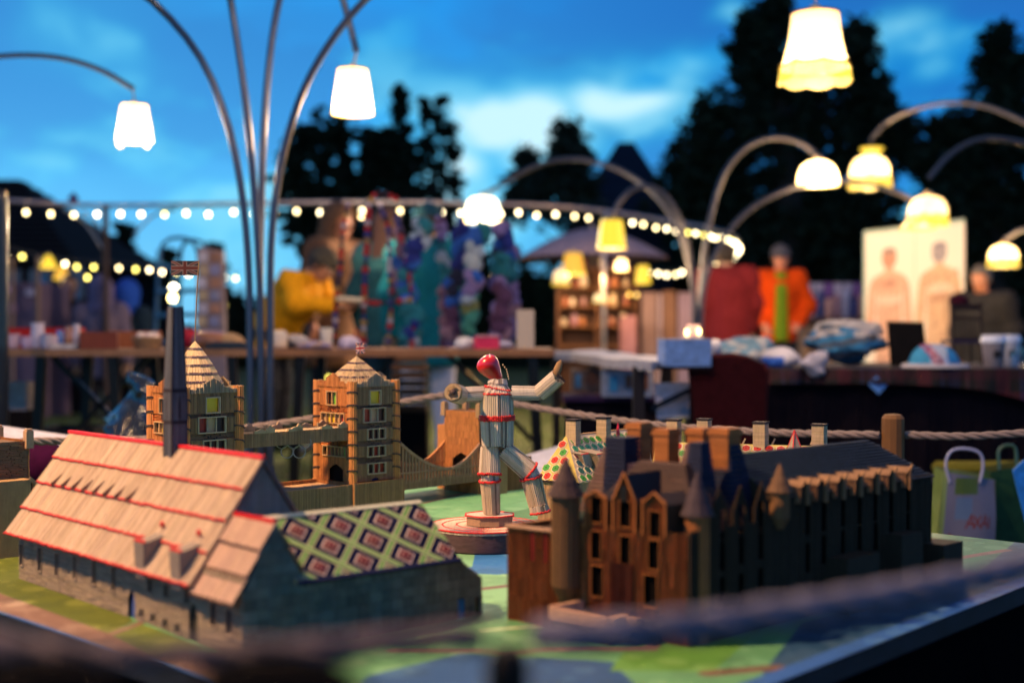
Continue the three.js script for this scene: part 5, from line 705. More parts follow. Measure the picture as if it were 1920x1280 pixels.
function person(o) {
  const H = (o.H ?? 1.72) / 1.72, pos = V3(o.x, o.y ?? 0, o.z), t = thing('person', o.label, 'person', pos, o.group), cy = Math.cos(o.yaw), sy = Math.sin(o.yaw), lean = o.lean ?? 0;
  const L = (p) => { const y = p[1] - 0.93, c = Math.cos(lean), s = Math.sin(lean); return [p[0], 0.93 + y * c - p[2] * s, y * s + p[2] * c]; };    // bends the upper body forward about the hips
  const J = { pelvis: [0, 0.95, 0], chest: L([0, 1.27, 0]), neck: L([0, 1.46, 0.005]), head: L([0, 1.60, 0.02]) };
  if (o.headDrop) J.head = [J.head[0], J.head[1] - o.headDrop, J.head[2] + o.headDrop * 0.5];
  const arm = (s, ov) => ({ sh: L([s * 0.175, 1.40, 0]), el: ov ? ov[0] : L([s * 0.245, 1.13, -0.02]), wr: ov ? ov[1] : L([s * 0.25, 0.89, 0.06]) });
  const A = [arm(-1, o.armL), arm(1, o.armR)], st = o.stride ?? 0.0;
  const legs = [-1, 1].map((s) => ({ hip: [s * 0.09, 0.92, 0], kn: [s * 0.10, 0.50, 0.02 + s * st * 0.5], an: [s * 0.105, 0.08, -0.02 + s * st], to: [s * 0.12, 0.035, 0.11 + s * st] }));
  const body = [[J.pelvis, J.chest, 0.13, 0.14], [J.chest, J.neck, 0.13, 0.06], [J.neck, J.head, 0.052, 0.05]];
  for (const a of A) body.push([J.chest, a.sh, 0.09, 0.065], [a.sh, a.el, 0.052, 0.042], [a.el, a.wr, 0.040, 0.028]);
  for (const g of legs) body.push([J.pelvis, g.hip, 0.11, 0.09], [g.hip, g.kn, 0.085, 0.055], [g.kn, g.an, 0.055, 0.038], [g.an, g.to, 0.04, 0.03]);
  const field = (caps, k) => (x, y, z) => { let d = 9; for (const c of caps) d = smin(d, capsule(x, y, z, c[0], c[1], c[2], c[3]), k); return d; };
  const finish = (g, col, name, mat, parent) => { const P = g.attributes.position, N = g.attributes.normal, C = new Float32Array(P.count * 3), U = new Float32Array(P.count * 2); for (let i = 0; i < P.count; i++) { const x = P.getX(i) * H, y = P.getY(i) * H, z = P.getZ(i) * H, nx = N.getX(i), nz = N.getZ(i); const cc = typeof col === 'function' ? col(P.getX(i), P.getY(i), P.getZ(i)) : col; P.setXYZ(i, x * cy + z * sy, y, -x * sy + z * cy); N.setXYZ(i, nx * cy + nz * sy, N.getY(i), -nx * sy + nz * cy); C.set(cc, i * 3); U[i * 2] = x + z; U[i * 2 + 1] = y; } g.setAttribute('color', new THREE.BufferAttribute(C, 3)); g.setAttribute('uv', new THREE.BufferAttribute(U, 2)); const m = new THREE.Mesh(g, mat); m.name = name; m.castShadow = m.receiveShadow = true; parent.add(m); return m; };
  const hd = J.head, tilt = o.headTilt ?? 0, ht = (x, y, z) => { const yy = y - hd[1], zz = z - hd[2], c = Math.cos(tilt), s = Math.sin(tilt); return [x - hd[0], yy * c + zz * s, -yy * s + zz * c]; };
  // body: coarse trunk and limbs, finer head and hands, all in one mesh
  const [lo, hi] = boundsOf(body, 0.05), coarse = surf(field(body, 0.04), lo, hi, 0.022), parts = [coarse];
  const headF = (x, y, z) => { const [a, b, c] = ht(x, y, z); let d = smin(ell(a, b, c, [0, 0.03, -0.01], [0.075, 0.095, 0.095]), ell(a, b, c, [0, -0.05, 0.025], [0.055, 0.065, 0.06]), 0.04); d = smin(d, capsule(a, b, c, [0, 0.015, 0.085], [0, -0.02, 0.108], 0.009, 0.014), 0.012); for (const s of [-1, 1]) { d = smin(d, ell(a, b, c, [s * 0.077, 0.0, -0.005], [0.01, 0.03, 0.018]), 0.008); d = Math.max(d, -ell(a, b, c, [s * 0.031, 0.022, 0.098], [0.016, 0.011, 0.014])); } d = smin(d, ell(a, b, c, [0, -0.052, 0.083], [0.022, 0.008, 0.008]), 0.008); return d; };
  parts.push(surf(headF, [hd[0] - 0.11, hd[1] - 0.16, hd[2] - 0.16], [hd[0] + 0.11, hd[1] + 0.16, hd[2] + 0.16], 0.007));
  for (const [i, a] of A.entries()) {
    const d = V3(...a.wr).sub(V3(...a.el)).normalize(), side = V3(i ? 1 : -1, 0, 0).addScaledVector(d, -d.x * (i ? 1 : -1)).normalize(), nrm = V3().crossVectors(d, side), q = (u, v, w) => V3(...a.wr).addScaledVector(d, u).addScaledVector(side, v).addScaledVector(nrm, w).toArray(), hc = [[q(0, 0, 0), q(0.07, 0.0, 0), 0.028, 0.034]];
    [[-0.028, 0.070], [-0.010, 0.080], [0.010, 0.076], [0.028, 0.060]].forEach(([v, l]) => { hc.push([q(0.085, v, 0), q(0.085 + l * 0.5, v * 1.1, 0.012), 0.0095, 0.009], [q(0.085 + l * 0.5, v * 1.1, 0.012), q(0.085 + l * 0.85, v * 1.1, 0.034), 0.009, 0.0075]); });
    hc.push([q(0.02, -0.028, 0.005), q(0.055, -0.052, 0.02), 0.013, 0.0105], [q(0.055, -0.052, 0.02), q(0.085, -0.055, 0.032), 0.0105, 0.0085]);
    const [l2, h2] = boundsOf(hc, 0.01); parts.push(surf(field(hc, 0.008), l2, h2, 0.007));
  }
  { let n = 0; const P = [], N = [], I = []; for (const g of parts) { P.push(...g.attributes.position.array); N.push(...g.attributes.normal.array); for (const i of g.index.array) I.push(i + n); n += g.attributes.position.count; } const g = new THREE.BufferGeometry(); g.setAttribute('position', new THREE.Float32BufferAttribute(P, 3)); g.setAttribute('normal', new THREE.Float32BufferAttribute(N, 3)); g.setIndex(I); finish(g, o.skin ?? [0.42, 0.24, 0.16], 'body', M.skin, t); }
  { const e = new G(), R = (a, b, c) => { const cc = Math.cos(tilt), s = Math.sin(tilt), x = a + hd[0], y = hd[1] + b * cc - c * s, z = hd[2] + b * s + c * cc; return V3((x * cy + z * sy) * H, y * H, (-x * sy + z * cy) * H).add(pos); }; for (const s of [-1, 1]) e.ball(R(s * 0.031, 0.022, 0.08), 0.0125, [0.5, 0.48, 0.45], 1, 8), e.ball(R(s * 0.031, 0.022, 0.088), 0.0065, [0.02, 0.012, 0.01], 1, 6); e.build('eyes', M.ceramic, t); const m = new G(); m.ball(R(0, -0.052, 0.088), 0.012, [0.3, 0.08, 0.07], 0.4, 8); m.build('mouth', M.skin, t); }
  // clothes
  const fold = (x, y, z) => (vnoise(x * 9 + 5, y * 14, z * 9) - 0.5) * 0.022;
  const jr = o.bulk ?? 0.03, hem = o.hem ?? 0.80, jac = [[J.pelvis, J.chest, 0.135 + jr, 0.145 + jr], [J.chest, J.neck, 0.13 + jr, 0.055 + jr * 0.6]]; if (hem < 0.95) jac.push([[0, hem, 0], J.pelvis, 0.15 + jr, 0.135 + jr]);
  for (const a of A) { const e = [mix(a.el[0], a.wr[0], 0.93), mix(a.el[1], a.wr[1], 0.93), mix(a.el[2], a.wr[2], 0.93)]; jac.push([J.chest, a.sh, 0.10 + jr * 0.6, 0.065 + jr], [a.sh, a.el, 0.056 + jr, 0.048 + jr * 0.8], [a.el, e, 0.048 + jr * 0.8, 0.042 + jr * 0.4]); }
  { const f = field(jac, 0.05), [l, h] = boundsOf(jac, 0.05); finish(surf((x, y, z) => Math.max(f(x, y, z) + fold(x, y, z), (hem - 0.07) - y, y - (J.neck[1] + 0.035) - (z - J.neck[2]) * -0.2), l, h, 0.02), o.jacket, o.topName ?? 'jacket', M.cloth, t); }
  const tr = []; for (const g of legs) tr.push([J.pelvis, g.hip, 0.125, 0.105], [g.hip, g.kn, 0.105, 0.08], [g.kn, [g.an[0], g.an[1] + 0.02, g.an[2]], 0.08, 0.07]);
  { const f = field(tr, 0.03), [l, h] = boundsOf(tr, 0.04); finish(surf((x, y, z) => Math.max(f(x, y, z) + fold(x, y, z) * 0.6, y - 1.0, 0.07 - y), l, h, 0.022), o.trousers ?? [0.02, 0.02, 0.03], 'trousers', M.cloth, t); }
  const sh = []; for (const g of legs) sh.push([[g.an[0], 0.07, g.an[2] - 0.02], [g.to[0], 0.045, g.to[2] + 0.02], 0.058, 0.048], [g.an, [g.an[0], 0.17, g.an[2]], 0.062, 0.06]);
  { const f = field(sh, 0.03), [l, h] = boundsOf(sh, 0.03); finish(surf((x, y, z) => Math.max(f(x, y, z), -y + 0.004), l, h, 0.014), o.shoes ?? [0.012, 0.01, 0.012], 'shoes', M.cloth, t); }
  const headBox = [[hd[0] - 0.17, hd[1] - (o.longHair ?? 0.16) - 0.04, hd[2] - 0.2], [hd[0] + 0.17, hd[1] + 0.22, hd[2] + 0.18]];
  if (o.hair) finish(surf((x, y, z) => { const [a, b, c] = ht(x, y, z); let d = ell(a, b, c, [0, 0.035, -0.02], [0.088, 0.103, 0.105]); if (o.longHair) d = smin(d, capsule(a, b, c, [0, 0, -0.055], [0, -o.longHair, -0.085], 0.085, 0.10), 0.05); d += (vnoise(x * 40, y * 12, z * 40) - 0.5) * 0.014; return Math.max(d, Math.min(c - 0.035 - Math.max(0, b - 0.06) * 1.6, 0.075 - b + (c < 0.03 ? -9 : 0)), -0.15 - b - (o.longHair ?? 0)); }, headBox[0], headBox[1], 0.011), o.hair, 'hair', M.hair, t);
  if (o.hat) finish(surf((x, y, z) => { const [a, b, c] = ht(x, y, z); let d = ell(a, b, c, [0, 0.05, -0.012], [0.098, 0.112, 0.118]); d += (vnoise(x * 25, y * 60, z * 25) - 0.5) * 0.008; if (o.hatBand !== false) d = smin(d, Math.max(ell(a, b, c, [0, 0.045, -0.01], [0.106, 0.04, 0.124]), 0), 0.02); d = Math.max(d, 0.042 - b - c * 0.1); if (o.brim) d = Math.min(d, Math.max(ell(a, b, c, [0, 0.04, 0.09], [0.085, 0.012, 0.10]), -c)); if (o.pom) d = Math.min(d, ell(a, b, c, [0, 0.17, -0.02], [0.035, 0.035, 0.035])); return d; }, headBox[0], [headBox[1][0], headBox[1][1] + 0.05, headBox[1][2] + 0.06], 0.012), o.hat, o.brim ? 'cap' : 'woolly_hat', M.cloth, t);
  if (o.hood) finish(surf((x, y, z) => { const [a, b, c] = ht(x, y, z); let d = ell(a, b, c, [0, 0.03, -0.03], [0.125, 0.145, 0.14]); d = smin(d, capsule(a, b, c, [0, -0.12, -0.04], [0, -0.2, -0.04], 0.12, 0.14), 0.06); d = Math.max(d, -ell(a, b, c, [0, 0.0, 0.06], [0.088, 0.115, 0.16])); return d + fold(x, y, z) * 0.5; }, headBox[0], headBox[1], 0.013), o.hood, 'hood', M.cloth, t);
  if (o.shirt) { const g = new G(), q = (x, y, z) => { const p = L([x, y, z]); return V3((p[0] * cy + p[2] * sy) * H, p[1] * H, (-p[0] * sy + p[2] * cy) * H).add(pos); }; const zf = 0.155 + jr; for (let i = 0; i < 10; i++) { const y0 = mix(0.76, 1.47, i / 10), y1 = mix(0.76, 1.47, (i + 1) / 10), w = (y) => 0.058 + 0.014 * (1 - sstep(0.8, 1.4, y)), z = (y) => zf + 0.02 - 0.115 * sstep(1.26, 1.5, y) ; for (let k = 0; k < 6; k++) { const xa = mix(-1, 1, k / 6), xb = mix(-1, 1, (k + 1) / 6), c = (x) => 0.02 * x * x; g.poly([q(xa * w(y0), y0, z(y0) - c(xa)), q(xb * w(y0), y0, z(y0) - c(xb)), q(xb * w(y1), y1, z(y1) - c(xb)), q(xa * w(y1), y1, z(y1) - c(xa))], o.shirt); } } g.build('shirt_front', M.cloth, t); }
  return t;
}
// ---------------------------------------------------------------- trees, hedge and houses behind the market
// a tree: trunk and limbs, and a crown of leaf-sized faces gathered round many sprigs; blobs are [px, py, radius px] of the crown's masses at depth d
function tree(name, label, d, trunkPx, blobs, o = {}) {
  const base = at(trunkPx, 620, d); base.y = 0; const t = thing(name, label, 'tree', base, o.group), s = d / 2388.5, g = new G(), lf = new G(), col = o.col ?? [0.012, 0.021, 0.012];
  const topB = blobs.reduce((a, b) => (b[1] < a[1] ? b : a)), top = at(topB[0], topB[1], d), r0 = o.trunk ?? 0.28;
  const trunkPts = [base, base.clone().lerp(top, 0.4).add(V3(rr(-0.3, 0.3), 0, rr(-0.3, 0.3))), top]; const lathe = (a, b, ra, rb) => { const dd = V3().subVectors(b, a), x = V3(1, 0.01, 0).cross(dd).normalize(), y = V3().crossVectors(dd, x).normalize(), n = 7; for (let i = 0; i < n; i++) { const q = (k, p, r) => p.clone().addScaledVector(x, Math.cos(k / n * 6.283) * r).addScaledVector(y, Math.sin(k / n * 6.283) * r); g.poly([q(i, a, ra), q(i + 1, a, ra), q(i + 1, b, rb), q(i, b, rb)], jit([0.022, 0.016, 0.012], 0.15)); } };
  lathe(trunkPts[0], trunkPts[1], r0, r0 * 0.7); lathe(trunkPts[1], trunkPts[2], r0 * 0.7, r0 * 0.12);
  for (const [px, py, r] of blobs) {
    const c = at(px, py, d), R = r * s, n = Math.round((o.density ?? 1) * (420 + 900 * R * R)); c.z += rr(-0.3, 0.3) * R;
    const f = trunkPts[1].clone().lerp(top, rr(0.0, 0.5)); if (f.y < c.y) lathe(f, c, r0 * 0.22, r0 * 0.05);
    const sprigs = []; for (let i = 0, k = Math.round(26 + R * 40); i < k; i++) { const u = rr(-1, 1), a = rr(0, 6.283), q = Math.sqrt(1 - u * u), m = R * Math.pow(rnd(), 0.5) * rr(0.7, 1.3) ; sprigs.push(V3(q * Math.cos(a) * m, u * m * (o.tall ?? 1), q * Math.sin(a) * m * 0.8).add(c)); }
    for (let i = 0; i < n; i++) {
      const sp = sprigs[Math.floor(rnd() * sprigs.length)], sr = (o.sprig ?? 0.3) * (0.5 + sp.x * 7 % 0.6), p = sp.clone().add(V3(rr(-sr, sr) * rr(0.2, 1), rr(-sr, sr) * rr(0.2, 1) + (o.lift ?? 0), rr(-sr, sr) * rr(0.2, 1))), z = (o.leaf ?? 0.105) * rr(0.45, 1.5), a = rr(0, 6.283), b = rr(-1, 1), x = V3(Math.cos(a), b * 0.8, Math.sin(a)).normalize(), y = V3(rr(-1, 1), rr(-1, 1), rr(-1, 1)).cross(x).normalize(), cc = jit(col, 0.4);
      lf.poly([p.clone().addScaledVector(x, -z), p.clone().addScaledVector(y, z * 0.45), p.clone().addScaledVector(x, z), p.clone().addScaledVector(y, -z * 0.45)], cc);
    }
  }
  g.build('trunk', M.bark, t); lf.build('crown', M.leaf, t); return t;
}
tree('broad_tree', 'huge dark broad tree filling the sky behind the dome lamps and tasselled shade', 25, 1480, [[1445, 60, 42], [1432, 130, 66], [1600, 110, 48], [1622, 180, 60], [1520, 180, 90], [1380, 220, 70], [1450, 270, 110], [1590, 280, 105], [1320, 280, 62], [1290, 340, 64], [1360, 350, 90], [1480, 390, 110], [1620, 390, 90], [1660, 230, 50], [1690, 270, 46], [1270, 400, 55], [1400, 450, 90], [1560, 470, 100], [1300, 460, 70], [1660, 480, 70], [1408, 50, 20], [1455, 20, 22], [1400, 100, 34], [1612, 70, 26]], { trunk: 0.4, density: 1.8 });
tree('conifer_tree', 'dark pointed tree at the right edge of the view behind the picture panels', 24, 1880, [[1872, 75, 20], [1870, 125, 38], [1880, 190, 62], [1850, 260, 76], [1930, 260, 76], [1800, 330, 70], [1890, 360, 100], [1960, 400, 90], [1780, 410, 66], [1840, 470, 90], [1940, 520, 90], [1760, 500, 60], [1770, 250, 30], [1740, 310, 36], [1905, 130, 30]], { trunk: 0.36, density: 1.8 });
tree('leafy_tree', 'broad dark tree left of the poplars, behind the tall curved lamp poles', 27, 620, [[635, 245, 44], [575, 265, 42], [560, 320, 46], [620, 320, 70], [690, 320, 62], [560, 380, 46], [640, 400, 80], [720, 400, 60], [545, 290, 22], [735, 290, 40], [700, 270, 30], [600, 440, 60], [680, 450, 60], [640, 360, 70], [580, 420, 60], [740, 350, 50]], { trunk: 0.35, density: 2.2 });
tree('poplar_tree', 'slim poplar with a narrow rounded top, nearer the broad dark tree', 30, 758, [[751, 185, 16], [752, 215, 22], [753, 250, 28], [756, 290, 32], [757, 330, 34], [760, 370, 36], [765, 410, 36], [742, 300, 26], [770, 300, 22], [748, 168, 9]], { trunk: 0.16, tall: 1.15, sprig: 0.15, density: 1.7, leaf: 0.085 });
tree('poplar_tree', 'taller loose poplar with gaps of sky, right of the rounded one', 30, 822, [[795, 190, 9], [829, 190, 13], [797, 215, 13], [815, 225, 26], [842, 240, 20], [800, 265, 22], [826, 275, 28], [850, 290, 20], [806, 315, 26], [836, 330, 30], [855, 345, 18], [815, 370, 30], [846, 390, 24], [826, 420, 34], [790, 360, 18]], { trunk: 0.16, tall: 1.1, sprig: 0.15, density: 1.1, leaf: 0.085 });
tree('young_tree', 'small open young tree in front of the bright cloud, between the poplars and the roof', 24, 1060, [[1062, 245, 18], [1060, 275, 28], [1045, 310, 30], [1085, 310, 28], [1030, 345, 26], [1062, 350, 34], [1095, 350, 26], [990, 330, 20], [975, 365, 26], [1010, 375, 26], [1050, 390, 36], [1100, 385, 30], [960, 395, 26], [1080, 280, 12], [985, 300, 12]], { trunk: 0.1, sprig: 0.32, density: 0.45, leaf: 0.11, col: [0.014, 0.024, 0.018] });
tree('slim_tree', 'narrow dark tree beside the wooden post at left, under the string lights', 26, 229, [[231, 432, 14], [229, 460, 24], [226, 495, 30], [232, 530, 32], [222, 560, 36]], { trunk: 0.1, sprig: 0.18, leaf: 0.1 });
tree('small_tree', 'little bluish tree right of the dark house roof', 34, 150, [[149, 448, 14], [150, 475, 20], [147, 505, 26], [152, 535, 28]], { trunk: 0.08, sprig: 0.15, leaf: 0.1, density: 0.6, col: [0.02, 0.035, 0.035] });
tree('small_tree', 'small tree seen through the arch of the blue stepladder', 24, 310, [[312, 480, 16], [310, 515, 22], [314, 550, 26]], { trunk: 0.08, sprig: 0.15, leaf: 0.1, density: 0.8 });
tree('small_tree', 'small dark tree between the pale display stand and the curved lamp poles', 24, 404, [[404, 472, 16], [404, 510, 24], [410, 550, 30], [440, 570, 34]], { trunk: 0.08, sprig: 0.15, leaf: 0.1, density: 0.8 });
{ // clipped hedge closing the field
  const t = thing('hedge', 'long dark hedge closing the field behind the stalls', 'hedge', V3(0, 0, -29)), g = new G(), lf = new G();
  for (let i = 0; i < 60; i++) { const x0 = -14 + i * 0.5, h = (x) => (x < -3.8 ? 0.95 : x < 2 ? 2.6 : 3.4) + (vnoise(x * 1.1, 3, 1) - 0.5) * 1.4; g.box(x0 + 0.25, h(x0) * 0.45, -29, 0.52, h(x0) * 0.9, 1.4, jit([0.006, 0.010, 0.005], 0.3)); for (let k = 0; k < 220; k++) { const p = V3(x0 + rr(-0.3, 0.8), rr(0.1, 1.05) * h(x0), -28.25 + rr(-0.25, 0.25)), z = 0.12 * rr(0.6, 1.4), a = rr(0, 6.28), x = V3(Math.cos(a), Math.sin(a), rr(-0.7, 0.7)).normalize(), y = V3(rr(-1, 1), rr(-1, 1), rr(-1, 1)).cross(x).normalize(); lf.poly([p.clone().addScaledVector(x, -z), p.clone().addScaledVector(y, z * 0.5), p.clone().addScaledVector(x, z), p.clone().addScaledVector(y, -z * 0.5)], jit([0.012, 0.02, 0.008], 0.4)); } }
  g.build('stems', M.leaf, t); lf.build('foliage', M.leaf, t);
}
function house(name, label, d, x0, x1, eaveY, ridgeY, hipL, hipR, depth, wc, rc, wins) {
  const a = at(x0, eaveY, d), b = at(x1, eaveY, d), r = at(960, ridgeY, d + depth / 2).y, t = thing(name, label, 'house', V3((a.x + b.x) / 2, 0, -d)), g = new G(), z1 = -d - depth, zm = -d - depth / 2, s = d / 2388.5;
  g.hexa([V3(a.x, 0, -d), V3(b.x, 0, -d), V3(b.x, 0, z1), V3(a.x, 0, z1)], [V3(a.x, a.y, -d), V3(b.x, a.y, -d), V3(b.x, a.y, z1), V3(a.x, a.y, z1)], wc); g.build('wall', M.matte, t);
  const f = new G(), o = 0.18, A = V3(a.x - o, a.y - 0.1, -d + o), B = V3(b.x + o, a.y - 0.1, -d + o), C = V3(b.x + o, a.y - 0.1, z1 - o), D = V3(a.x - o, a.y - 0.1, z1 - o), R0 = V3(a.x + hipL * s, r, zm), R1 = V3(b.x * (1 + depth / 2 / d) - hipR * s, r, zm);
  const n = 16; for (const [p, q, u, v] of [[A, B, R1, R0], [C, D, R0, R1]]) for (let k = 0; k < n; k++) { const L = (f0, e) => [p.clone().lerp(v, f0), q.clone().lerp(u, f0)].map((w) => w.add(V3(0, e, 0))); const [l0, l1] = L(k / n, 0.05), [m0, m1] = L((k + 1) / n, 0.01); f.poly([l0, l1, m1, m0], jit(rc, 0.15)); const [k0, k1] = L(k / n, 0); f.poly([k0, k1, l1, l0], rc); }
  f.poly([B, C, R1], rc); f.poly([D, A, R0], rc); f.poly([A, B, C, D], rc); f.build('roof', M.matte, t);
  for (const [wx, wy, ww, wh, c] of wins) { const p = at(wx, wy, d), w = new G(), W2 = ww * s / 2, H2 = wh * s / 2; frame(w, V3(p.x, p.y, -d), V3(1, 0, 0), UP, V3(0, 0, 1), [-W2, W2, -H2, H2], 0.08, 0.08, [0.2, 0.2, 0.22]); const m = w.build('window', M.paint, t), gl = new G(); gl.box(p.x, p.y, -d + 0.02, W2 * 2, H2 * 2, 0.02, c); gl.build('glass', M.gloss, m); }
}
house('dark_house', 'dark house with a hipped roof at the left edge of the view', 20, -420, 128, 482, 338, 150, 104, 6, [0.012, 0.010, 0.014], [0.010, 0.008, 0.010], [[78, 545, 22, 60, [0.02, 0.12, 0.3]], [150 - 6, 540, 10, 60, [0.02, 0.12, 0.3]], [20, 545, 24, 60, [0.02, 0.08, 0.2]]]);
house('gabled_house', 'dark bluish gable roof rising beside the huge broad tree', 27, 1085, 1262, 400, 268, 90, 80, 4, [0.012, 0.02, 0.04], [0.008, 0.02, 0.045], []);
// ---------------------------------------------------------------- lamps
const cloth = (r, g, b) => new THREE.MeshPhysicalMaterial({ color: new THREE.Color(0.85, 0.74, 0.52), roughness: 1, transmission: 0.45, thickness: 0, emissive: new THREE.Color(1, g / r, b / r), emissiveIntensity: r, side: THREE.DoubleSide });
const GW = { white: cloth(0.55, 0.45, 0.27), warm: cloth(0.48, 0.33, 0.12), yellow: glow(1.35, 0.88, 0.05), amber: glow(1.1, 0.55, 0.04), bulb: glow(13, 10.5, 6.2), bulbY: glow(9, 7.4, 1.6), flame: glow(9, 6, 2.2), dim: glow(0.75, 0.5, 0.28) };
// a hanging shade; prof is a lathe profile in metres below the top, frill adds a scalloped fringe
function shade(label, px, py, d, kind, w, h, o = {}) {
  const p = at(px, py, d), t = thing('hanging_lamp', label, 'lamp', p, o.group ?? 'lit lamps hanging over the market'), g = new G(), q = (r, y) => new THREE.Vector2(r * w, -y * h);
  const prof = { drum: [[0.36, 0], [0.40, 0.25], [0.45, 0.6], [0.5, 1]], empire: [[0.33, 0], [0.345, 0.18], [0.375, 0.45], [0.42, 0.72], [0.48, 0.98]], dome: [[0.04, 0], [0.22, 0.06], [0.38, 0.22], [0.47, 0.5], [0.5, 0.8], [0.5, 1]], bell: [[0.08, 0], [0.3, 0.08], [0.42, 0.3], [0.47, 0.62], [0.5, 1]], cone: [[0.12, 0], [0.28, 0.35], [0.4, 0.7], [0.5, 1]] }[kind].map(([r, y]) => q(r, y));
  const lift = 40; void lift; const lg = new THREE.LatheGeometry(prof, 28); g.geo(lg, [0.8, 0.7, 0.5], new THREE.Matrix4().setPosition(p)); g.build('shade', o.mat ?? GW.white, t);
  const rim = prof[prof.length - 1].x, tr = new G();
  if (o.frill) {
    const n = 96, sc = o.scallops ?? 9, fh = o.frill; for (let i = 0; i < n; i++) { const a0 = i / n * 6.2832, a1 = (i + 0.86) / n * 6.2832, wv = (a) => 0.5 + 0.5 * Math.abs(Math.sin(a * sc / 2)), y0 = (a) => -h * 0.98 + fh * 0.35 * (1 - wv(a)), y1 = (a) => -h * 0.98 - fh * (0.62 + 0.38 * wv(a)), P = (a, r, y) => p.clone().add(V3(Math.cos(a) * r, y, Math.sin(a) * r)); tr.poly([P(a0, rim * 1.015, y0(a0)), P(a0, rim * 1.08, y1(a0)), P(a1, rim * 1.08, y1(a1)), P(a1, rim * 1.015, y0(a1))], [0.7, 0.45, 0.1]); }
    tr.build('fringe', o.frillMat ?? GW.yellow, t);
    const bd = new G(); for (let i = 0; i < 96; i++) { const a0 = i / 96 * 6.2832, a1 = (i + 1) / 96 * 6.2832, y = (a) => -h * 0.98 + fh * 0.35 * (0.5 - 0.5 * Math.abs(Math.sin(a * sc / 2))) + 0.002, P = (a) => p.clone().add(V3(Math.cos(a) * rim * 1.03, y(a), Math.sin(a) * rim * 1.03)); bd.bar(P(a0), P(a1), 0.006, 0.006, UP, [0.16, 0.09, 0.03]); } bd.build('braid', M.cloth, t);
  } else if (o.rim !== false) { tr.geo(new THREE.TorusGeometry(rim, w * 0.02, 6, 36).rotateX(Math.PI / 2), [0.6, 0.4, 0.1], new THREE.Matrix4().setPosition(p.clone().add(V3(0, -h, 0)))); tr.build('rim', o.rimMat ?? GW.yellow, t); }
  const tp = new G(); tp.geo(new THREE.TorusGeometry(prof[0].x, w * 0.016, 6, 30).rotateX(Math.PI / 2), [0.2, 0.12, 0.07], new THREE.Matrix4().setPosition(p)); tp.build('top_ring', M.cloth, t);
  const cap = new G(); cap.lathe(p, [[0.001, 0.03], [0.02, 0.028], [0.026, 0.008], [0.03, 0]].map(([r, y]) => [r * w * 4, y * w * 4]), [0.5, 0.36, 0.2], 14);
  if (o.cord) { const e = o.cord; cap.tube([p.clone().add(V3(0, w * 0.1, 0)), p.clone().lerp(e, 0.5), e], 0.004, [0.2, 0.14, 0.14]); } cap.build('cap_and_cord', M.plastic, t);
  const bl = new G(); if (o.bulb !== false) bl.ball(p.clone().add(V3(0, -h * 0.55, 0)), Math.min(0.035, w * 0.14), [1, 1, 1], 1.2, 12); if (!bl.empty) bl.build('bulb', GW.bulb, t);
  if (o.light) { lamp(p.clone().add(V3(0, -h * 1.12 - (o.frill ?? 0), 0)), o.light, o.color, 3); if (o.mat === GW.white || o.mat === GW.warm) lamp(p.clone().add(V3(0, -h * 0.55, 0)), 0.034 * Math.pow(w / 0.16, 2), [1, 0.8, 0.5], 1.5); }
  return p;
}
function poles(name, label, list, r, group, foot, col = [0.075, 0.075, 0.105], mat = M.pole) { const t = thing(name, label, 'lamp post', V3(foot.x, 0, foot.z), group); for (const pts of list) { const g = new G(); g.tube(pts, r, col, 70, 10); g.build('curved_pole', mat, t); } const f = new G(); f.lathe(V3(foot.x, 0, foot.z), [[0.001, 0], [0.2, 0], [0.2, 0.02], [0.06, 0.035], [0.05, 0.12], [0.001, 0.12]], [0.2, 0.2, 0.2], 20); f.build('base_plate', M.metal, t); return t; }
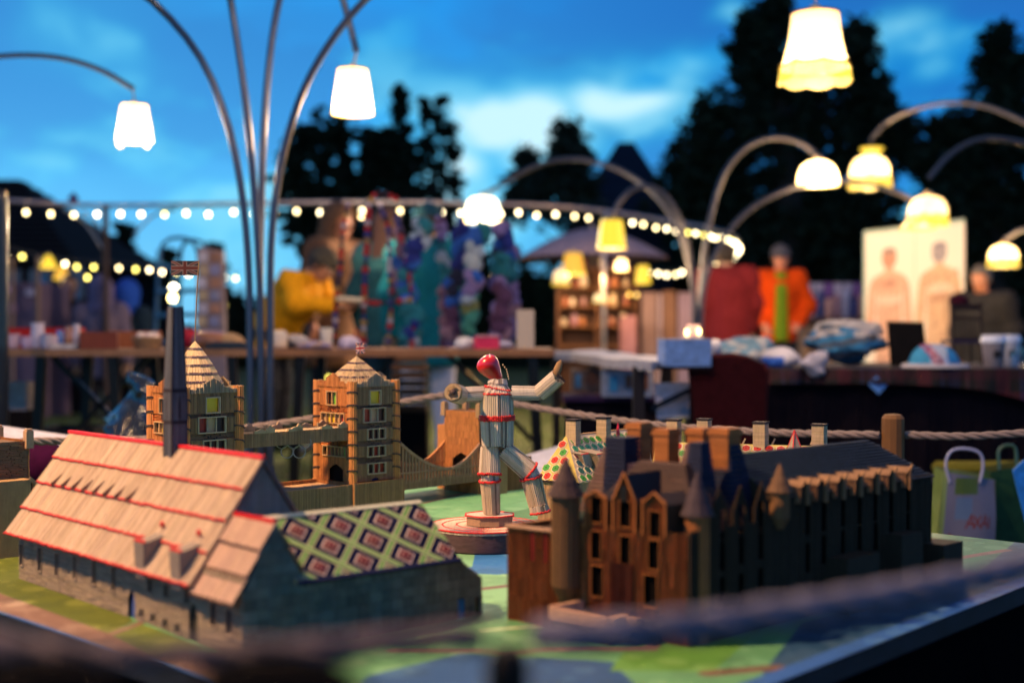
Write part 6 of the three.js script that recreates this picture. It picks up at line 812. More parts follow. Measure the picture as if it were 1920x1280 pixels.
{ // the tall lamp tree left of centre
  const D = 4.4, P = (x, y, dd = 0) => at(x, y, D + dd), foot = at(488, 800, D); foot.y = 0; const G0 = (x) => { const q = at(x, 800, D); q.y = 0.02; return q; };
  const key = V3(-1.7, 2.92, -1.15), keyTop = key.clone().add(V3(0, 0.26, 0)), addedFillTop = V3(0.1, 2.85, -2.7);
  const l2 = at(666, 124, 4.75), l2t = at(668, 96, 4.75), l3 = at(1529, 26, 4.5), l3t = at(1531, -26, 4.5);
  poles('lamp_tree', 'tall lamp post of four bright curved steel tubes fanning out, left of centre', [
    [G0(469), P(469, 650), P(464, 470), P(448, 330), P(420, 210), P(370, 100), P(283, 0), P(150, -92, -0.25), V3(-1.75, 3.35, -3.0), V3(-1.78, 3.6, -1.9), V3(-1.72, 3.42, -1.22), keyTop],
    [G0(489), P(489, 650), P(486, 520), P(474, 330), P(456, 160), P(432, 0), P(408, -160, -0.1), V3(-0.85, 2.95, -3.9), V3(-0.35, 3.2, -3.1), V3(0.03, 3.05, -2.75), addedFillTop],
    [G0(497), P(487, 650, 0.02), P(489, 400, 0.05), P(500, 160, 0.1), P(523, 0, 0.15), P(555, -95, 0.2), P(595, -110, 0.28), P(630, -40, 0.33), P(654, 40, 0.35), l2t],
    [G0(507), P(506, 650), P(510, 430), P(530, 290), P(570, 165), P(625, 70), P(684, 0), P(820, -110, 0), P(1050, -220, 0.05), P(1300, -220, 0.08), P(1460, -120, 0.1), l3t],
  ], 0.0128, undefined, foot, [0.09, 0.10, 0.14], M.metal);
  shade('white tapered lampshade lit bright, hanging from the arm beside the poplars', 661, 130, 4.75, 'drum', 0.156, 0.165, { mat: GW.white, cord: l2t, light: 2.2 });
  shade('large pleated lampshade with a scalloped yellow fringe, in front of the huge tree', 1529, 26, 4.5, 'empire', 0.25, 0.195, { mat: GW.warm, frill: 0.055, scallops: 8, cord: l3t, light: 3 });
  { const k = shade('tasselled lampshade over the left side of the display table', 960, 400, 3, 'empire', 0.26, 0.2, { mat: GW.warm, cord: keyTop, bulb: false }); const o = scene.children[scene.children.length - 1]; o.position.add(V3().subVectors(key, k)); lamp(key.clone().add(V3(0, -0.196 + 0.075, 0)), 60, [1, 0.58, 0.27], 2); const rf = new G(); rf.lathe(key, [[0.004, -0.008], [0.076, -0.01], [0.08, -0.03], [0.09, -0.1], [0.106, -0.16], [0.117, -0.196]], [0.75, 0.72, 0.66], 40); o.position.y; const rm = rf.build('added_cutoff_liner', M.enamel, o); void rm; }  // liner added inside the shade to block light from the background
  { const k = shade('small unseen lampshade added above the models as warm fill light', 960, 400, 3, 'drum', 0.16, 0.17, { mat: GW.white, cord: at(960, 400, 3).add(V3(0, 0.05, 0)) }); const o = scene.children[scene.children.length - 1]; o.position.add(V3().subVectors(addedFillTop, k)).add(V3(0, -0.05, 0)); lamp(addedFillTop.clone().add(V3(0, -0.26, 0)), 6, [1, 0.76, 0.52]); }  // lamp added out of view on the pole end, as fill from above
}
{ // lamp coming in from the left
  const D = 6.2, e = at(249, 166, D); poles('lamp_tree', 'curved steel lamp arm reaching in from the left edge of the view', [[at(-360, 1100, D), at(-360, 600, D), at(-300, 300, D), at(-180, 140, D), at(0, 105, D), at(110, 108, D), at(190, 132, D), e]], 0.013, undefined, V3(at(-360, 700, D).x, 0, -D));
  shade('white lampshade with a dangling ribbon, hanging on the arm at upper left', 251, 197, D, 'drum', 0.172, 0.175, { mat: GW.white, cord: e, light: 3, rim: false });
  const g = new G(), a = at(228, 262, D); g.tube([a, a.clone().add(V3(-0.012, -0.02, 0.02)), a.clone().add(V3(0.0, -0.035, 0.03)), a.clone().add(V3(0.012, -0.02, 0.03))], 0.009, [0.8, 0.75, 0.7], 14); const b = at(262, 262, D); g.tube([b, b.clone().add(V3(0.02, -0.012, 0.02)), b.clone().add(V3(0.045, -0.04, 0.02))], 0.008, [0.8, 0.75, 0.7], 14); const lampThing = scene.children.filter((o) => o.name.startsWith('hanging_lamp')).pop(); g.build('ribbon', GW.white, lampThing);
}
{ // lamp tree right of centre with low arches
  const D = 9, P = (x, y, dd = 0) => at(x, y, D + dd), foot = at(1308, 640, D); foot.y = 0;
  poles('lamp_tree', 'lamp post of several low curved tubes behind the white table, right of centre', [
    [at(1303, 830, D), P(1302, 640), P(1300, 540), P(1284, 440), P(1252, 372), P(1218, 350), P(1185, 356), P(1160, 382), P(1148, 408)],
    [at(1306, 830, D), P(1306, 640), P(1298, 530, 0.1), P(1275, 440, 0.2), P(1240, 378, 0.3), P(1180, 328, 0.5), P(1110, 302, 0.7), P(1045, 300, 0.9), P(985, 320, 1.1), P(930, 352, 1.2), P(905, 366, 1.3)],
    [at(1312, 830, D), P(1310, 640), P(1316, 520, 0.05), P(1330, 420, 0.05), P(1362, 320, 0.05), P(1410, 270), P(1465, 258), P(1510, 272), P(1533, 292)],
    [at(1316, 830, D), P(1313, 640), P(1322, 530), P(1350, 460), P(1400, 398), P(1470, 358), P(1550, 340), P(1640, 347), P(1690, 364), P(1733, 386)],
  ], 0.0175, undefined, foot);
  shade('white glass dome lamp at the end of the tall arch', 1534, 300, D, 'dome', 0.285, 0.175, { mat: GW.white, light: 12 });
  shade('yellow lampshade with a scalloped fringe nearest the picture panels', 1741, 366, D - 0.2, 'dome', 0.265, 0.15, { mat: GW.warm, frill: 0.07, scallops: 9, light: 0.9 });
  shade('yellow slanted shade tucked under the fringed lamp by the picture panels', 1722, 398, D, 'cone', 0.24, 0.115, { mat: GW.warm });
  shade('yellow four-sided lampshade in front of the parasol', 1147, 412, D, 'drum', 0.205, 0.2, { mat: GW.yellow, light: 6, color: [1, 0.6, 0.25] });
  shade('dazzling white lamp above the blue pompom garlands', 905, 368, D + 1.3, 'bell', 0.30, 0.175, { mat: glow(5, 4.6, 3.2), frill: 0.03, light: 22, color: [1, 0.76, 0.5] });
}
{ // lamp tree beyond the right edge
  const D = 8, P = (x, y, dd = 0) => at(x, y, D + dd); poles('lamp_tree', 'curved lamp arms entering from the right edge of the view', [
    [at(2150, 900, D), P(2140, 600), P(2080, 400), P(1990, 295), P(1900, 264), P(1835, 262), P(1785, 288), P(1742, 335)],
    [at(2160, 900, D), P(2150, 600), P(2100, 400, 0.5), P(2000, 280, 1), P(1890, 214, 1.5), P(1800, 192, 2), P(1720, 203, 2.4), P(1660, 232, 2.7), P(1634, 262, 2.8)],
    [at(2155, 900, D), P(2100, 620, 1), P(2020, 480, 1.6), P(1960, 430, 2), P(1915, 432, 2.2), P(1884, 450, 2.4)]], 0.0165, undefined, V3(at(2155, 700, D).x, 0, -D));
  shade('yellow dome lampshade with a collar on top and a wavy fringe', 1632, 290, D + 2.8, 'dome', 0.34, 0.2, { mat: GW.warm, frill: 0.09, scallops: 7, light: 5, cord: at(1634, 262, D + 2.8) });
  { const l = scene.children.filter((o) => o.name.startsWith('hanging_lamp')).pop(), g = new G(), p = at(1635, 292, D + 2.8); g.lathe(p, [[0.055, 0], [0.075, 0.03], [0.1, 0.062], [0.09, 0.066], [0.06, 0.05]], [0.7, 0.5, 0.2], 18); g.build('collar', GW.yellow, l); }
  shade('small yellow dome lamp with a scalloped fringe at the right edge, above the seated man', 1882, 458, D + 2.4, 'dome', 0.235, 0.13, { mat: GW.warm, frill: 0.06, scallops: 9, light: 3 });
}
// lamps in the far stall, and at left
shade('amber lampshade under the parasol, above the small yellow one', 1075, 474, 13, 'empire', 0.26, 0.22, { mat: GW.amber, light: 6, color: [1, 0.55, 0.2] });
shade('small yellow lamp hanging below the amber shade', 1052, 505, 12.8, 'bell', 0.17, 0.14, { mat: GW.warm, frill: 0.02 });
shade('round white globe lamp hanging right of the parasol pole', 1165, 484, 12.6, 'bell', 0.13, 0.12, { mat: GW.white, light: 0.8 });
shade('little flat yellow lamp low in front of the parasol pole', 1126, 550, 12.4, 'bell', 0.14, 0.085, { mat: GW.warm });
shade('amber lamp at the right end of the far string lights', 1206, 498, 13, 'drum', 0.16, 0.18, { mat: GW.yellow, light: 0.9, color: [1, 0.55, 0.2] });
shade('yellow flared lampshade under the left string lights', 90, 478, 13, 'cone', 0.17, 0.13, { mat: GW.yellow, light: 1.0, color: [1, 0.6, 0.25] });
shade('amber flared lampshade just below the yellow one at left', 115, 498, 13.5, 'cone', 0.18, 0.14, { mat: GW.amber });
// bare bulbs far off among the stalls
{
  const bulb = (px, py, d, r, label, mat = GW.bulb, I) => { if (I) lamp(at(px, py, d).add(V3(0, -r * 2, 0)), I, [1, 0.7, 0.4]); const p = at(px, py, d), t = thing('bare_bulb', label, 'light bulb', p, 'bare bulbs among the stalls'), g = new G(); g.ball(p, r, [1, 1, 1], 1.15, 12); g.build('glass_bulb', mat, t); const c = new G(); c.lathe(p.clone().add(V3(0, r, 0)), [[r * 0.4, 0], [r * 0.4, r * 0.9], [0.001, r]], [0.1, 0.1, 0.1], 8); c.build('socket', M.plastic, t); };
  bulb(325, 541, 11, 0.034, 'upper of two bright bulbs directly over the dark church spire', glow(16, 14, 9)); bulb(323, 558, 11, 0.034, 'lower of two bright bulbs directly over the dark church spire', glow(14, 11, 4));
  bulb(196, 546, 13, 0.02, 'left one of two yellow bulbs beside the wooden post', GW.bulbY); bulb(207, 546, 13, 0.022, 'right one of two yellow bulbs beside the wooden post', GW.bulbY); bulb(163, 520, 13, 0.018, 'yellow bulb left of the wooden post under the string lights', GW.bulbY); bulb(165, 571, 13, 0.018, 'greenish yellow bulb low at left behind the glassware', GW.bulbY);
  bulb(1063, 516, 12.5, 0.018, 'yellow bulb beside the amber shade under the parasol', GW.bulbY); bulb(1180, 552, 12.6, 0.017, 'left of the two amber bulbs low in the far stall', glow(4, 2.2, 0.3)); bulb(1194, 553, 12.6, 0.017, 'right of the two amber bulbs low in the far stall', glow(4, 2.4, 0.6)); bulb(924, 517, 7.4, 0.011, 'small warm bulb shining between the blue garlands', glow(5, 3.6, 1.6)); bulb(420, 572, 12, 0.017, 'warm bulb glowing behind the pale display stand', GW.bulbY); bulb(393, 604, 12, 0.016, 'dim warm bulb low beside the pale display stand', glow(2.5, 1.9, 0.7)); bulb(565, 711, 9.5, 0.015, 'yellow bulb under the long table left of the second tower', GW.bulbY); bulb(616, 708, 9.5, 0.016, 'yellow light under the long table behind the second tower roof', glow(4, 3.4, 0.5)); bulb(677, 404, 8, 0.016, 'warm bulb hanging over the bead strings', glow(3, 2, 0.8), 1.6);
}
// string lights
const bulbGeo = new THREE.SphereGeometry(0.0185, 12, 9), bulbMats = [GW.bulb, glow(11, 8.6, 4.2), GW.bulbY];
function stringLight(label, pts, n, yellow = 0.1, r = 1) {
  const t = thing('string_light', label, 'string lights', pts[0].clone(), undefined), cv = new THREE.CatmullRomCurve3(pts, false, 'centripetal'), g = new G(), N = n * 4; const P = (f) => { const p = cv.getPointAt(f); p.y -= 0.035 * Math.abs(Math.sin(f * n * Math.PI)) * 0.6; return p; };
  const q = [...Array(N + 1)].map((_, i) => P(i / N)); g.geo(new THREE.TubeGeometry(new THREE.CatmullRomCurve3(q), N * 2, 0.0055, 5), [0.02, 0.02, 0.025]); g.build('cable', M.plastic, t);
  for (let i = 0; i < n; i++) { const p = P((i + 0.5) / n).add(V3(rr(-0.02, 0.02), -0.055 + rr(-0.012, 0.012), 0)), m = new THREE.Mesh(bulbGeo, bulbMats[rnd() < yellow ? 2 : rnd() < 0.4 ? 1 : 0]); m.name = 'bulb'; m.position.copy(p).sub(t.position); m.scale.set(r, r * 1.15, r); t.add(m); const s = new G(); s.lathe(p.clone().add(V3(0, 0.018, 0)), [[0.010, 0], [0.011, 0.03], [0.001, 0.036]], [0.03, 0.03, 0.03], 7); s.build('socket', M.plastic, t); }
}
const ringPts = [at(-60, 372, 11.6), at(20, 376, 11.7), at(150, 383, 11.9), at(300, 383, 12), at(500, 380, 12.2), at(700, 378, 12.5), at(900, 381, 12.8), at(1040, 386, 13.1), at(1150, 397, 13.5), at(1260, 415, 14.2), at(1330, 427, 15), at(1375, 440, 16.4), at(1388, 455, 18), at(1372, 470, 19.6)];
{ const t = thing('ring_frame', 'thin metal ring rail carrying the string lights over the stalls', 'frame', ringPts[0].clone()), g = new G(); g.tube(ringPts, 0.016, [0.5, 0.42, 0.46], 160, 8); g.build('rail', M.metal, t);
  const p = new G(); const a = at(197, 384, 12); p.tube([a, V3(a.x, a.y * 0.5, a.z), V3(a.x, 0, a.z)], 0.03, [0.06, 0.035, 0.03], 8); p.build('post', M.wood, t);
  const br = new G(); for (const [u, v] of [[[118, 392], [192, 465]], [[152, 396], [197, 450]], [[250, 440], [330, 392]]]) { const x = at(u[0], u[1], 12), y = at(v[0], v[1], 12); br.tube([x, x.clone().lerp(y, 0.5).add(V3(0, 0.07, 0)), y], 0.011, [0.3, 0.3, 0.34], 12); } br.build('brace', M.metal, t);
  const c = new G(); const e = at(1133, 470, 12.9); c.tube([at(1136, 398, 13.3), e, V3(e.x, 0, e.z)], 0.02, [0.5, 0.44, 0.42], 8); c.build('post', M.metal, t); }
stringLight('upper string of white bulbs running along the ring rail right across the view', ringPts.slice(0, 13).map((p) => p.clone().add(V3(0, -0.02, 0.03))), 56, 0.06);
stringLight('far string of bulbs curving back under the parasol at right', [at(1386, 458, 18), at(1368, 478, 18.6), at(1340, 490, 19), at(1300, 499, 19.4), at(1260, 505, 19.8), at(1215, 503, 20.2), at(1196, 498, 20.4)], 15, 0.25, 1.4);
stringLight('lower string of yellowish bulbs sagging across the left side', [at(-40, 460, 13), at(20, 464, 13), at(60, 473, 13.2), at(120, 483, 13.6), at(190, 489, 14), at(260, 494, 14.4), at(340, 500, 14.8), at(400, 506, 15.2), at(450, 509, 15.6)], 19, 0.4, 1.05);
// ---------------------------------------------------------------- market tables and goods
function trestle(name, label, x0, x1, z0, z1, h, thick, col, o = {}) {                 // plank table on folding legs
  const t = thing(name, label, 'table', V3((x0 + x1) / 2, 0, (z0 + z1) / 2), o.group), n = o.planks ?? 3;
  for (let i = 0; i < n; i++) { const g = new G(), a = mix(z0, z1, i / n), b = mix(z0, z1, (i + 1) / n); g.box((x0 + x1) / 2, h - thick / 2, (a + b) / 2, x1 - x0, thick, Math.abs(b - a) - 0.004, jit(col, 0.1)); g.build('plank', M.wood, t); }
  for (const [x, s] of o.legs ?? [[x0 + 0.2, 1], [x1 - 0.2, -1]]) { const g = new G(); for (const z of [z0 - 0.04, z1 + 0.04]) g.bar(V3(x, h - thick, z), V3(x - s * 0.04, 0, z), 0.035, 0.035, V3(1, 0, 0), [0.02, 0.02, 0.022]); g.bar(V3(x - s * 0.02, h * 0.45, z0 - 0.04), V3(x - s * 0.02, h * 0.45, z1 + 0.04), 0.025, 0.025, UP, [0.02, 0.02, 0.022]); g.bar(V3(x, h * 0.5, (z0 + z1) / 2), V3(x + s * 0.35, h - thick, (z0 + z1) / 2), 0.02, 0.02, UP, [0.02, 0.02, 0.022]); g.build('leg', M.metal, t); }
  return t;
}
const TH = at(960, 655, 5).y;                                                           // height of the long tables
const tx0 = at(-250, 655, 5).x, txm = at(500, 655, 5).x, tx1 = at(1040, 655, 5).x;
trestle('trestle_table', 'long wooden market table at left with glassware, a brown crate and a basket on it', tx0, txm - 0.004, -5, -5.65, TH, 0.027, [0.30, 0.16, 0.09], { group: 'long wooden market tables', legs: [[at(70, 655, 5).x, 1], [at(205, 655, 5).x, -1], [at(430, 655, 5).x, -1]] });
trestle('trestle_table', 'long wooden market table behind the second tower, with beads and pompoms on it', txm, tx1, -5, -5.65, TH, 0.027, [0.27, 0.13, 0.07], { group: 'long wooden market tables', legs: [[at(560, 655, 5).x, 1], [at(1000, 655, 5).x, -1]] });
const TZ = -5.3, onT = (px, d = 5.3) => { const p = at(px, 640, d); p.y = TH + 0.001; return p; };
const S5 = 5.3 / 2388.5;                                                                // metres per pixel on those tables
function roundThing(name, label, cat, c, prof, col, mat, part = 'body', extra, group) { const t = thing(name, label, cat, c, group), g = new G(); g.lathe(c, prof, col, 22); g.build(part, mat, t); if (extra) extra(t); return t; }
function crateBox(name, label, c, w, h, d, col, yaw = 0, cat = 'crate', mat = M.wood) {     // open box of four boards and a floor
  const t = thing(name, label, cat, c), k = 0.012, q = (x, y, z) => V3(c.x + Math.cos(yaw) * x + Math.sin(yaw) * z, c.y + y, c.z - Math.sin(yaw) * x + Math.cos(yaw) * z);
  for (const [x, z, sx, sz] of [[0, d / 2 - k / 2, w, k], [0, -d / 2 + k / 2, w, k], [-w / 2 + k / 2, 0, k, d - 2 * k - 0.001], [w / 2 - k / 2, 0, k, d - 2 * k - 0.001]]) { const g = new G(), p = q(x, h / 2, z); g.box(p.x, p.y, p.z, sx, h, sz, jit(col, 0.1), yaw); g.build('board', mat, t); }
  const g = new G(), p = q(0, k / 2, 0); g.box(p.x, p.y, p.z, w - 2 * k - 0.002, k, d - 2 * k - 0.002, col, yaw); g.build('floor', mat, t); return t;
}
function oneBody(g) { const ix = g.index.array, n = g.attributes.position.count, p = [...Array(n).keys()], fd = (a) => { while (p[a] !== a) a = p[a] = p[p[a]]; return a; }; for (let i = 0; i < ix.length; i += 3) { p[fd(ix[i])] = fd(ix[i + 1]); p[fd(ix[i + 1])] = fd(ix[i + 2]); } const c = {}; for (let i = 0; i < ix.length; i += 3) { const r = fd(ix[i]); c[r] = (c[r] || 0) + 1; } const best = +Object.keys(c).reduce((a, b) => (c[b] > c[a] ? b : a)), keep = []; for (let i = 0; i < ix.length; i += 3) if (fd(ix[i]) === best) keep.push(ix[i], ix[i + 1], ix[i + 2]); const re = new Map(), src = g.attributes.position, nrm = g.attributes.normal, P2 = [], N2 = []; const idx = keep.map((i) => { if (!re.has(i)) { re.set(i, re.size); P2.push(src.getX(i), src.getY(i), src.getZ(i)); N2.push(nrm.getX(i), nrm.getY(i), nrm.getZ(i)); } return re.get(i); }); const q = new THREE.BufferGeometry(); q.setAttribute('position', new THREE.Float32BufferAttribute(P2, 3)); q.setAttribute('normal', new THREE.Float32BufferAttribute(N2, 3)); q.setIndex(idx); return q; }
function lump(name, label, cat, c, rx, ry, rz, col, mat = M.cloth, o = {}) {               // soft heap with folds
  const t = thing(name, label, cat, c, o.group), f = (x, y, z) => { let d = ell(x, y, z, [0, 0, 0], [rx, ry, rz]); for (const b of o.blobs ?? []) d = smin(d, ell(x, y, z, b[0], b[1]), ry * 0.4); const s = o.fs ?? 1; return d + (fbm(x * 9 / s + (o.seed ?? 0), y * 16 / s, z * 9 / s, 3) - 0.5) * ry * (o.rough ?? 0.7) + Math.abs(Math.sin((y * 1.0 + x * 0.25 + vnoise(x * 6, y * 6, z * 6) * 0.12) * 34 / s)) * ry * (o.fold ?? 0.12); };
  const R = [Math.max(rx, ...(o.blobs ?? []).map((b) => Math.abs(b[0][0]) + b[1][0])), Math.max(ry, ...(o.blobs ?? []).map((b) => Math.abs(b[0][1]) + b[1][1])), Math.max(rz, ...(o.blobs ?? []).map((b) => Math.abs(b[0][2]) + b[1][2]))].map((v) => v * 1.35);
  const g = oneBody(surf((x, y, z) => Math.max(f(x, y, z), (o.floor ?? -99) - y), R.map((v) => -v), R, Math.max(...R) / 26)), P = g.attributes.position, C = new Float32Array(P.count * 3), U = new Float32Array(P.count * 2);
  for (let i = 0; i < P.count; i++) { const x = P.getX(i), y = P.getY(i), z = P.getZ(i); C.set(typeof col === 'function' ? col(x / rx, y / ry, z / rz) : jit(col, 0.03), i * 3); U[i * 2] = x + z; U[i * 2 + 1] = y + z * 0.5; }
  g.setAttribute('color', new THREE.BufferAttribute(C, 3)); g.setAttribute('uv', new THREE.BufferAttribute(U, 2)); const m = new THREE.Mesh(g, mat); m.name = o.part ?? 'cloth'; m.castShadow = m.receiveShadow = true; t.add(m); return t;
}
// goods on the left table
{
  { const c = onT(86, 5.45), t = crateBox('red_crate', 'bright red crate behind the glassware on the left table', c, 0.30, 0.085, 0.1, [0.55, 0.012, 0.008], 0, 'crate', M.paint); void t; }
  const glassy = (px, h, r, label, col, d = 5.15) => { const c = onT(px, d); roundThing('glass_vessel', label, 'glassware', c, [[0.001, 0], [r * 0.7, 0], [r * 0.75, h * 0.1], [r, h * 0.5], [r * 0.85, h * 0.86], [r * 1.05, h], [r * 0.95, h * 0.98], [r * 0.75, h * 0.84], [r * 0.9, h * 0.5], [r * 0.65, h * 0.12], [0.001, h * 0.1]], col, M.ceramic, 'glass', null, 'glass and china on the left table'); };
  glassy(22, 0.06, 0.035, 'squat pale glass bowl at the left end of the table', [0.5, 0.38, 0.5]); glassy(52, 0.05, 0.03, 'small lilac glass cup beside the dark post', [0.55, 0.42, 0.6]); glassy(70, 0.105, 0.028, 'tall pale glass vase in front of the red crate', [0.62, 0.55, 0.66]); glassy(86, 0.06, 0.026, 'short clear tumbler right of the tall vase', [0.5, 0.45, 0.55], 5.1); glassy(97, 0.055, 0.024, 'round lilac glass between the tumbler and the white tray', [0.6, 0.5, 0.62], 5.12); glassy(158, 0.045, 0.028, 'small pale cup standing behind the brown crate', [0.6, 0.5, 0.55], 5.5); glassy(178, 0.04, 0.026, 'second little cup behind the brown crate', [0.5, 0.45, 0.5], 5.5); glassy(208, 0.05, 0.022, 'small lilac glass on the right behind the brown crate', [0.5, 0.42, 0.6], 5.5); glassy(240, 0.04, 0.018, 'tiny lilac glass at the crate corner', [0.55, 0.4, 0.6], 5.5);
  { const c = onT(126, 5.15), t = crateBox('white_tray', 'white tray of small china with a blue pot on the left table', c, 0.118, 0.02, 0.12, [0.7, 0.62, 0.6], 0, 'tray', M.paint); void t; for (const [px, h, r, col, lb] of [[112, 0.06, 0.022, [0.1, 0.2, 0.55], 'small blue pot standing in the white tray'], [130, 0.075, 0.024, [0.4, 0.18, 0.1], 'brown and white jug standing in the white tray'], [143, 0.085, 0.02, [0.55, 0.45, 0.5], 'pale pink bottle at the right of the white tray']]) { const p = onT(px, 5.15); p.y += 0.014; roundThing('china_pot', lb, 'pot', p, [[0.001, 0], [r * 0.8, 0], [r, h * 0.4], [r * 0.6, h * 0.75], [r * 0.7, h], [r * 0.55, h], [0.001, h * 0.7]], col, M.ceramic); } }
  crateBox('wooden_crate', 'reddish brown wooden crate in the middle of the left table', onT(186, 5.12), 0.142, 0.068, 0.13, [0.20, 0.05, 0.035], 0.25); crateBox('wooden_crate', 'orange-brown shallow wooden tray behind the brown crate', onT(252, 5.5), 0.2, 0.07, 0.12, [0.42, 0.13, 0.05], 0, 'tray');
  { const c = onT(276, 5.15), r = 0.058, t = thing('wicker_basket', 'round wicker basket of pale shells near the church spire', 'basket', c), g = new G(); for (let k = 0; k < 6; k++) g.geo(new THREE.TorusGeometry(r * (0.78 + k * 0.045), 0.0058, 5, 28).rotateX(Math.PI / 2), jit([0.5, 0.3, 0.16], 0.15), new THREE.Matrix4().setPosition(c.clone().add(V3(0, 0.005 + k * 0.0075, 0)))); g.geo(new THREE.CylinderGeometry(r * 0.8, r * 0.75, 0.008, 20), [0.4, 0.25, 0.13], new THREE.Matrix4().setPosition(c.clone().add(V3(0, 0.004, 0)))); g.build('wicker', M.rope, t); const f = new G(); for (let i = 0; i < 14; i++) f.ball(c.clone().add(V3(rr(-0.035, 0.035), 0.045 + rr(0, 0.012), rr(-0.035, 0.035))), rr(0.010, 0.018), jit([0.7, 0.55, 0.5], 0.15), 0.8, 8); f.build('contents', M.ceramic, t); }
  lump('folded_cloth', 'crimson cloth heaped on the table right of the church spire', 'cloth', onT(352, 5.25).add(V3(0, 0.025, 0)), 0.075, 0.05, 0.06, [0.32, 0.02, 0.045], M.cloth, { floor: -0.025 }); lump('leather_bag', 'soft brown leather bag lying on the table between spire and lamp poles', 'bag', onT(398, 5.2).add(V3(0, 0.028, 0)), 0.10, 0.045, 0.07, [0.26, 0.10, 0.04], M.plastic, { floor: -0.028, rough: 0.4 }); lump('straw_hat', 'pale straw hat on the table beside the lamp poles', 'hat', onT(432, 5.2).add(V3(0, 0.02, 0)), 0.065, 0.045, 0.07, [0.55, 0.34, 0.18], M.rope, { floor: -0.02, rough: 0.2 });
  { const c = onT(428, 5.08), t = thing('black_tray', 'flat black tray at the table edge left of the lamp poles', 'tray', c), g = new G(); g.box(c.x, c.y + 0.012, c.z, 0.17, 0.022, 0.1, [0.01, 0.012, 0.02]); g.build('tray', M.plastic, t); const h = new G(); h.box(c.x, c.y + 0.025, c.z - 0.01, 0.12, 0.006, 0.05, [0.02, 0.02, 0.035]); h.build('lid', M.plastic, t); }
}
// goods on the right table
{
  roundThing('cream_jar', 'cream jar on the table just right of the lamp poles', 'jar', onT(522, 5.15), [[0.001, 0], [0.032, 0], [0.036, 0.01], [0.036, 0.06], [0.028, 0.07], [0.026, 0.075], [0.001, 0.074]], [0.5, 0.42, 0.36], M.ceramic);
  lump('grey_cloth', 'grey and white folded cloth on the table below the yellow jacket', 'cloth', onT(556, 5.2).add(V3(0, 0.02, 0)), 0.065, 0.036, 0.05, (x, y) => (x + y > 0.1 ? [0.35, 0.33, 0.38] : [0.06, 0.06, 0.08]), M.cloth, { floor: -0.02 }); roundThing('white_cup', 'white paper cup at the hands of the person in yellow', 'cup', onT(612, 5.6).add(V3(0, 0.0, 0)), [[0.001, 0], [0.022, 0], [0.03, 0.085], [0.028, 0.085], [0.02, 0.004]], [0.75, 0.72, 0.68], M.paint);
  lump('craft_scraps', 'heap of blue and grey craft scraps on the table', 'craft scraps', onT(590, 5.1).add(V3(0, 0.012, 0)), 0.09, 0.02, 0.05, (x, y, z) => (vnoise(x * 4, y * 2, z * 4) > 0.5 ? [0.2, 0.2, 0.4] : [0.35, 0.25, 0.25]), M.cloth, { floor: -0.012 }); lump('craft_scraps', 'pale lilac heap on the table under the bead strings', 'craft scraps', onT(655, 5.15).add(V3(0, 0.015, 0)), 0.05, 0.035, 0.04, [0.5, 0.45, 0.65], M.cloth, { floor: -0.015 });
  { const c = onT(912, 5.15), t = thing('pink_box', 'bright pink box with a raised lid on the table right of the garlands', 'box', c), g = new G(); g.box(c.x, c.y + 0.024, c.z, 0.095, 0.048, 0.08, [0.65, 0.03, 0.12], 0.15); g.build('box', M.paint, t); const l = new G(); l.box(c.x + 0.004, c.y + 0.051, c.z, 0.085, 0.006, 0.09, [0.6, 0.3, 0.4], 0.15); l.build('lid', M.paint, t); }
  lump('white_paper', 'crumpled white paper beside the pink box', 'paper', onT(872, 5.2).add(V3(0, 0.015, 0)), 0.05, 0.03, 0.04, [0.6, 0.6, 0.7], M.paint, { floor: -0.015 }); lump('white_cloth', 'small pale cloth right of the pink box', 'cloth', onT(945, 5.25).add(V3(0, 0.012, 0)), 0.045, 0.02, 0.04, [0.35, 0.35, 0.55], M.cloth, { floor: -0.012 });
  { const c = onT(985, 5.3), t = thing('paper_lantern', 'white paper cylinder lantern glowing faintly at the right end of the table', 'lantern', c), g = new G(); g.lathe(c, [[0.036, 0], [0.037, 0.04], [0.036, 0.1], [0.037, 0.155], [0.034, 0.16], [0.034, 0.002]], [0.8, 0.75, 0.7], 26); g.build('paper', glow(0.30, 0.20, 0.16), t); const d = new G(); d.ball(c.clone().add(V3(0, 0.03, 0)), 0.014, [1, 1, 1], 1.2); d.build('candle', GW.flame, t); lamp(c.clone().add(V3(0, 0.19, 0)), 0.03); }
}
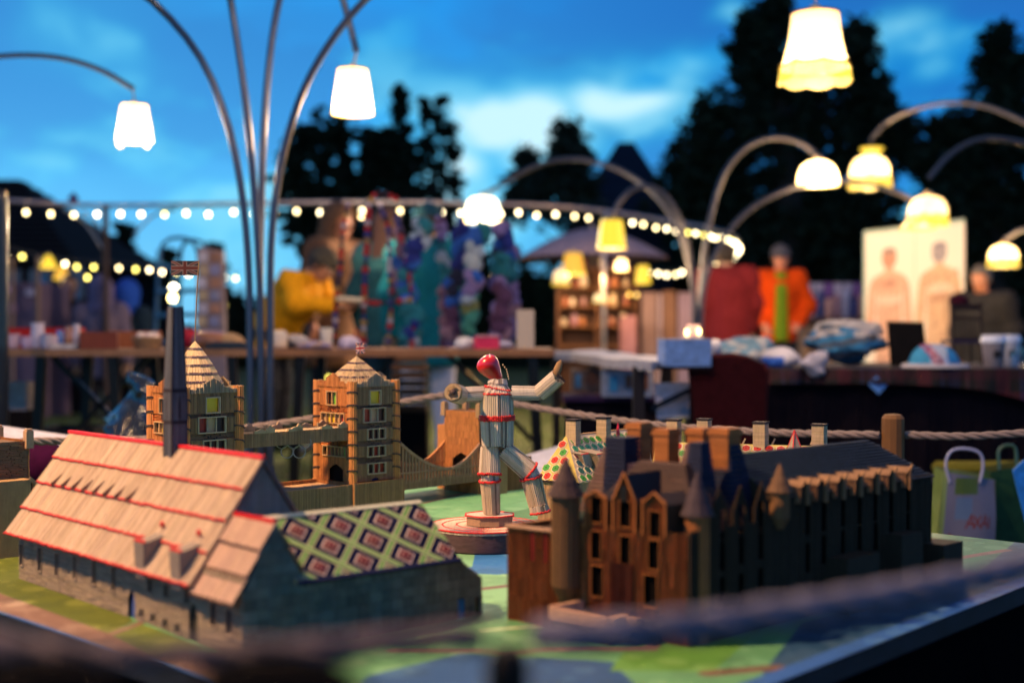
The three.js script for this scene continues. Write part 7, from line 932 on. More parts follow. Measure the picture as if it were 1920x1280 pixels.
// pompom garlands: each strand hangs from the ring rail
{
  const pg = new THREE.IcosahedronGeometry(1, 2), pp = pg.attributes.position; for (let i = 0; i < pp.count; i++) { const v = V3().fromBufferAttribute(pp, i), k = 1 + (vnoise(v.x * 7 + 9, v.y * 7, v.z * 7) - 0.5) * 0.5; pp.setXYZ(i, v.x * k, v.y * k, v.z * k); } pg.computeVertexNormals();
  const mats = {}; const pm = (c) => (mats[c.join()] ??= new THREE.MeshStandardMaterial({ color: new THREE.Color(...c), roughness: 1, bumpMap: rep(texFine, 5), bumpScale: 0.01 }));
  const NAVY = [0.010, 0.03, 0.32], BLUE = [0.02, 0.14, 0.68], TEAL = [0.01, 0.22, 0.34], LIL = [0.28, 0.22, 0.58], PALE = [0.42, 0.56, 0.78], PUR = [0.12, 0.05, 0.16], PINK = [0.34, 0.2, 0.32], MINT = [0.05, 0.30, 0.26], DARK = [0.015, 0.02, 0.07], OLV = [0.2, 0.24, 0.1];
  const strand = (label, d, pts, r, pal) => { const t = thing('pompom_garland', label, 'garland', at(pts[0][0], pts[0][1], d), 'woollen garlands hanging over the long table'), P = pts.map(([x, y]) => at(x, y, d)), cv = new THREE.CatmullRomCurve3(P), L = cv.getLength(), n = Math.max(4, Math.round(L / (r * 1.15))); const g = new G(); g.tube([P[0].clone().add(V3(0, 0.06, 0)), ...P], 0.004, [0.1, 0.1, 0.15], 24, 5); g.build('cord', M.rope, t); for (let i = 0; i <= n; i++) for (let k = 0; k < 3; k++) { const c = pal[Math.floor((i / n * 0.999) * pal.length + rr(-0.4, 0.4) + pal.length) % pal.length], m = new THREE.Mesh(pg, pm(c)); m.name = 'pompom'; m.position.copy(cv.getPointAt(i / n)).add(V3(rr(-0.6, 0.6) * r, rr(-0.5, 0.5) * r, rr(-0.6, 0.6) * r)).sub(t.position); m.scale.set(r * rr(0.45, 0.95), r * rr(0.5, 1.1), r * rr(0.45, 0.95)); m.rotation.set(rr(0, 6), rr(0, 6), 0); m.castShadow = m.receiveShadow = true; t.add(m); } };
  strand('garland of navy and teal pompoms with a pale blue top, left of the row', 6.0, [[790, 426], [785, 450], [770, 490], [765, 540], [772, 590], [768, 640]], 0.045, [PALE, NAVY, NAVY, BLUE, TEAL, BLUE, TEAL, NAVY, TEAL]);
  strand('thin garland of teal and lilac pompoms', 6.2, [[828, 415], [826, 445], [832, 490], [838, 520], [830, 570], [836, 640]], 0.028, [LIL, TEAL, PALE, TEAL, LIL, PINK, PINK, PUR]);
  strand('garland of deep blue pompoms turning purple below, second of the thick ones', 6.05, [[866, 428], [860, 465], [856, 510], [850, 560], [848, 610], [845, 650]], 0.042, [NAVY, BLUE, NAVY, NAVY, DARK, BLUE, DARK, PUR, PUR, PINK]);
  strand('garland of pale blue, white and mint pompoms in the middle', 5.95, [[900, 428], [890, 455], [888, 490], [884, 540], [882, 590], [880, 640]], 0.045, [LIL, BLUE, PALE, [0.5, 0.6, 0.72], BLUE, LIL, LIL, PALE, OLV, MINT, MINT, TEAL]);
  strand('garland of navy pompoms fading to lilac at the right', 6.1, [[942, 428], [944, 460], [938, 500], [936, 550], [940, 600], [938, 650]], 0.046, [NAVY, DARK, BLUE, TEAL, LIL, PUR, PUR, LIL, PUR, PINK, LIL]);
  strand('thin garland of lilac pompoms at the right end of the row', 6.3, [[960, 470], [958, 520], [962, 570], [958, 630]], 0.03, [BLUE, TEAL, LIL, LIL, PINK, LIL]);
  strand('short garland of pink and navy pompoms beside the bead strings', 6.15, [[752, 430], [750, 470], [744, 510], [740, 550]], 0.026, [PINK, PINK, BLUE, PINK, LIL]);
  // bead strings
  const bg = new THREE.SphereGeometry(1, 9, 7), R = [0.5, 0.01, 0.02], Wt = [0.6, 0.55, 0.75], B = [0.03, 0.04, 0.3], K = [0.03, 0.02, 0.06], Go = [0.45, 0.28, 0.1];
  const beads = (label, d, pts, r = 0.014) => { const P = pts.map(([x, y]) => at(x, y, d)), t = thing('bead_string', label, 'bead string', P[0].clone(), 'red, white and blue bead strings over the long table'), cv = new THREE.CatmullRomCurve3(P), n = Math.round(cv.getLength() / (r * 1.75)); const g = new G(); g.tube(P, 0.003, [0.05, 0.03, 0.05], 20, 5); g.build('cord', M.rope, t); for (let i = 0; i <= n; i++) { const m = new THREE.Mesh(bg, pm([R, R, B, Wt, K, R, B, Go, Wt, K][Math.floor(rnd() * 10)])); m.name = 'bead'; m.position.copy(cv.getPointAt(i / n)).sub(t.position); m.scale.setScalar(r * rr(0.7, 1.15)); m.castShadow = true; t.add(m); } };
  beads('leftmost bead string, hanging from the rail to the table', 6, [[652, 385], [642, 440], [638, 500], [630, 560], [628, 640]]); beads('bead string with a looped top over the rail, second from left', 6.05, [[742, 372], [720, 362], [700, 366], [692, 385], [688, 450], [684, 530], [680, 660]], 0.016); beads('bead string in front of the brown-haired woman', 6.02, [[712, 385], [728, 430], [730, 500], [734, 560], [728, 640]]); beads('bead string close to the teal jacket', 5.98, [[742, 400], [758, 470], [770, 540], [775, 590], [772, 650]], 0.013); beads('bead string stretched level between the hanging ones', 5.95, [[632, 562], [665, 562], [700, 568], [735, 566], [768, 562]], 0.014);
  { const a = at(632, 560, 5.93), b2 = at(680, 563, 5.93), t = thing('cream_rod', 'short cream rod at the left end of the level bead string', 'rod', a), g = new G(); g.tube([a, a.clone().lerp(b2, 0.5), b2], 0.012, [0.7, 0.6, 0.45], 8); g.build('rod', M.paint, t); }
}
// things under and beyond the tables
{
  { const c = at(768, 720, 5.9), t = thing('rattan_stack', 'stack of brown rattan trays under the table, beside the white trousers', 'stack of trays', V3(c.x, 0.28, c.z)); for (let k = 0; k < 7; k++) { const g = new G(), y = at(768, 770 - k * 15.5, 5.9).y; g.box(c.x + rr(-0.006, 0.006), y + 0.012, c.z, 0.155, 0.022, 0.2, jit([0.20, 0.09, 0.045], 0.25)); g.build('tray', M.rope, t); } const f = new G(), yb = at(768, 772, 5.9).y; f.box(c.x, (yb + 0) / 2, c.z, 0.17, yb, 0.2, [0.012, 0.01, 0.012]); f.build('crate', M.matte, t); t.position.y; }
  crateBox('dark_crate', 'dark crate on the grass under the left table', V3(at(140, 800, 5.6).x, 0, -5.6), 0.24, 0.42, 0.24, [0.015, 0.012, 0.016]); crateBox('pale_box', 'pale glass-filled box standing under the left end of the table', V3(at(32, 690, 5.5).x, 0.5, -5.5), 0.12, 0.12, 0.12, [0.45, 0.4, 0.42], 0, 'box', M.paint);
  { const t = scene.children[scene.children.length - 1], g = new G(), p = V3(at(32, 690, 5.5).x, 0.25, -5.5); g.box(p.x, p.y, p.z, 0.14, 0.499, 0.14, [0.02, 0.015, 0.015]); g.build('stand', M.matte, t); }
  lump('plastic_bag', 'shiny black plastic rubbish bag behind the church model', 'rubbish bag', V3(at(245, 770, 4.0).x, 0.3, -4.0), 0.13, 0.27, 0.14, [0.003, 0.004, 0.012], M.foil, { part: 'plastic', blobs: [[[0.08, 0.20, 0], [0.06, 0.16, 0.06]], [[-0.07, -0.08, 0.05], [0.1, 0.16, 0.1]]], rough: 0.5, fold: 0.06 });
  lump('purple_ball', 'dark purple ball-shaped bag just left of the church roof', 'bag', at(82, 872, 2.75), 0.055, 0.05, 0.05, [0.035, 0.003, 0.03], M.matte, { part: 'bag', rough: 0.12, fold: 0.02 });
  { const t = thing('white_board', 'pale board lying slanted behind the left end of the bridge', 'board', at(60, 850, 3.0)), g = new G(), a = at(-40, 792, 3.1), b2 = at(175, 822, 3.3), c = at(200, 872, 2.9), d = at(-40, 872, 2.7); g.hexa([d, c, b2, a].map((v) => v.clone().add(V3(0, -0.012, 0))), [d, c, b2, a], [0.62, 0.6, 0.72]); g.build('board', M.paint, t); for (const q of [a, b2, c, d]) { const l = new G(); l.bar(q.clone().add(V3(0, -0.014, 0)), V3(q.x, 0, q.z), 0.02, 0.02, V3(1, 0, 0), [0.05, 0.05, 0.05]); l.build('leg', M.metal, t); } }
  { const t = thing('white_board', 'white sheet board on the grass between the figure and the mansion model', 'board', at(1010, 880, 3.4)), g = new G(), a = at(955, 862, 3.5), b2 = at(1060, 832, 3.8), c = at(1120, 900, 3.1), d = at(960, 905, 3.1); g.hexa([d, c, b2, a].map((v) => v.clone().add(V3(0, -0.012, 0))), [d, c, b2, a], [0.7, 0.68, 0.78]); g.build('board', M.paint, t); for (const q of [a, b2, c, d]) { const l = new G(); l.bar(q.clone().add(V3(0, -0.014, 0)), V3(q.x, 0, q.z), 0.02, 0.02, V3(1, 0, 0), [0.05, 0.05, 0.05]); l.build('leg', M.metal, t); } }
  { const c = at(5, 520, 4.6), t = thing('dark_post', 'thick black post cut by the left edge of the view', 'post', V3(c.x - 0.005, 0, c.z)), g = new G(), y = at(5, 358, 4.6).y; g.lathe(V3(c.x - 0.008, 0, c.z), [[0.026, 0], [0.026, y - 0.03], [0.018, y], [0.001, y + 0.004]], [0.006, 0.005, 0.008], 14); g.build('shaft', M.plastic, t); }
  { const c = at(137, 373, 12), t = thing('pinwheel_ball', 'blue and red paper ball perched on the ring rail at left', 'paper ball', c); const g = new G(), h = new G(); for (let i = 0; i < 12; i++) { const a = i / 12 * 6.283, q = (r, y, b) => c.clone().add(V3(Math.cos(b) * r, y, Math.sin(b) * r)); (i % 2 ? g : h).poly([q(0, 0.07, 0), q(0.055, 0, a), q(0, -0.07, 0), q(0.03, 0, a + 0.5)], i % 2 ? [0.3, 0.01, 0.08] : [0.06, 0.08, 0.45]); } g.build('red_paper', M.paint, t); h.build('blue_paper', M.paint, t); }
  // stepladder and display stand at left
  { const D = 9, t = thing('stepladder', 'blue metal stepladder with round arched tops behind the left table', 'stepladder', V3(at(345, 600, D).x, 0, -D)), P = (x, y, d = 0) => at(x, y, D + d), low = (x, d = 0) => { const p = P(x, 700, d); p.y = 0; return p; };
    for (const [pts, n] of [[[low(286), P(292, 600), P(301, 470), P(308, 452), P(325, 446), P(350, 447), P(366, 460), P(372, 600), low(378)], 'front_frame'], [[low(330, 0.6), P(336, 600, 0.4), P(338, 480, 0.1), P(344, 456, 0.05), P(360, 449, 0.05), P(382, 456, 0.05), P(392, 480, 0.1), P(400, 600, 0.4), low(404, 0.6)], 'rear_frame']]) { const g = new G(); g.tube(pts, 0.013, [0.03, 0.13, 0.28], 50, 8); g.build(n, M.paint, t); } for (const y of [500, 545, 590, 640]) { const g = new G(), a = P(298 - (y - 500) * 0.08, y), b2 = P(369 + (y - 500) * 0.03, y); g.bar(a, b2, 0.03, 0.06, UP, [0.03, 0.14, 0.3]); g.build('tread', M.paint, t); } }
  { const D = 8, t = thing('display_stand', 'tall pale stand hung with small framed pictures, left of the lamp poles', 'display stand', V3(at(395, 600, D).x, 0, -D)), a = at(372, 462, D), b2 = at(418, 470, D), g = new G(); g.hexa([V3(a.x - 0.02, 0, -D), V3(b2.x + 0.03, 0, -D), V3(b2.x + 0.03, 0, -D - 0.04), V3(a.x - 0.02, 0, -D - 0.04)], [a, b2, b2.clone().add(V3(0, 0, -0.04)), a.clone().add(V3(0, 0, -0.04))], [0.30, 0.22, 0.25]); g.build('board', M.paint, t); for (let i = 0; i < 12; i++) { const p = new G(), q = at(380 + (i % 2) * 24 + rr(-2, 2), 482 + (i >> 1) * 24, D); p.box(q.x, q.y, q.z + 0.012, 0.06, 0.062, 0.012, jit([[0.55, 0.5, 0.6], [0.4, 0.2, 0.15], [0.6, 0.45, 0.3], [0.3, 0.3, 0.5]][i % 4], 0.2)); p.build('picture', M.paint, t); } }
  { const D = 12, t = thing('market_stall', 'mauve market stall with small pictures under the house roof at left', 'stall', V3(at(60, 620, D).x, 0, -D)), g = new G(), a = at(-40, 530, D), b2 = at(76, 530, D); g.hexa([V3(a.x, 0, -D), V3(b2.x, 0, -D), V3(b2.x, 0, -D - 0.8), V3(a.x, 0, -D - 0.8)], [a, b2, b2.clone().setZ(-D - 0.8), a.clone().setZ(-D - 0.8)], [0.16, 0.11, 0.17]); g.build('counter', M.matte, t); for (const [x, y, w, h, c] of [[20, 542, 12, 14, [0.5, 0.3, 0.6]], [56, 548, 14, 12, [0.5, 0.45, 0.6]], [24, 578, 12, 16, [0.45, 0.25, 0.55]], [62, 590, 18, 20, [0.12, 0.08, 0.14]]]) { const p = new G(), q = at(x, y, D); p.box(q.x, q.y, q.z + 0.012, w * D / 2388, h * D / 2388, 0.02, c); p.build('picture', M.paint, t); } for (const x of [22, 70]) { const p = new G(), q = at(x, 480, D - 0.1); p.tube([q, V3(q.x, q.y / 2, q.z), V3(q.x, 0, q.z)], 0.02, [0.3, 0.18, 0.12], 6); p.build('post', M.wood, t); } }
}
// parasol and the lamp stall behind it
{
  const D = 14.5, c = at(1110, 428, D), t = thing('parasol', 'large pale mauve parasol over the far lamp stall', 'parasol', V3(c.x, 0, c.z)), n = 8, R = 0.86, g = new G(), pr = (k) => [R * k, -0.34 * Math.pow(k, 1.7)];
  for (let i = 0; i < n; i++) { const p = new G(); for (let k = 0; k < 6; k++) for (let j = 0; j < 4; j++) { const a0 = (i + j / 4) / n * 6.283 + 0.2, a1 = (i + (j + 1) / 4) / n * 6.283 + 0.2, q = (f, a, j2) => { const [r, y] = pr(f), sag = 1 - 0.05 * Math.sin(j2 / 4 * Math.PI) * f; return c.clone().add(V3(Math.cos(a) * r * sag, y, Math.sin(a) * r * sag)); }; p.poly([q(k / 6, a0, j), q((k + 1) / 6, a0, j), q((k + 1) / 6, a1, j + 1), q(k / 6, a1, j + 1)], [0.34, 0.25, 0.33]); } p.build('canopy_panel', M.cloth, t); const rb = new G(), am = i / n * 6.283 + 0.2, [r, y] = pr(1); rb.bar(c.clone().add(V3(0, -0.012, 0)), c.clone().add(V3(Math.cos(am) * r, y - 0.012, Math.sin(am) * r)), 0.012, 0.012, UP, [0.2, 0.12, 0.08]); rb.build('rib', M.wood, t); }
  g.tube([c.clone().add(V3(0, 0.06, 0)), V3(c.x, c.y / 2, c.z), V3(c.x, 0, c.z)], 0.025, [0.4, 0.32, 0.3], 8); g.build('pole', M.wood, t);
  const Z = 14, s = Z / 2388.5, sh = thing('shelf_rack', 'tall open shelf rack of lit trinkets under the parasol', 'shelf rack', V3(at(1110, 600, Z).x, 0, -Z)), X0 = at(1046, 600, Z).x, X1 = at(1192, 600, Z).x;
  const fr = new G(); for (const x of [X0, (X0 + X1) / 2, X1]) fr.box(x, 0.76, -Z, 0.03, 1.52, 0.3, [0.14, 0.06, 0.03]); fr.box((X0 + X1) / 2, 0.76, -Z - 0.17, X1 - X0, 1.52, 0.02, [0.07, 0.03, 0.02]); fr.build('frame', M.wood, sh);
  for (const py of [505, 540, 575, 612, 650]) { const g2 = new G(), y = at(1110, py, Z).y; g2.box((X0 + X1) / 2, y, -Z, X1 - X0 - 0.032, 0.02, 0.29, [0.2, 0.09, 0.04]); g2.build('shelf', M.wood, sh); }
  let k = 0; for (const py of [505, 540, 575, 612]) for (const px of [1060, 1078, 1096, 1132, 1150, 1170]) { const q = at(px + rr(-5, 5), py, Z); q.y += 0.011; const h = rr(0.07, 0.15), r = rr(0.028, 0.05), col = jit([[0.5, 0.18, 0.06], [0.6, 0.42, 0.25], [0.35, 0.1, 0.05], [0.6, 0.5, 0.4], [0.3, 0.14, 0.2]][k % 5], 0.2), row = { 505: 'top', 540: 'second', 575: 'third', 612: 'lowest' }[py], col6 = { 1060: 'far left', 1078: 'second from left', 1096: 'left of the middle upright', 1132: 'right of the middle upright', 1150: 'second from right', 1170: 'far right' }[px], kind = ['vase', 'cream jar', 'dark pot', 'pale jug', 'mauve bowl'][k % 5]; roundThing('trinket_pot', `${kind} at ${col6} on the ${row} shelf under the parasol`, 'pot', q, [[0.001, 0], [r * 0.7, 0], [r, h * 0.4], [r * 0.6, h * 0.8], [r * 0.75, h], [r * 0.6, h], [0.001, h * 0.8]], col, M.ceramic, 'body', null, 'pots on the shelves under the parasol'); k++; }
  for (const [px, w, top, col, lb] of [[1218, 28, 548, [0.30, 0.2, 0.2], 'mauve-brown panel leaning right of the shelf rack'], [1238, 6, 550, [0.55, 0.42, 0.5], 'thin pale board standing between the brown panels'], [1256, 24, 545, [0.28, 0.15, 0.1], 'brown panel in the middle of the row behind the lamp post'], [1286, 28, 548, [0.42, 0.3, 0.4], 'pale mauve panel close to the curved lamp poles'], [1178, 30, 592, [0.34, 0.17, 0.22], 'low pinkish panel in front of the shelf rack']]) { const d = px === 1178 ? 13.4 : 13.8, q = at(px, top, d), tt = thing('leaning_panel', lb, 'panel', V3(q.x, 0, q.z), 'panels standing beside the shelf rack'), g2 = new G(); g2.box(q.x, q.y / 2 + 0.002, q.z, w * d / 2388, q.y - 0.004, 0.04, col); g2.build('panel', M.wood, tt); const f = new G(); f.box(q.x, q.y - 0.02, q.z + 0.024, w * d / 2388 * 0.96, 0.03, 0.006, jit(col, 0.2)); f.build('edge_strip', M.wood, tt); }
}
// white table with printed boxes under it
{
  const a = at(1036, 644, 6.3), b2 = at(1112, 631, 7.2), c = at(1262, 682, 4.75), d = at(1205, 700, 4.3); const h = at(1150, 668, 5.2).y; for (const v of [a, b2, c, d]) v.y = h;
  const t = thing('white_table', 'table with a white cloth top running away from the viewer right of the figure', 'table', V3(a.clone().add(c).multiplyScalar(0.5).x, 0, a.clone().add(c).multiplyScalar(0.5).z)), g = new G(), N = 12, q = (u, v) => a.clone().lerp(b2, v).lerp(d.clone().lerp(c, v), u).add(V3(0, (vnoise(u * 9, v * 3, 5) - 0.5) * 0.012, 0));
  for (let i = 0; i < N; i++) for (let j = 0; j < 5; j++) g.poly([q(i / N, j / 5), q((i + 1) / N, j / 5), q((i + 1) / N, (j + 1) / 5), q(i / N, (j + 1) / 5)], [0.68, 0.66, 0.74]); for (let i = 0; i < N; i++) { const e = V3(0, -0.035, 0); g.poly([q(i / N, 0), q((i + 1) / N, 0), q((i + 1) / N, 0).add(e), q(i / N, 0).add(e)], [0.5, 0.48, 0.55]); } for (let j = 0; j < 5; j++) g.poly([q(1, j / 5), q(1, (j + 1) / 5), q(1, (j + 1) / 5).add(V3(0, -0.03, 0)), q(1, j / 5).add(V3(0, -0.03, 0))], [0.6, 0.58, 0.66]); g.build('cloth_top', M.cloth, t);
  for (const v of [a, b2, c, d]) { const f = new G(); f.bar(V3(v.x, h - 0.02, v.z).lerp(V3((a.x + c.x) / 2, h - 0.02, (a.z + c.z) / 2), 0.08), V3(v.x, 0, v.z).lerp(V3((a.x + c.x) / 2, 0, (a.z + c.z) / 2), 0.1), 0.04, 0.04, V3(1, 0, 0), [0.02, 0.015, 0.02]); f.build('leg', M.wood, t); }
  for (const [px, py, w, hh, dd, col, cl2, lb] of [[1098, 712, 52, 40, 5.6, [0.20, 0.14, 0.13], [0.08, 0.3, 0.6], 'brown box with a small light blue label under the white table'], [1175, 718, 92, 48, 5.2, [0.35, 0.42, 0.65], [0.06, 0.35, 0.75], 'pale blue printed box with brown pictures under the white table']]) { const p = at(px, py, dd), s = dd / 2388.5, tt = thing('printed_box', lb, 'box', V3(p.x, p.y - hh * s / 2, p.z)), g2 = new G(); g2.box(p.x, p.y, p.z, w * s, hh * s, 0.16, col); g2.build('box', M.paint, tt); const g3 = new G(); g3.box(p.x - w * s * 0.3, p.y, p.z + 0.083, w * s * 0.18, hh * s * 0.6, 0.004, cl2); g3.build('label', M.paint, tt); const g4 = new G(); for (let i = 0; i < 3; i++) g4.box(p.x + w * s * (0.0 + i * 0.17), p.y + hh * s * 0.1, p.z + 0.083, w * s * 0.12, hh * s * rr(0.4, 0.7), 0.004, jit([0.24, 0.1, 0.07], 0.3), 0, 0.2); g4.build('picture', M.paint, tt); }
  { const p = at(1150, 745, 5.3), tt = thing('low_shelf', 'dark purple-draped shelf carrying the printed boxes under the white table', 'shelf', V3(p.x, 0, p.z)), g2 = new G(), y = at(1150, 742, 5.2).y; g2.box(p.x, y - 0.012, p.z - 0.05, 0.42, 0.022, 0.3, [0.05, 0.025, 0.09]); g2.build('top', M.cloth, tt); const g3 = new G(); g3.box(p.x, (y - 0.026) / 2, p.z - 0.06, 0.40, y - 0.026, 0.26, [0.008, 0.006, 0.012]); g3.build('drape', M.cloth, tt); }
  { const D = 4.6, p = at(1262, 745, D), s = D / 2388.5, tt = thing('tilted_board', 'tilted white panel with a dark bar, between the white table and the red chair', 'panel', V3(p.x, 0, p.z)), g2 = new G(), y0 = at(1262, 785, D).y, y1 = at(1262, 718, D).y; g2.hexa([at(1232, 785, D), at(1302, 782, D), at(1302, 782, D + 0.03), at(1232, 785, D + 0.03)], [at(1226, 718, D), at(1292, 716, D), at(1292, 716, D + 0.03), at(1226, 718, D + 0.03)], [0.62, 0.6, 0.78]); g2.build('panel', M.paint, tt); const b3 = new G(); b3.bar(at(1222, 766, D - 0.03), at(1296, 730, D - 0.03), 0.018, 0.012, UP, [0.02, 0.02, 0.03]); b3.build('dark_bar', M.metal, tt); for (const x of [1240, 1290]) { const lg = new G(), v = at(x, 784, D + 0.015); lg.bar(v, V3(v.x, 0, v.z), 0.02, 0.02, V3(1, 0, 0), [0.1, 0.1, 0.1]); lg.build('leg', M.metal, tt); } void y0; void y1; void s; }
  { const D = 4.5, s = D / 2388.5, p = at(1283, 664, D), y = at(1283, 686, D).y, tt = thing('blue_box', 'light blue paper box carrying two candles beside the clothes table', 'box', V3(p.x, y, p.z)), g2 = new G(), H = 48 * s; g2.box(p.x, y + H / 2, p.z, 88 * s, H, 0.12, [0.22, 0.36, 0.72], 0.1); g2.build('box', M.paint, tt); const l = new G(); l.box(p.x, y + H + 0.003, p.z, 90 * s, 0.005, 0.125, [0.4, 0.5, 0.75], 0.1); l.build('lid', M.paint, tt); const st = new G(); st.box(p.x + 0.03, y / 2, p.z, 0.02, y - 0.01, 0.02, [0.01, 0.008, 0.012]); st.box(p.x, y - 0.006, p.z, 0.18, 0.01, 0.12, [0.02, 0.015, 0.02]); st.build('stand', M.matte, tt);
    const top = y + H + 0.006; for (const [px, h2, lb] of [[1288, 0.010, 'low candle with a flame, left one on the blue box'], [1311, 0.014, 'candle with a large flame, right one on the blue box']]) { const q = at(px, 640, D); q.y = top; const ct = roundThing('candle', lb, 'candle', q, [[0.001, 0], [0.012, 0], [0.012, h2], [0.001, h2 - 0.001]], [0.7, 0.55, 0.45], M.ceramic, 'wax', (t3) => { const f2 = new G(); f2.ball(q.clone().add(V3(0, h2 + 0.012, 0)), 0.0075, [1, 1, 1], 1.8, 10); f2.build('flame', GW.flame, t3); }); void ct; lamp(q.clone().add(V3(0, h2 + 0.05, 0)), 0.02); } { const q = at(1300, 640, D + 0.03); q.y = top; roundThing('pink_glass', 'pinkish glass between the two candles', 'glass', q, [[0.001, 0], [0.022, 0], [0.026, 0.05], [0.024, 0.05], [0.02, 0.004], [0.001, 0.004]], [0.6, 0.4, 0.45], M.ceramic); } { const q = at(1341, 640, D + 0.08); q.y = y; const g4 = roundThing('white_bottle', 'white round-topped bottle beside the candles', 'bottle', q, [[0.001, 0], [0.022, 0], [0.022, 0.04], [0.02, 0.055], [0.012, 0.064], [0.001, 0.066]].map(([r, yy]) => [r, yy * 0.8 + 0.042]), [0.7, 0.66, 0.72], M.ceramic); const st2 = new G(); st2.box(q.x, (y + 0.04) / 2, q.z, 0.016, y + 0.04, 0.016, [0.01, 0.01, 0.012]); st2.build('stand', M.matte, g4); } }
}
// red chair
{
  const D = 4.5, P = (x, y, d = 0) => at(x, y, D + d), c = P(1367, 760), t = thing('red_chair', 'dark red upholstered chair seen from behind, in front of the clothes table', 'chair', V3(c.x, 0, c.z)), g = new G();
  const out = [[1304, 846], [1296, 760], [1290, 690], [1300, 674], [1330, 664], [1372, 661], [1408, 667], [1436, 680], [1443, 694], [1440, 760], [1438, 846]]; const mk = (dd, k) => out.map(([x, y]) => P(mix(1367, x, k), mix(760, y, k), dd));
  const F0 = mk(0, 1), F1 = mk(-0.02, 0.94), B0 = mk(0.05, 1), n = out.length; for (let i = 0; i < n - 1; i++) { g.poly([F0[i], F0[i + 1], B0[i + 1], B0[i]], [0.035, 0.004, 0.006]); g.poly([F0[i], F0[i + 1], F1[i + 1], F1[i]], [0.045, 0.005, 0.007]); } g.poly(F1, [0.045, 0.005, 0.007]); g.poly(B0, [0.08, 0.01, 0.012]); g.build('backrest', M.cloth, t);
  const s = new G(), sy = 0.34; s.box(c.x, sy, c.z - 0.17, 0.27, 0.07, 0.28, [0.07, 0.008, 0.01]); s.build('seat', M.cloth, t); for (const [x, z] of [[-0.12, -0.02], [0.12, -0.02], [-0.12, -0.29], [0.12, -0.29]]) { const l = new G(); l.bar(V3(c.x + x, 0, c.z + z), V3(c.x + x * 0.95, sy - 0.036, c.z + z), 0.026, 0.026, V3(1, 0, 0), [0.03, 0.015, 0.01]); l.build('leg', M.wood, t); } const tr = new G(); tr.bar(P(1404, 668, -0.012), P(1432, 680, -0.012), 0.012, 0.004, V3(0, 0, 1), [0.3, 0.2, 0.15]); tr.build('brass_trim', M.metal, t);
}
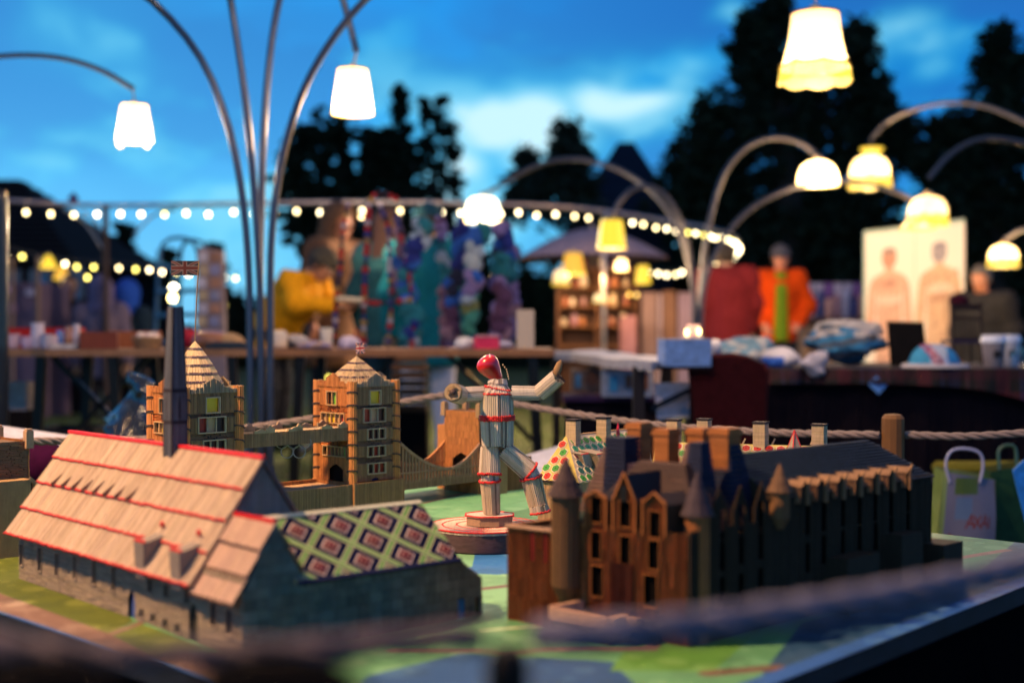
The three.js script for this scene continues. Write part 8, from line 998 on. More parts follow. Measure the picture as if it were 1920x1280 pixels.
// clothes table with a plaid cloth
{
  const z0 = -5.0, z1 = -6.0, h = at(1600, 690, 5.2).y, x0 = at(1425, 700, 5.2).x, x1 = at(2050, 700, 5.2).x, t = thing('clothes_table', 'long table under a dark plaid cloth, heaped with clothes at right', 'table', V3((x0 + x1) / 2, 0, -5.5)), f = new G(); f.box((x0 + x1) / 2, h - 0.03, -5.5, x1 - x0 - 0.04, 0.04, 0.94, [0.05, 0.03, 0.02]); f.build('tabletop', M.wood, t); for (const [x, z] of [[x0 + 0.1, z0 - 0.08], [x1 - 0.1, z0 - 0.08], [x0 + 0.1, z1 + 0.08], [x1 - 0.1, z1 + 0.08]]) { const l = new G(); l.bar(V3(x, 0, z), V3(x, h - 0.05, z), 0.045, 0.045, V3(1, 0, 0), [0.04, 0.02, 0.015]); l.build('leg', M.wood, t); }
  const cv = document.createElement('canvas'); cv.width = cv.height = 256; const x = cv.getContext('2d'); x.fillStyle = '#0a070e'; x.fillRect(0, 0, 256, 256); for (const [p, w, c] of [[20, 44, 'rgba(80,8,30,0.6)'], [96, 10, 'rgba(40,60,120,0.45)'], [120, 40, 'rgba(18,22,60,0.7)'], [178, 8, 'rgba(110,60,80,0.45)'], [206, 30, 'rgba(60,6,24,0.5)']]) { x.fillStyle = c; x.fillRect(p, 0, w, 256); x.fillRect(0, p, 256, w); } const tx = new THREE.CanvasTexture(cv); tx.wrapS = tx.wrapT = THREE.RepeatWrapping; tx.colorSpace = THREE.SRGBColorSpace; tx.repeat.set(3.2, 3.2);
  const g = new G(), N = 40, ct = thing('plaid_cloth', 'dark red and blue plaid cloth hanging over the edge of the clothes table', 'tablecloth', V3((x0 + x1) / 2, h, z0)), col = [1, 1, 1]; const drop = (u) => 0.055 + 0.12 * sstep(0.3, 1, u) * (0.7 + 0.3 * Math.sin(u * 9)), hem = (u) => V3(mix(x0 - 0.01, x1, u), h - drop(u), z0 + 0.02 + Math.sin(u * 44) * 0.012), ed = (u, k = 0) => V3(mix(x0 - 0.005, x1, u), h + 0.004, z0 + 0.008 - k), bk = (u) => V3(mix(x0 - 0.005, x1, u), h + 0.004, z1); for (let i = 0; i < N; i++) { const a = i / N, b2 = (i + 1) / N; g.poly([hem(a), hem(b2), ed(b2), ed(a)], col); g.poly([ed(a), ed(b2), bk(b2), bk(a)], col); } g.build('cloth', new THREE.MeshStandardMaterial({ map: tx, roughness: 0.95, bumpMap: T.weave, bumpScale: 0.001, side: THREE.DoubleSide }), ct);
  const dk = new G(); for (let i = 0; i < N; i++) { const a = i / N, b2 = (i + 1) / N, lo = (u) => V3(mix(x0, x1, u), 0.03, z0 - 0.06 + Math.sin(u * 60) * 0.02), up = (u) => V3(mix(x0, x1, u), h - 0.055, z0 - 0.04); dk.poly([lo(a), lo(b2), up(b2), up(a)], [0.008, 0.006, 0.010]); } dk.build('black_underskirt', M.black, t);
  const on = (px, d = 5.3, e = 0) => { const p = at(px, 660, d); p.y = h + 0.006 + e; return p; };
  lump('quilt_heap', 'pale blue and white quilt heaped at the left end of the clothes table', 'quilt', on(1385, 5.35, 0.045), 0.13, 0.06, 0.16, (x2, y2, z2) => (vnoise(x2 * 3 + 2, y2 * 2, z2 * 3) > 0.5 ? [0.18, 0.32, 0.45] : [0.5, 0.5, 0.52]), M.cloth, { floor: -0.045, blobs: [[[0.06, 0.035, 0], [0.09, 0.045, 0.1]]] });
  lump('white_shirt', 'white and bright blue shirts between the two quilt heaps', 'shirts', on(1465, 5.2, 0.03), 0.075, 0.05, 0.1, (x2, y2) => (x2 < -0.1 && y2 < 0.25 ? [0.04, 0.14, 0.62] : [0.72, 0.68, 0.78]), M.cloth, { floor: -0.03, seed: 3 });
  const q = [[0.08, 0.11, 0.17], [0.55, 0.5, 0.5], [0.04, 0.2, 0.42], [0.10, 0.09, 0.10], [0.5, 0.44, 0.46]]; lump('patchwork_quilt', 'big grey, white and blue patchwork quilt piled highest on the clothes table', 'quilt', on(1590, 5.4, 0.1), 0.165, 0.105, 0.16, (x2, y2, z2) => { const k = Math.floor(x2 * 3 + 0.4 + Math.sin(z2 * 4)), m = Math.floor(y2 * 4 - x2 * 1.2 + 0.3); return y2 > 0.15 && y2 + x2 * 0.25 > 0.55 ? q[1] : y2 < 0.05 ? q[(Math.abs(m) % 2) * 2] : q[Math.abs(k * 3 + m) % 5]; }, M.cloth, { floor: -0.1, fold: 0.16 });
  lump('hanging_scarf', 'pale scarf spilling over the table edge in front of the patchwork quilt', 'scarf', V3(at(1530, 690, 4.95).x, h - 0.02, -4.965), 0.05, 0.10, 0.03, [0.42, 0.40, 0.52], M.cloth, { blobs: [[[0.03, 0.07, -0.05], [0.05, 0.05, 0.08]]], fold: 0.25 });
  { const D = 5.1, p = at(1646, 722, D - 0.12), tt = thing('price_tag', 'blue diamond-turned price card hanging on the plaid cloth', 'price tag', p), g2 = new G(), w = 0.036, r = [V3(-w, 0.004, 0), V3(0.004, -w, 0.006), V3(w, -0.002, 0), V3(-0.004, w, 0)].map((v) => v.add(p)); g2.hexa(r.map((v) => v.clone().add(V3(0, 0, -0.0015))), r, [0.10, 0.28, 0.75]); g2.build('card', M.paint, tt); const s2 = new G(); s2.bar(p.clone().add(V3(-0.006, 0.0, 0.002)), p.clone().add(V3(0.012, 0.004, 0.002)), 0.014, 0.001, UP, [0.06, 0.12, 0.4]); s2.build('print', M.paint, tt); }
  { const p = on(1704, 5.25), s = 5.25 / 2388.5, tt = thing('black_slate', 'upright black slate board on the clothes table, right of the quilt', 'slate', p), g2 = new G(); const P = (dx, dy, dz) => p.clone().add(V3(dx, dy, dz)); g2.hexa([P(-0.074, 0, 0.01), P(0.076, 0, 0.01), P(0.076, 0, 0), P(-0.074, 0, 0)], [P(-0.078, 0.18, -0.03), P(0.072, 0.176, -0.03), P(0.072, 0.176, -0.04), P(-0.078, 0.18, -0.04)], [0.008, 0.007, 0.008]); g2.build('slate', M.matte, tt); const b3 = new G(); b3.bar(P(-0.08, 0.183, -0.035), P(0.074, 0.179, -0.035), 0.007, 0.014, UP, [0.10, 0.06, 0.04]); b3.build('frame', M.wood, tt); void s; }
  { const c = on(1752, 5.1), tt = thing('sun_hat', 'light blue cap with red stripes and a white brim on the clothes table', 'hat', c), g2 = surf((a, b3, e) => { const d = ell(a, b3, e, [0, 0.02, 0], [0.095, 0.075, 0.08]) + (vnoise(a * 20, b3 * 20, e * 20) - 0.5) * 0.02; return Math.max(d, -b3); }, [-0.13, -0.01, -0.12], [0.13, 0.13, 0.12], 0.009), P = g2.attributes.position, C = new Float32Array(P.count * 3), U = new Float32Array(P.count * 2); for (let i = 0; i < P.count; i++) { const a = P.getX(i), b3 = P.getY(i), u = a + b3 * 0.55; C.set(Math.abs(u + 0.004) < 0.006 || Math.abs(u - 0.016) < 0.006 ? [0.45, 0.02, 0.04] : a > 0.03 ? [0.04, 0.26, 0.6] : a < -0.035 ? [0.06, 0.32, 0.6] : [0.45, 0.52, 0.7], i * 3); U[i * 2] = a; U[i * 2 + 1] = b3; } g2.setAttribute('color', new THREE.BufferAttribute(C, 3)); g2.setAttribute('uv', new THREE.BufferAttribute(U, 2)); const m = new THREE.Mesh(g2, M.cloth); m.name = 'crown'; m.castShadow = m.receiveShadow = true; tt.add(m); const br = new G(); br.geo(new THREE.CylinderGeometry(0.13, 0.135, 0.014, 30).scale(1, 1, 0.75), [0.68, 0.62, 0.68], new THREE.Matrix4().setPosition(c.clone().add(V3(-0.002, 0.008, 0.02)))); br.build('brim', M.cloth, tt); }
  { const c = on(1804, 5.6), tt = thing('small_chair', 'small dark chair with a spindle back standing on the clothes table', 'small chair', c), K = [0.02, 0.010, 0.012], w = 0.062, g2 = new G(); for (const s of [-1, 1]) { const l = new G(); l.bar(c.clone().add(V3(s * w, 0, 0.07)), c.clone().add(V3(s * w, 0.27, 0.05)), 0.012, 0.012, V3(1, 0, 0), K); l.build('back_post', M.wood, tt); const f2 = new G(); f2.bar(c.clone().add(V3(s * w, 0, -0.07)), c.clone().add(V3(s * w, 0.10, -0.07)), 0.011, 0.011, V3(1, 0, 0), K); f2.build('leg', M.wood, tt); } for (const y of [0.25, 0.2, 0.11]) { const r = new G(); r.bar(c.clone().add(V3(-w, y, 0.055)), c.clone().add(V3(w, y, 0.055)), y > 0.2 ? 0.026 : 0.012, 0.01, UP, K); r.build('rail', M.wood, tt); } for (let i = 0; i < 5; i++) { const r = new G(), x2 = mix(-0.042, 0.042, i / 4); r.bar(c.clone().add(V3(x2, 0.11, 0.056)), c.clone().add(V3(x2, 0.205, 0.054)), 0.007, 0.007, V3(1, 0, 0), K); r.build('spindle', M.wood, tt); } g2.box(c.x, c.y + 0.10, c.z, 0.135, 0.014, 0.14, [0.03, 0.02, 0.07]); g2.build('seat', M.wood, tt); }
  for (const [px, d, lb, cl] of [[1864, 5.05, 'lidded paper cup nearest the viewer at the right end of the clothes table', [0.28, 0.24, 0.28]], [1892, 5.25, 'second lidded cup, half behind the first at the right end', [0.6, 0.58, 0.66]]]) { const c = on(px, d); roundThing('paper_cup', lb, 'cup', c, [[0.001, 0], [0.036, 0], [0.046, 0.1], [0.044, 0.1], [0.001, 0.09]], cl, M.paint, 'cup', (t3) => { const l = new G(); l.lathe(c.clone().add(V3(0, 0.1, 0)), [[0.05, 0], [0.051, 0.012], [0.046, 0.018], [0.045, 0.03], [0.001, 0.031]], [0.6, 0.62, 0.78], 24); l.build('lid', M.plastic, t3); const b3 = new G(); b3.box(c.x + 0.0, c.y + 0.055, c.z + 0.0415, 0.03, 0.026, 0.006, [0.02, 0.015, 0.02]); b3.build('label', M.paint, t3); }, 'lidded cups on the clothes table'); }
  { const c = on(1916, 4.98); roundThing('glass_bowl', 'rounded glass bowl cut by the right edge of the view', 'bowl', c.add(V3(0.01, 0, 0)), [[0.001, 0.004], [0.025, 0], [0.03, 0.006], [0.048, 0.05], [0.04, 0.088], [0.037, 0.088], [0.045, 0.05], [0.028, 0.01]], [1, 1, 1], M.glass, 'glass'); }
  lump('dark_hat', 'dark maroon woollen bundle on the back of the small chair', 'hat', at(1798, 566, 5.75), 0.048, 0.035, 0.04, [0.06, 0.008, 0.02], M.cloth, { part: 'wool', rough: 0.3 });
}
// folding screen with two printed figure panels
{
  const D = 12, A = at(1621, 437, D), B = at(1714, 427, D - 0.15), C = at(1809, 414, D - 0.32), t = thing('folding_screen', 'white two-panel screen printed with a figure seen from front and back', 'picture screen', V3(B.x, 0, B.z));
  const cv = document.createElement('canvas'); cv.width = 512; cv.height = 1024; const ctxs = [];
  for (let k = 0; k < 2; k++) {
    const c2 = document.createElement('canvas'); c2.width = 512; c2.height = 1024; const x = c2.getContext('2d'); x.fillStyle = '#e6dcd0'; x.fillRect(0, 0, 512, 1024);
    const body = k ? '#cda88a' : '#d2a38c', dark = k ? '#8a5a48' : '#8c5a4c'; x.filter = 'none'; x.fillStyle = body; const sh = () => { x.beginPath(); x.moveTo(226, 300); x.bezierCurveTo(170, 330, 130, 350, 120, 430); x.lineTo(96, 700); x.lineTo(92, 900); x.lineTo(140, 900); x.lineTo(172, 560); x.lineTo(176, 760); x.lineTo(164, 1024); x.lineTo(352, 1024); x.lineTo(338, 760); x.lineTo(342, 560); x.lineTo(374, 900); x.lineTo(420, 900); x.lineTo(416, 700); x.lineTo(394, 430); x.bezierCurveTo(384, 350, 340, 330, 288, 300); x.lineTo(284, 260); x.lineTo(230, 260); x.closePath(); x.fill(); }; x.save(); x.translate(257, 60); x.scale(1.55, 0.8); x.translate(-257, -60); sh(); x.strokeStyle = '#e6dcd0'; x.lineWidth = 9; for (const q of [[172, 470, 168, 760], [342, 470, 346, 760]]) { x.beginPath(); x.moveTo(q[0], q[1]); x.lineTo(q[2], q[3]); x.stroke(); } x.fillStyle = k ? '#a59aa0' : '#b98672'; x.beginPath(); x.ellipse(257, 200, 50, 76, 0, 0, 7); x.fill(); x.fillStyle = k ? '#8d8490' : '#8f7a78'; x.beginPath(); x.ellipse(257, 158, 50, 42, 0, 3.14, 6.29); x.fill(); if (k) { x.strokeStyle = '#6e6874'; x.lineWidth = 4; for (let i = 0; i < 7; i++) { x.beginPath(); x.moveTo(215 + i * 14, 140); x.lineTo(220 + i * 12, 260); x.stroke(); } }
    const r = mulberry(5 + k); x.strokeStyle = dark; x.globalAlpha = 0.5; for (let i = 0; i < 240; i++) { x.lineWidth = 2 + 6 * r(); x.strokeStyle = r() > 0.6 ? dark : r() > 0.5 ? '#5a4448' : '#b98a6a'; const y = 330 + 660 * r(), xx = 130 + 250 * r(); x.beginPath(); x.moveTo(xx, y); x.quadraticCurveTo(xx + 30 * (r() - 0.5), y + 20, xx + 40 * (r() - 0.5), y + 46 * r()); x.stroke(); } x.globalAlpha = 0.5; x.fillStyle = '#e8d8cc'; x.beginPath(); x.ellipse(257, k ? 470 : 520, 80, 38, 0, 0, 7); x.fill(); x.fillStyle = dark; x.globalAlpha = 0.35; x.beginPath(); x.ellipse(257, k ? 540 : 400, 60, k ? 36 : 22, 0, 0, 7); x.fill(); if (!k) { x.globalAlpha = 0.5; for (const ex of [238, 276]) { x.beginPath(); x.ellipse(ex, 190, 9, 6, 0, 0, 7); x.fill(); } x.fillRect(240, 238, 34, 5); } x.restore(); x.globalAlpha = 1; x.fillStyle = '#9fc4b2'; x.fillRect(0, 0, 512, 10); x.fillRect(0, 0, 14, 1024); ctxs.push(c2);
  }
  [[A, B], [B, C]].forEach(([p, q], k) => { const tx = new THREE.CanvasTexture(ctxs[k]); tx.colorSpace = THREE.SRGBColorSpace; const w = p.distanceTo(q), ht = 1.55, base = (p.y + q.y) / 2 - ht; const n = V3(q.z - p.z, 0, -(q.x - p.x)).normalize().multiplyScalar(-1), g = new THREE.BufferGeometry(), P = [V3(p.x, p.y - ht, p.z), V3(q.x, q.y - ht, q.z), q.clone(), p.clone()].map((v) => v.addScaledVector(V3(0, 0, 1), 0.012)); g.setAttribute('position', new THREE.Float32BufferAttribute(P.flatMap((v) => v.toArray()), 3)); g.setAttribute('uv', new THREE.Float32BufferAttribute([0, 0, 1, 0, 1, 1, 0, 1], 2)); g.setIndex([0, 1, 2, 0, 2, 3]); g.computeVertexNormals(); const fr = new G(); fr.hexa([V3(p.x, p.y - ht - 0.02, p.z), V3(q.x, q.y - ht - 0.02, q.z), V3(q.x, q.y - ht - 0.02, q.z - 0.03), V3(p.x, p.y - ht - 0.02, p.z - 0.03)], [p.clone().add(V3(0, 0.02, 0)), q.clone().add(V3(0, 0.02, 0)), q.clone().add(V3(0, 0.02, -0.03)), p.clone().add(V3(0, 0.02, -0.03))], [0.55, 0.66, 0.6]); const m = fr.build('panel', M.paint, t); meshOf('printed_figure', g, new THREE.MeshStandardMaterial({ map: tx, roughness: 0.6, side: THREE.DoubleSide }), m); const ft = new G(); for (const v of [p, q]) ft.box(v.x, (v.y - ht - 0.02) / 2, v.z - 0.015, 0.04, v.y - ht - 0.02, 0.1, [0.5, 0.5, 0.5]); ft.build('foot', M.paint, m); void n; void w; void base; }); void cv;
}
// counter with cups and bunting at the back right
{
  const D = 15, s = D / 2388.5, y = at(1560, 596, D).y, x0 = at(1480, 596, D).x, x1 = at(1640, 596, D).x, t = thing('counter', 'brown counter at the back, left of the picture screen', 'counter', V3((x0 + x1) / 2, 0, -D)), g = new G(); g.box((x0 + x1) / 2, y / 2 - 0.01, -D, x1 - x0, y - 0.02, 0.5, [0.13, 0.07, 0.05]); g.build('body', M.wood, t); const tp = new G(); tp.box((x0 + x1) / 2, y - 0.008, -D + 0.02, x1 - x0 + 0.1, 0.022, 0.58, [0.2, 0.11, 0.07]); tp.build('top', M.wood, t); const cr = new G(); const p = at(1530, 640, D - 0.5); cr.box(p.x, (y - 0.1) / 2, p.z, 0.34, y - 0.1, 0.3, [0.42, 0.26, 0.16]); cr.build('pale_panel', M.wood, t);
  const cols = [[0.5, 0.3, 0.4], [0.5, 0.5, 0.7], [0.08, 0.1, 0.3], [0.6, 0.35, 0.35]]; ['leftmost', 'second', 'third', 'fourth', 'fifth', 'sixth', 'seventh', 'rightmost'].forEach((nm, i) => { const q = at(1508 + i * 15.5, 596, D); q.y = y + 0.004; roundThing('painted_cup', `${nm} of the painted cups in a row on the brown counter`, 'cup', q, [[0.001, 0], [0.03, 0], [0.042, 0.22 + (i % 3) * 0.05], [0.038, 0.22 + (i % 3) * 0.05], [0.026, 0.006]], jit(cols[i % 4], 0.1), M.paint, 'cup', null, 'painted cups on the brown counter'); });
  const bt = thing('bunting', 'row of purple and white paper flags above the brown counter', 'bunting', at(1500, 538, D)), cd = new G(); cd.tube([at(1490, 532, D), at(1550, 536, D), at(1615, 532, D)], 0.006, [0.3, 0.3, 0.35], 12); cd.build('cord', M.rope, bt); for (let i = 0; i < 7; i++) { const f = new G(), q = at(1500 + i * 18, 535, D), w = 0.05, h2 = 0.14; f.hexa([q.clone().add(V3(-w * 0.8, -h2, 0.004)), q.clone().add(V3(w * 0.8, -h2, 0.004)), q.clone().add(V3(w * 0.8, -h2, 0)), q.clone().add(V3(-w * 0.8, -h2, 0))], [q.clone().add(V3(-w, 0.03, 0.01)), q.clone().add(V3(w, 0.03, 0.01)), q.clone().add(V3(w, 0.03, 0)), q.clone().add(V3(-w, 0.03, 0))], i % 3 ? [0.5, 0.45, 0.62] : [0.22, 0.1, 0.36]); f.build('flag', M.paint, bt); }
  const qs = []; for (const x of [1490, 1615]) { const q = at(x, 532, D); qs.push(q); const pl = new G(); pl.tube([q, V3(q.x, q.y / 2, q.z), V3(q.x, 0, q.z)], 0.015, [0.2, 0.15, 0.12], 6); pl.build('pole', M.wood, bt); } void s;
}
// bags at the right
{
  const D = 3.6, s = D / 2388.5, t = thing('paper_bag', 'white and green carrier bag with red-brown print behind the display table', 'bag', V3(at(1812, 960, D).x, 0, -D)), P = (x, y, d = 0) => at(x, y, D + d);
  const cv = document.createElement('canvas'); cv.width = 512; cv.height = 640; const x = cv.getContext('2d'); x.fillStyle = '#6c6a82'; x.fillRect(0, 0, 512, 640); x.fillStyle = '#4e6228'; x.fillRect(110, 30, 220, 100); x.fillStyle = '#7c8f50'; x.fillRect(0, 0, 40, 640); x.fillStyle = '#5f7496'; x.fillRect(130, 150, 150, 130); x.strokeStyle = '#7a2a24'; x.fillStyle = '#7a2a24'; x.lineWidth = 13; x.lineCap = 'round';
  const L = (...p) => { x.beginPath(); x.moveTo(p[0], p[1]); for (let i = 2; i < p.length; i += 2) x.lineTo(p[i], p[i + 1]); x.stroke(); }; L(230, 330, 275, 255, 300, 330); L(245, 305, 298, 305); L(300, 260, 362, 330); L(362, 260, 300, 330); L(362, 330, 402, 258, 425, 330); L(376, 305, 420, 305); L(442, 270, 442, 325); x.save(); x.translate(170, 400); x.rotate(0.28); for (let i = 0; i < 4; i++) { x.lineWidth = 20; L(-80 - i * 8, i * 42, 70 - i * 6, i * 42 + 4); } x.restore(); x.globalAlpha = 0.9; x.fillRect(370, 410, 64, 110); x.globalAlpha = 1; x.lineWidth = 8; L(120, 560, 300, 600);
  const tx = new THREE.CanvasTexture(cv); tx.colorSpace = THREE.SRGBColorSpace; const fr = [P(1742, 1060), P(1866, 1060), P(1868, 900), P(1770, 884)], b0 = fr.map((v, i) => v.clone().add(V3(0.02 * (i > 1 ? 1 : 1), 0, -0.14))); for (const v of [fr[0], fr[1], b0[0], b0[1]]) v.y = 0.003;
  const uvq = [[0, -0.55], [1, -0.55], [1, 1], [0.05, 1]]; const g = new THREE.BufferGeometry(); const N = 8, PP = [], UU = [], II = []; for (let j = 0; j <= N; j++) for (let i = 0; i <= N; i++) { const u = i / N, v = j / N, q = fr[0].clone().lerp(fr[1], u).lerp(fr[3].clone().lerp(fr[2], u), v); q.z += 0.012 * Math.sin(u * 3.14) + (vnoise(u * 4, v * 4, 2) - 0.5) * 0.016; PP.push(...q.toArray()); const H0 = fr[0].y, H1 = 0.44; UU.push(u, clamp((q.y - (H1 - 0.30)) / 0.30, 0, 1)); void H0; } for (let j = 0; j < N; j++) for (let i = 0; i < N; i++) { const k = j * (N + 1) + i; II.push(k, k + 1, k + N + 1, k + 1, k + N + 2, k + N + 1); } g.setAttribute('position', new THREE.Float32BufferAttribute(PP, 3)); g.setAttribute('uv', new THREE.Float32BufferAttribute(UU, 2)); g.setIndex(II); g.computeVertexNormals(); meshOf('printed_front', g, new THREE.MeshStandardMaterial({ map: tx, roughness: 0.5, side: THREE.DoubleSide }), t); void uvq;
  const bd = new G(); bd.poly([fr[1], b0[1], b0[2], fr[2]], [0.03, 0.10, 0.03]); bd.poly([b0[0], fr[0], fr[3], b0[3]], [0.2, 0.28, 0.06]); bd.poly([b0[1], b0[0], b0[3], b0[2]], [0.2, 0.26, 0.1]); bd.build('side', M.paint, t); const hd = new G(), hp = [P(1782, 905, -0.01), P(1774, 870, -0.01), P(1784, 846, -0.01), P(1812, 841, -0.01), P(1838, 850, -0.01), P(1844, 872, -0.01), P(1838, 905, -0.01)]; hd.tube(hp, 0.0042, [0.45, 0.42, 0.58], 30, 8); hd.build('handle', M.plastic, t);
  { const tt = thing('green_bag', 'dark green shopping bag leaning behind the white carrier bag', 'bag', V3(at(1890, 960, D + 0.12).x, 0, -D - 0.12)), q = [at(1862, 1060, D + 0.1), at(1930, 1060, D + 0.1), at(1924, 872, D + 0.1), at(1858, 884, D + 0.1)], r = q.map((v) => v.clone().add(V3(0.02, 0, -0.12))); for (const v of [q[0], q[1], r[0], r[1]]) v.y = 0.003; const g2 = new G(); for (let i = 0; i < 4; i++) { const j = (i + 1) % 4; if (i === 2) continue; g2.poly([q[i], q[j], r[j], r[i]], [0.02, 0.07, 0.025]); } g2.poly(q, [0.02, 0.07, 0.025]); g2.poly(r, [0.14, 0.14, 0.03]); g2.build('bag', M.paint, tt); const h2 = new G(); h2.tube([q[3].clone().lerp(q[2], 0.25), q[3].clone().lerp(q[2], 0.3).add(V3(0, 0.06, -0.01)), q[3].clone().lerp(q[2], 0.7).add(V3(0, 0.06, -0.01)), q[3].clone().lerp(q[2], 0.75)], 0.005, [0.05, 0.1, 0.04], 16); h2.build('handle', M.plastic, tt); }
  { const tt = thing('blue_folder', 'bright blue card sticking up at the right edge behind the green bag', 'folder', at(1915, 900, 3.3)), a = [at(1900, 882, 3.3), at(1932, 1010, 3.3), at(1975, 1010, 3.3), at(1975, 848, 3.3), at(1922, 862, 3.3)].reverse(), g2 = new G(); g2.hexa(a.map((v) => v.clone().add(V3(0, 0, -0.006))), a, [0.03, 0.26, 0.85]); g2.build('card', M.paint, tt); const st = new G(), p = at(1955, 1010, 3.31); st.box(p.x, p.y / 2, p.z, 0.06, p.y, 0.03, [0.02, 0.03, 0.06]); st.build('stand', M.paint, tt); }
  { const D2 = 3.9, tt = thing('dark_bench', 'low dark bench with an olive cushion behind the bags at right', 'bench', V3(at(1840, 900, D2).x, 0, -D2)), y = at(1840, 905, D2).y, c = at(1860, 890, D2), g2 = new G(); g2.box(c.x, y - 0.02, c.z - 0.14, 0.62, 0.035, 0.24, [0.012, 0.010, 0.012]); g2.build('seat', M.wood, tt); for (const dx of [-0.28, 0.28]) { const l = new G(); l.box(c.x + dx, (y - 0.04) / 2, c.z - 0.14, 0.04, y - 0.04, 0.2, [0.012, 0.01, 0.012]); l.build('leg', M.wood, tt); } const cu = new G(); cu.geo(new THREE.CapsuleGeometry(0.028, 0.26, 4, 10).rotateZ(Math.PI / 2).scale(1, 0.9, 3), [0.16, 0.14, 0.015], new THREE.Matrix4().setPosition(c.x + 0.03, y + 0.028, c.z - 0.14)); cu.build('cushion', M.cloth, tt); }
}
// black cloth bundle close to the viewer
{
  const c = at(515, 1322, 0.50); lump('black_cloth', 'blurred black cloth bundle close to the viewer at the bottom left, right hump', 'cloth', c, 0.040, 0.021, 0.025, [0.003, 0.003, 0.004], M.black, { rough: 0.2, group: 'black cloth humps at the bottom of the view', blobs: [[[0.03, -0.02, 0], [0.04, 0.017, 0.025]]] });
  const d = at(70, 1308, 0.50); lump('black_cloth', 'blurred black cloth bundle close to the viewer in the bottom left corner', 'cloth', d, 0.036, 0.017, 0.025, [0.003, 0.003, 0.004], M.black, { rough: 0.2, seed: 4, group: 'black cloth humps at the bottom of the view' });
  const t = thing('camera_bar', 'dark rail low in front of the display table, under the blurred ropes', 'rail', at(300, 1420, 0.51)), g = new G(); g.tube([at(-300, 1392, 0.52), at(200, 1396, 0.51), at(700, 1400, 0.51)], 0.016, [0.004, 0.004, 0.005], 12, 12); g.build('rail', M.black, t); for (const x of [-200, 600]) { const l = new G(), q = at(x, 1400, 0.515); l.bar(q, V3(q.x, 0, q.z), 0.02, 0.02, V3(1, 0, 0), [0.01, 0.01, 0.01]); l.build('leg', M.matte, t); }
}
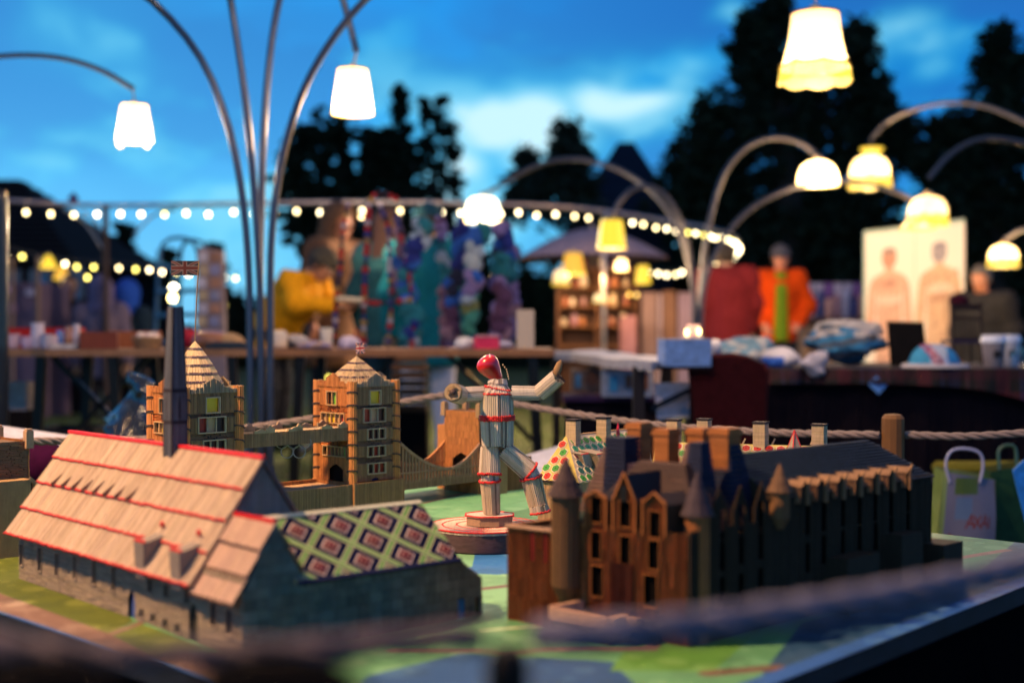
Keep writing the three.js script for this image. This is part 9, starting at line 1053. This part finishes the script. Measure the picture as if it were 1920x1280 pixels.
// ---------------------------------------------------------------- people behind the tables
{
  const X = (px, d) => at(px, 620, d).x;
  person({ label: 'person in a yellow jacket and dark woolly hat bending over the table', x: X(512, 9), z: -9, H: 1.55, yaw: 1.2, lean: 0.64, headDrop: 0.03, headTilt: 0.5, jacket: [0.85, 0.36, 0.012], bulk: 0.045, hat: [0.07, 0.06, 0.05], hair: [0.02, 0.012, 0.01], skin: [0.3, 0.13, 0.08], armL: [[-0.24, 1.14, 0.34], [-0.10, 1.12, 0.58]], armR: [[0.26, 1.15, 0.32], [0.08, 1.12, 0.6]], trousers: [0.03, 0.03, 0.04] });
  person({ label: 'person in a brown hooded coat with dark hair standing behind the yellow jacket', x: X(617, 10), z: -10, H: 1.8, yaw: 1.0, lean: 0.12, headTilt: 0.25, jacket: [0.15, 0.075, 0.045], bulk: 0.05, hood: [0.17, 0.085, 0.05], hair: [0.015, 0.008, 0.008], longHair: 0.18, skin: [0.35, 0.13, 0.08], hem: 0.6 });
  person({ label: 'person in a red top and maroon woolly hat bent behind the bead strings', x: X(685, 10.6), z: -10.6, yaw: -0.5, lean: 0.45, headDrop: 0.05, headTilt: 0.5, jacket: (x, y) => (y < 1.10 ? [0.62, 0.012, 0.012] : [0.16, 0.012, 0.03]), hat: [0.10, 0.008, 0.03], skin: [0.35, 0.15, 0.1], H: 1.62, bulk: 0.045, armL: [[-0.28, 1.02, 0.3], [-0.12, 0.88, 0.5]], armR: [[0.28, 1.02, 0.3], [0.12, 0.88, 0.5]] });
  person({ label: 'brown-haired person in a teal top seen from behind, between the bead strings', x: X(728, 8.8), z: -8.8, yaw: 2.7, jacket: (x, y) => (y > 1.28 ? [0.05, 0.17, 0.18] : [0.015, 0.07, 0.10]), hair: [0.09, 0.035, 0.02], longHair: 0.28, bulk: 0.035, trousers: [0.012, 0.04, 0.07], H: 1.68 });
  person({ label: 'person in a long teal jacket and white trousers behind the blue garlands', x: X(803, 8.1), z: -8.1, yaw: 3.4, jacket: [0.008, 0.16, 0.21], bulk: 0.05, hem: 0.72, hair: [0.06, 0.03, 0.02], hat: [0.03, 0.10, 0.13], trousers: [0.62, 0.62, 0.74], H: 1.62, stride: 0.06 });
  person({ label: 'person in a maroon coat seen from behind, next to the orange jacket', x: X(1366, 12), z: -12, yaw: 3.3, lean: 0.08, jacket: [0.17, 0.016, 0.022], bulk: 0.075, hem: 0.6, hair: [0.02, 0.012, 0.01], H: 1.66, topName: 'coat' });
  person({ label: 'person in an orange jacket over a green shirt, wearing a grey cap', x: X(1462, 13.5), z: -13.5, yaw: -0.12, lean: 0.1, headTilt: 0.12, jacket: [0.9, 0.085, 0.006], bulk: 0.04, shirt: [0.20, 0.32, 0.02], hat: [0.12, 0.11, 0.13], brim: true, hair: [0.05, 0.04, 0.035], skin: [0.7, 0.28, 0.17], armL: [[-0.27, 1.10, 0.0], [-0.18, 0.92, 0.14]], armR: [[0.30, 1.10, -0.02], [0.19, 0.92, 0.12]], trousers: [0.03, 0.03, 0.035] });
  person({ label: 'man with short grey hair in a dark jacket at the right of the picture screen', x: X(1850, 11.5), z: -11.5, y: -0.28, yaw: -0.75, lean: 0.15, headTilt: 0.35, jacket: [0.025, 0.025, 0.03], bulk: 0.06, hair: [0.10, 0.085, 0.08], skin: [0.5, 0.2, 0.11], H: 1.7 });
  person({ label: 'person in a blue hood far behind the left table', x: X(240, 12.5), z: -12.5, y: -0.35, yaw: 2.8, jacket: [0.015, 0.03, 0.05], hood: [0.02, 0.08, 0.45], hair: [0.02, 0.02, 0.02], H: 1.65 });
  person({ label: 'person in a grey-mauve hood far behind the brown crate at left', x: X(189, 12.2), z: -12.2, y: -0.32, yaw: 3.3, jacket: [0.16, 0.12, 0.18], hood: [0.16, 0.13, 0.24], hair: [0.02, 0.02, 0.02], H: 1.65 });
  person({ label: 'person in black with dark hair far behind the glassware at left', x: X(128, 13), z: -13, y: -0.3, yaw: 0.6, jacket: [0.008, 0.008, 0.012], hair: [0.012, 0.01, 0.01], skin: [0.2, 0.09, 0.06], H: 1.7 });
}
scene.updateMatrixWorld(true);
renderer.render(scene, camera);
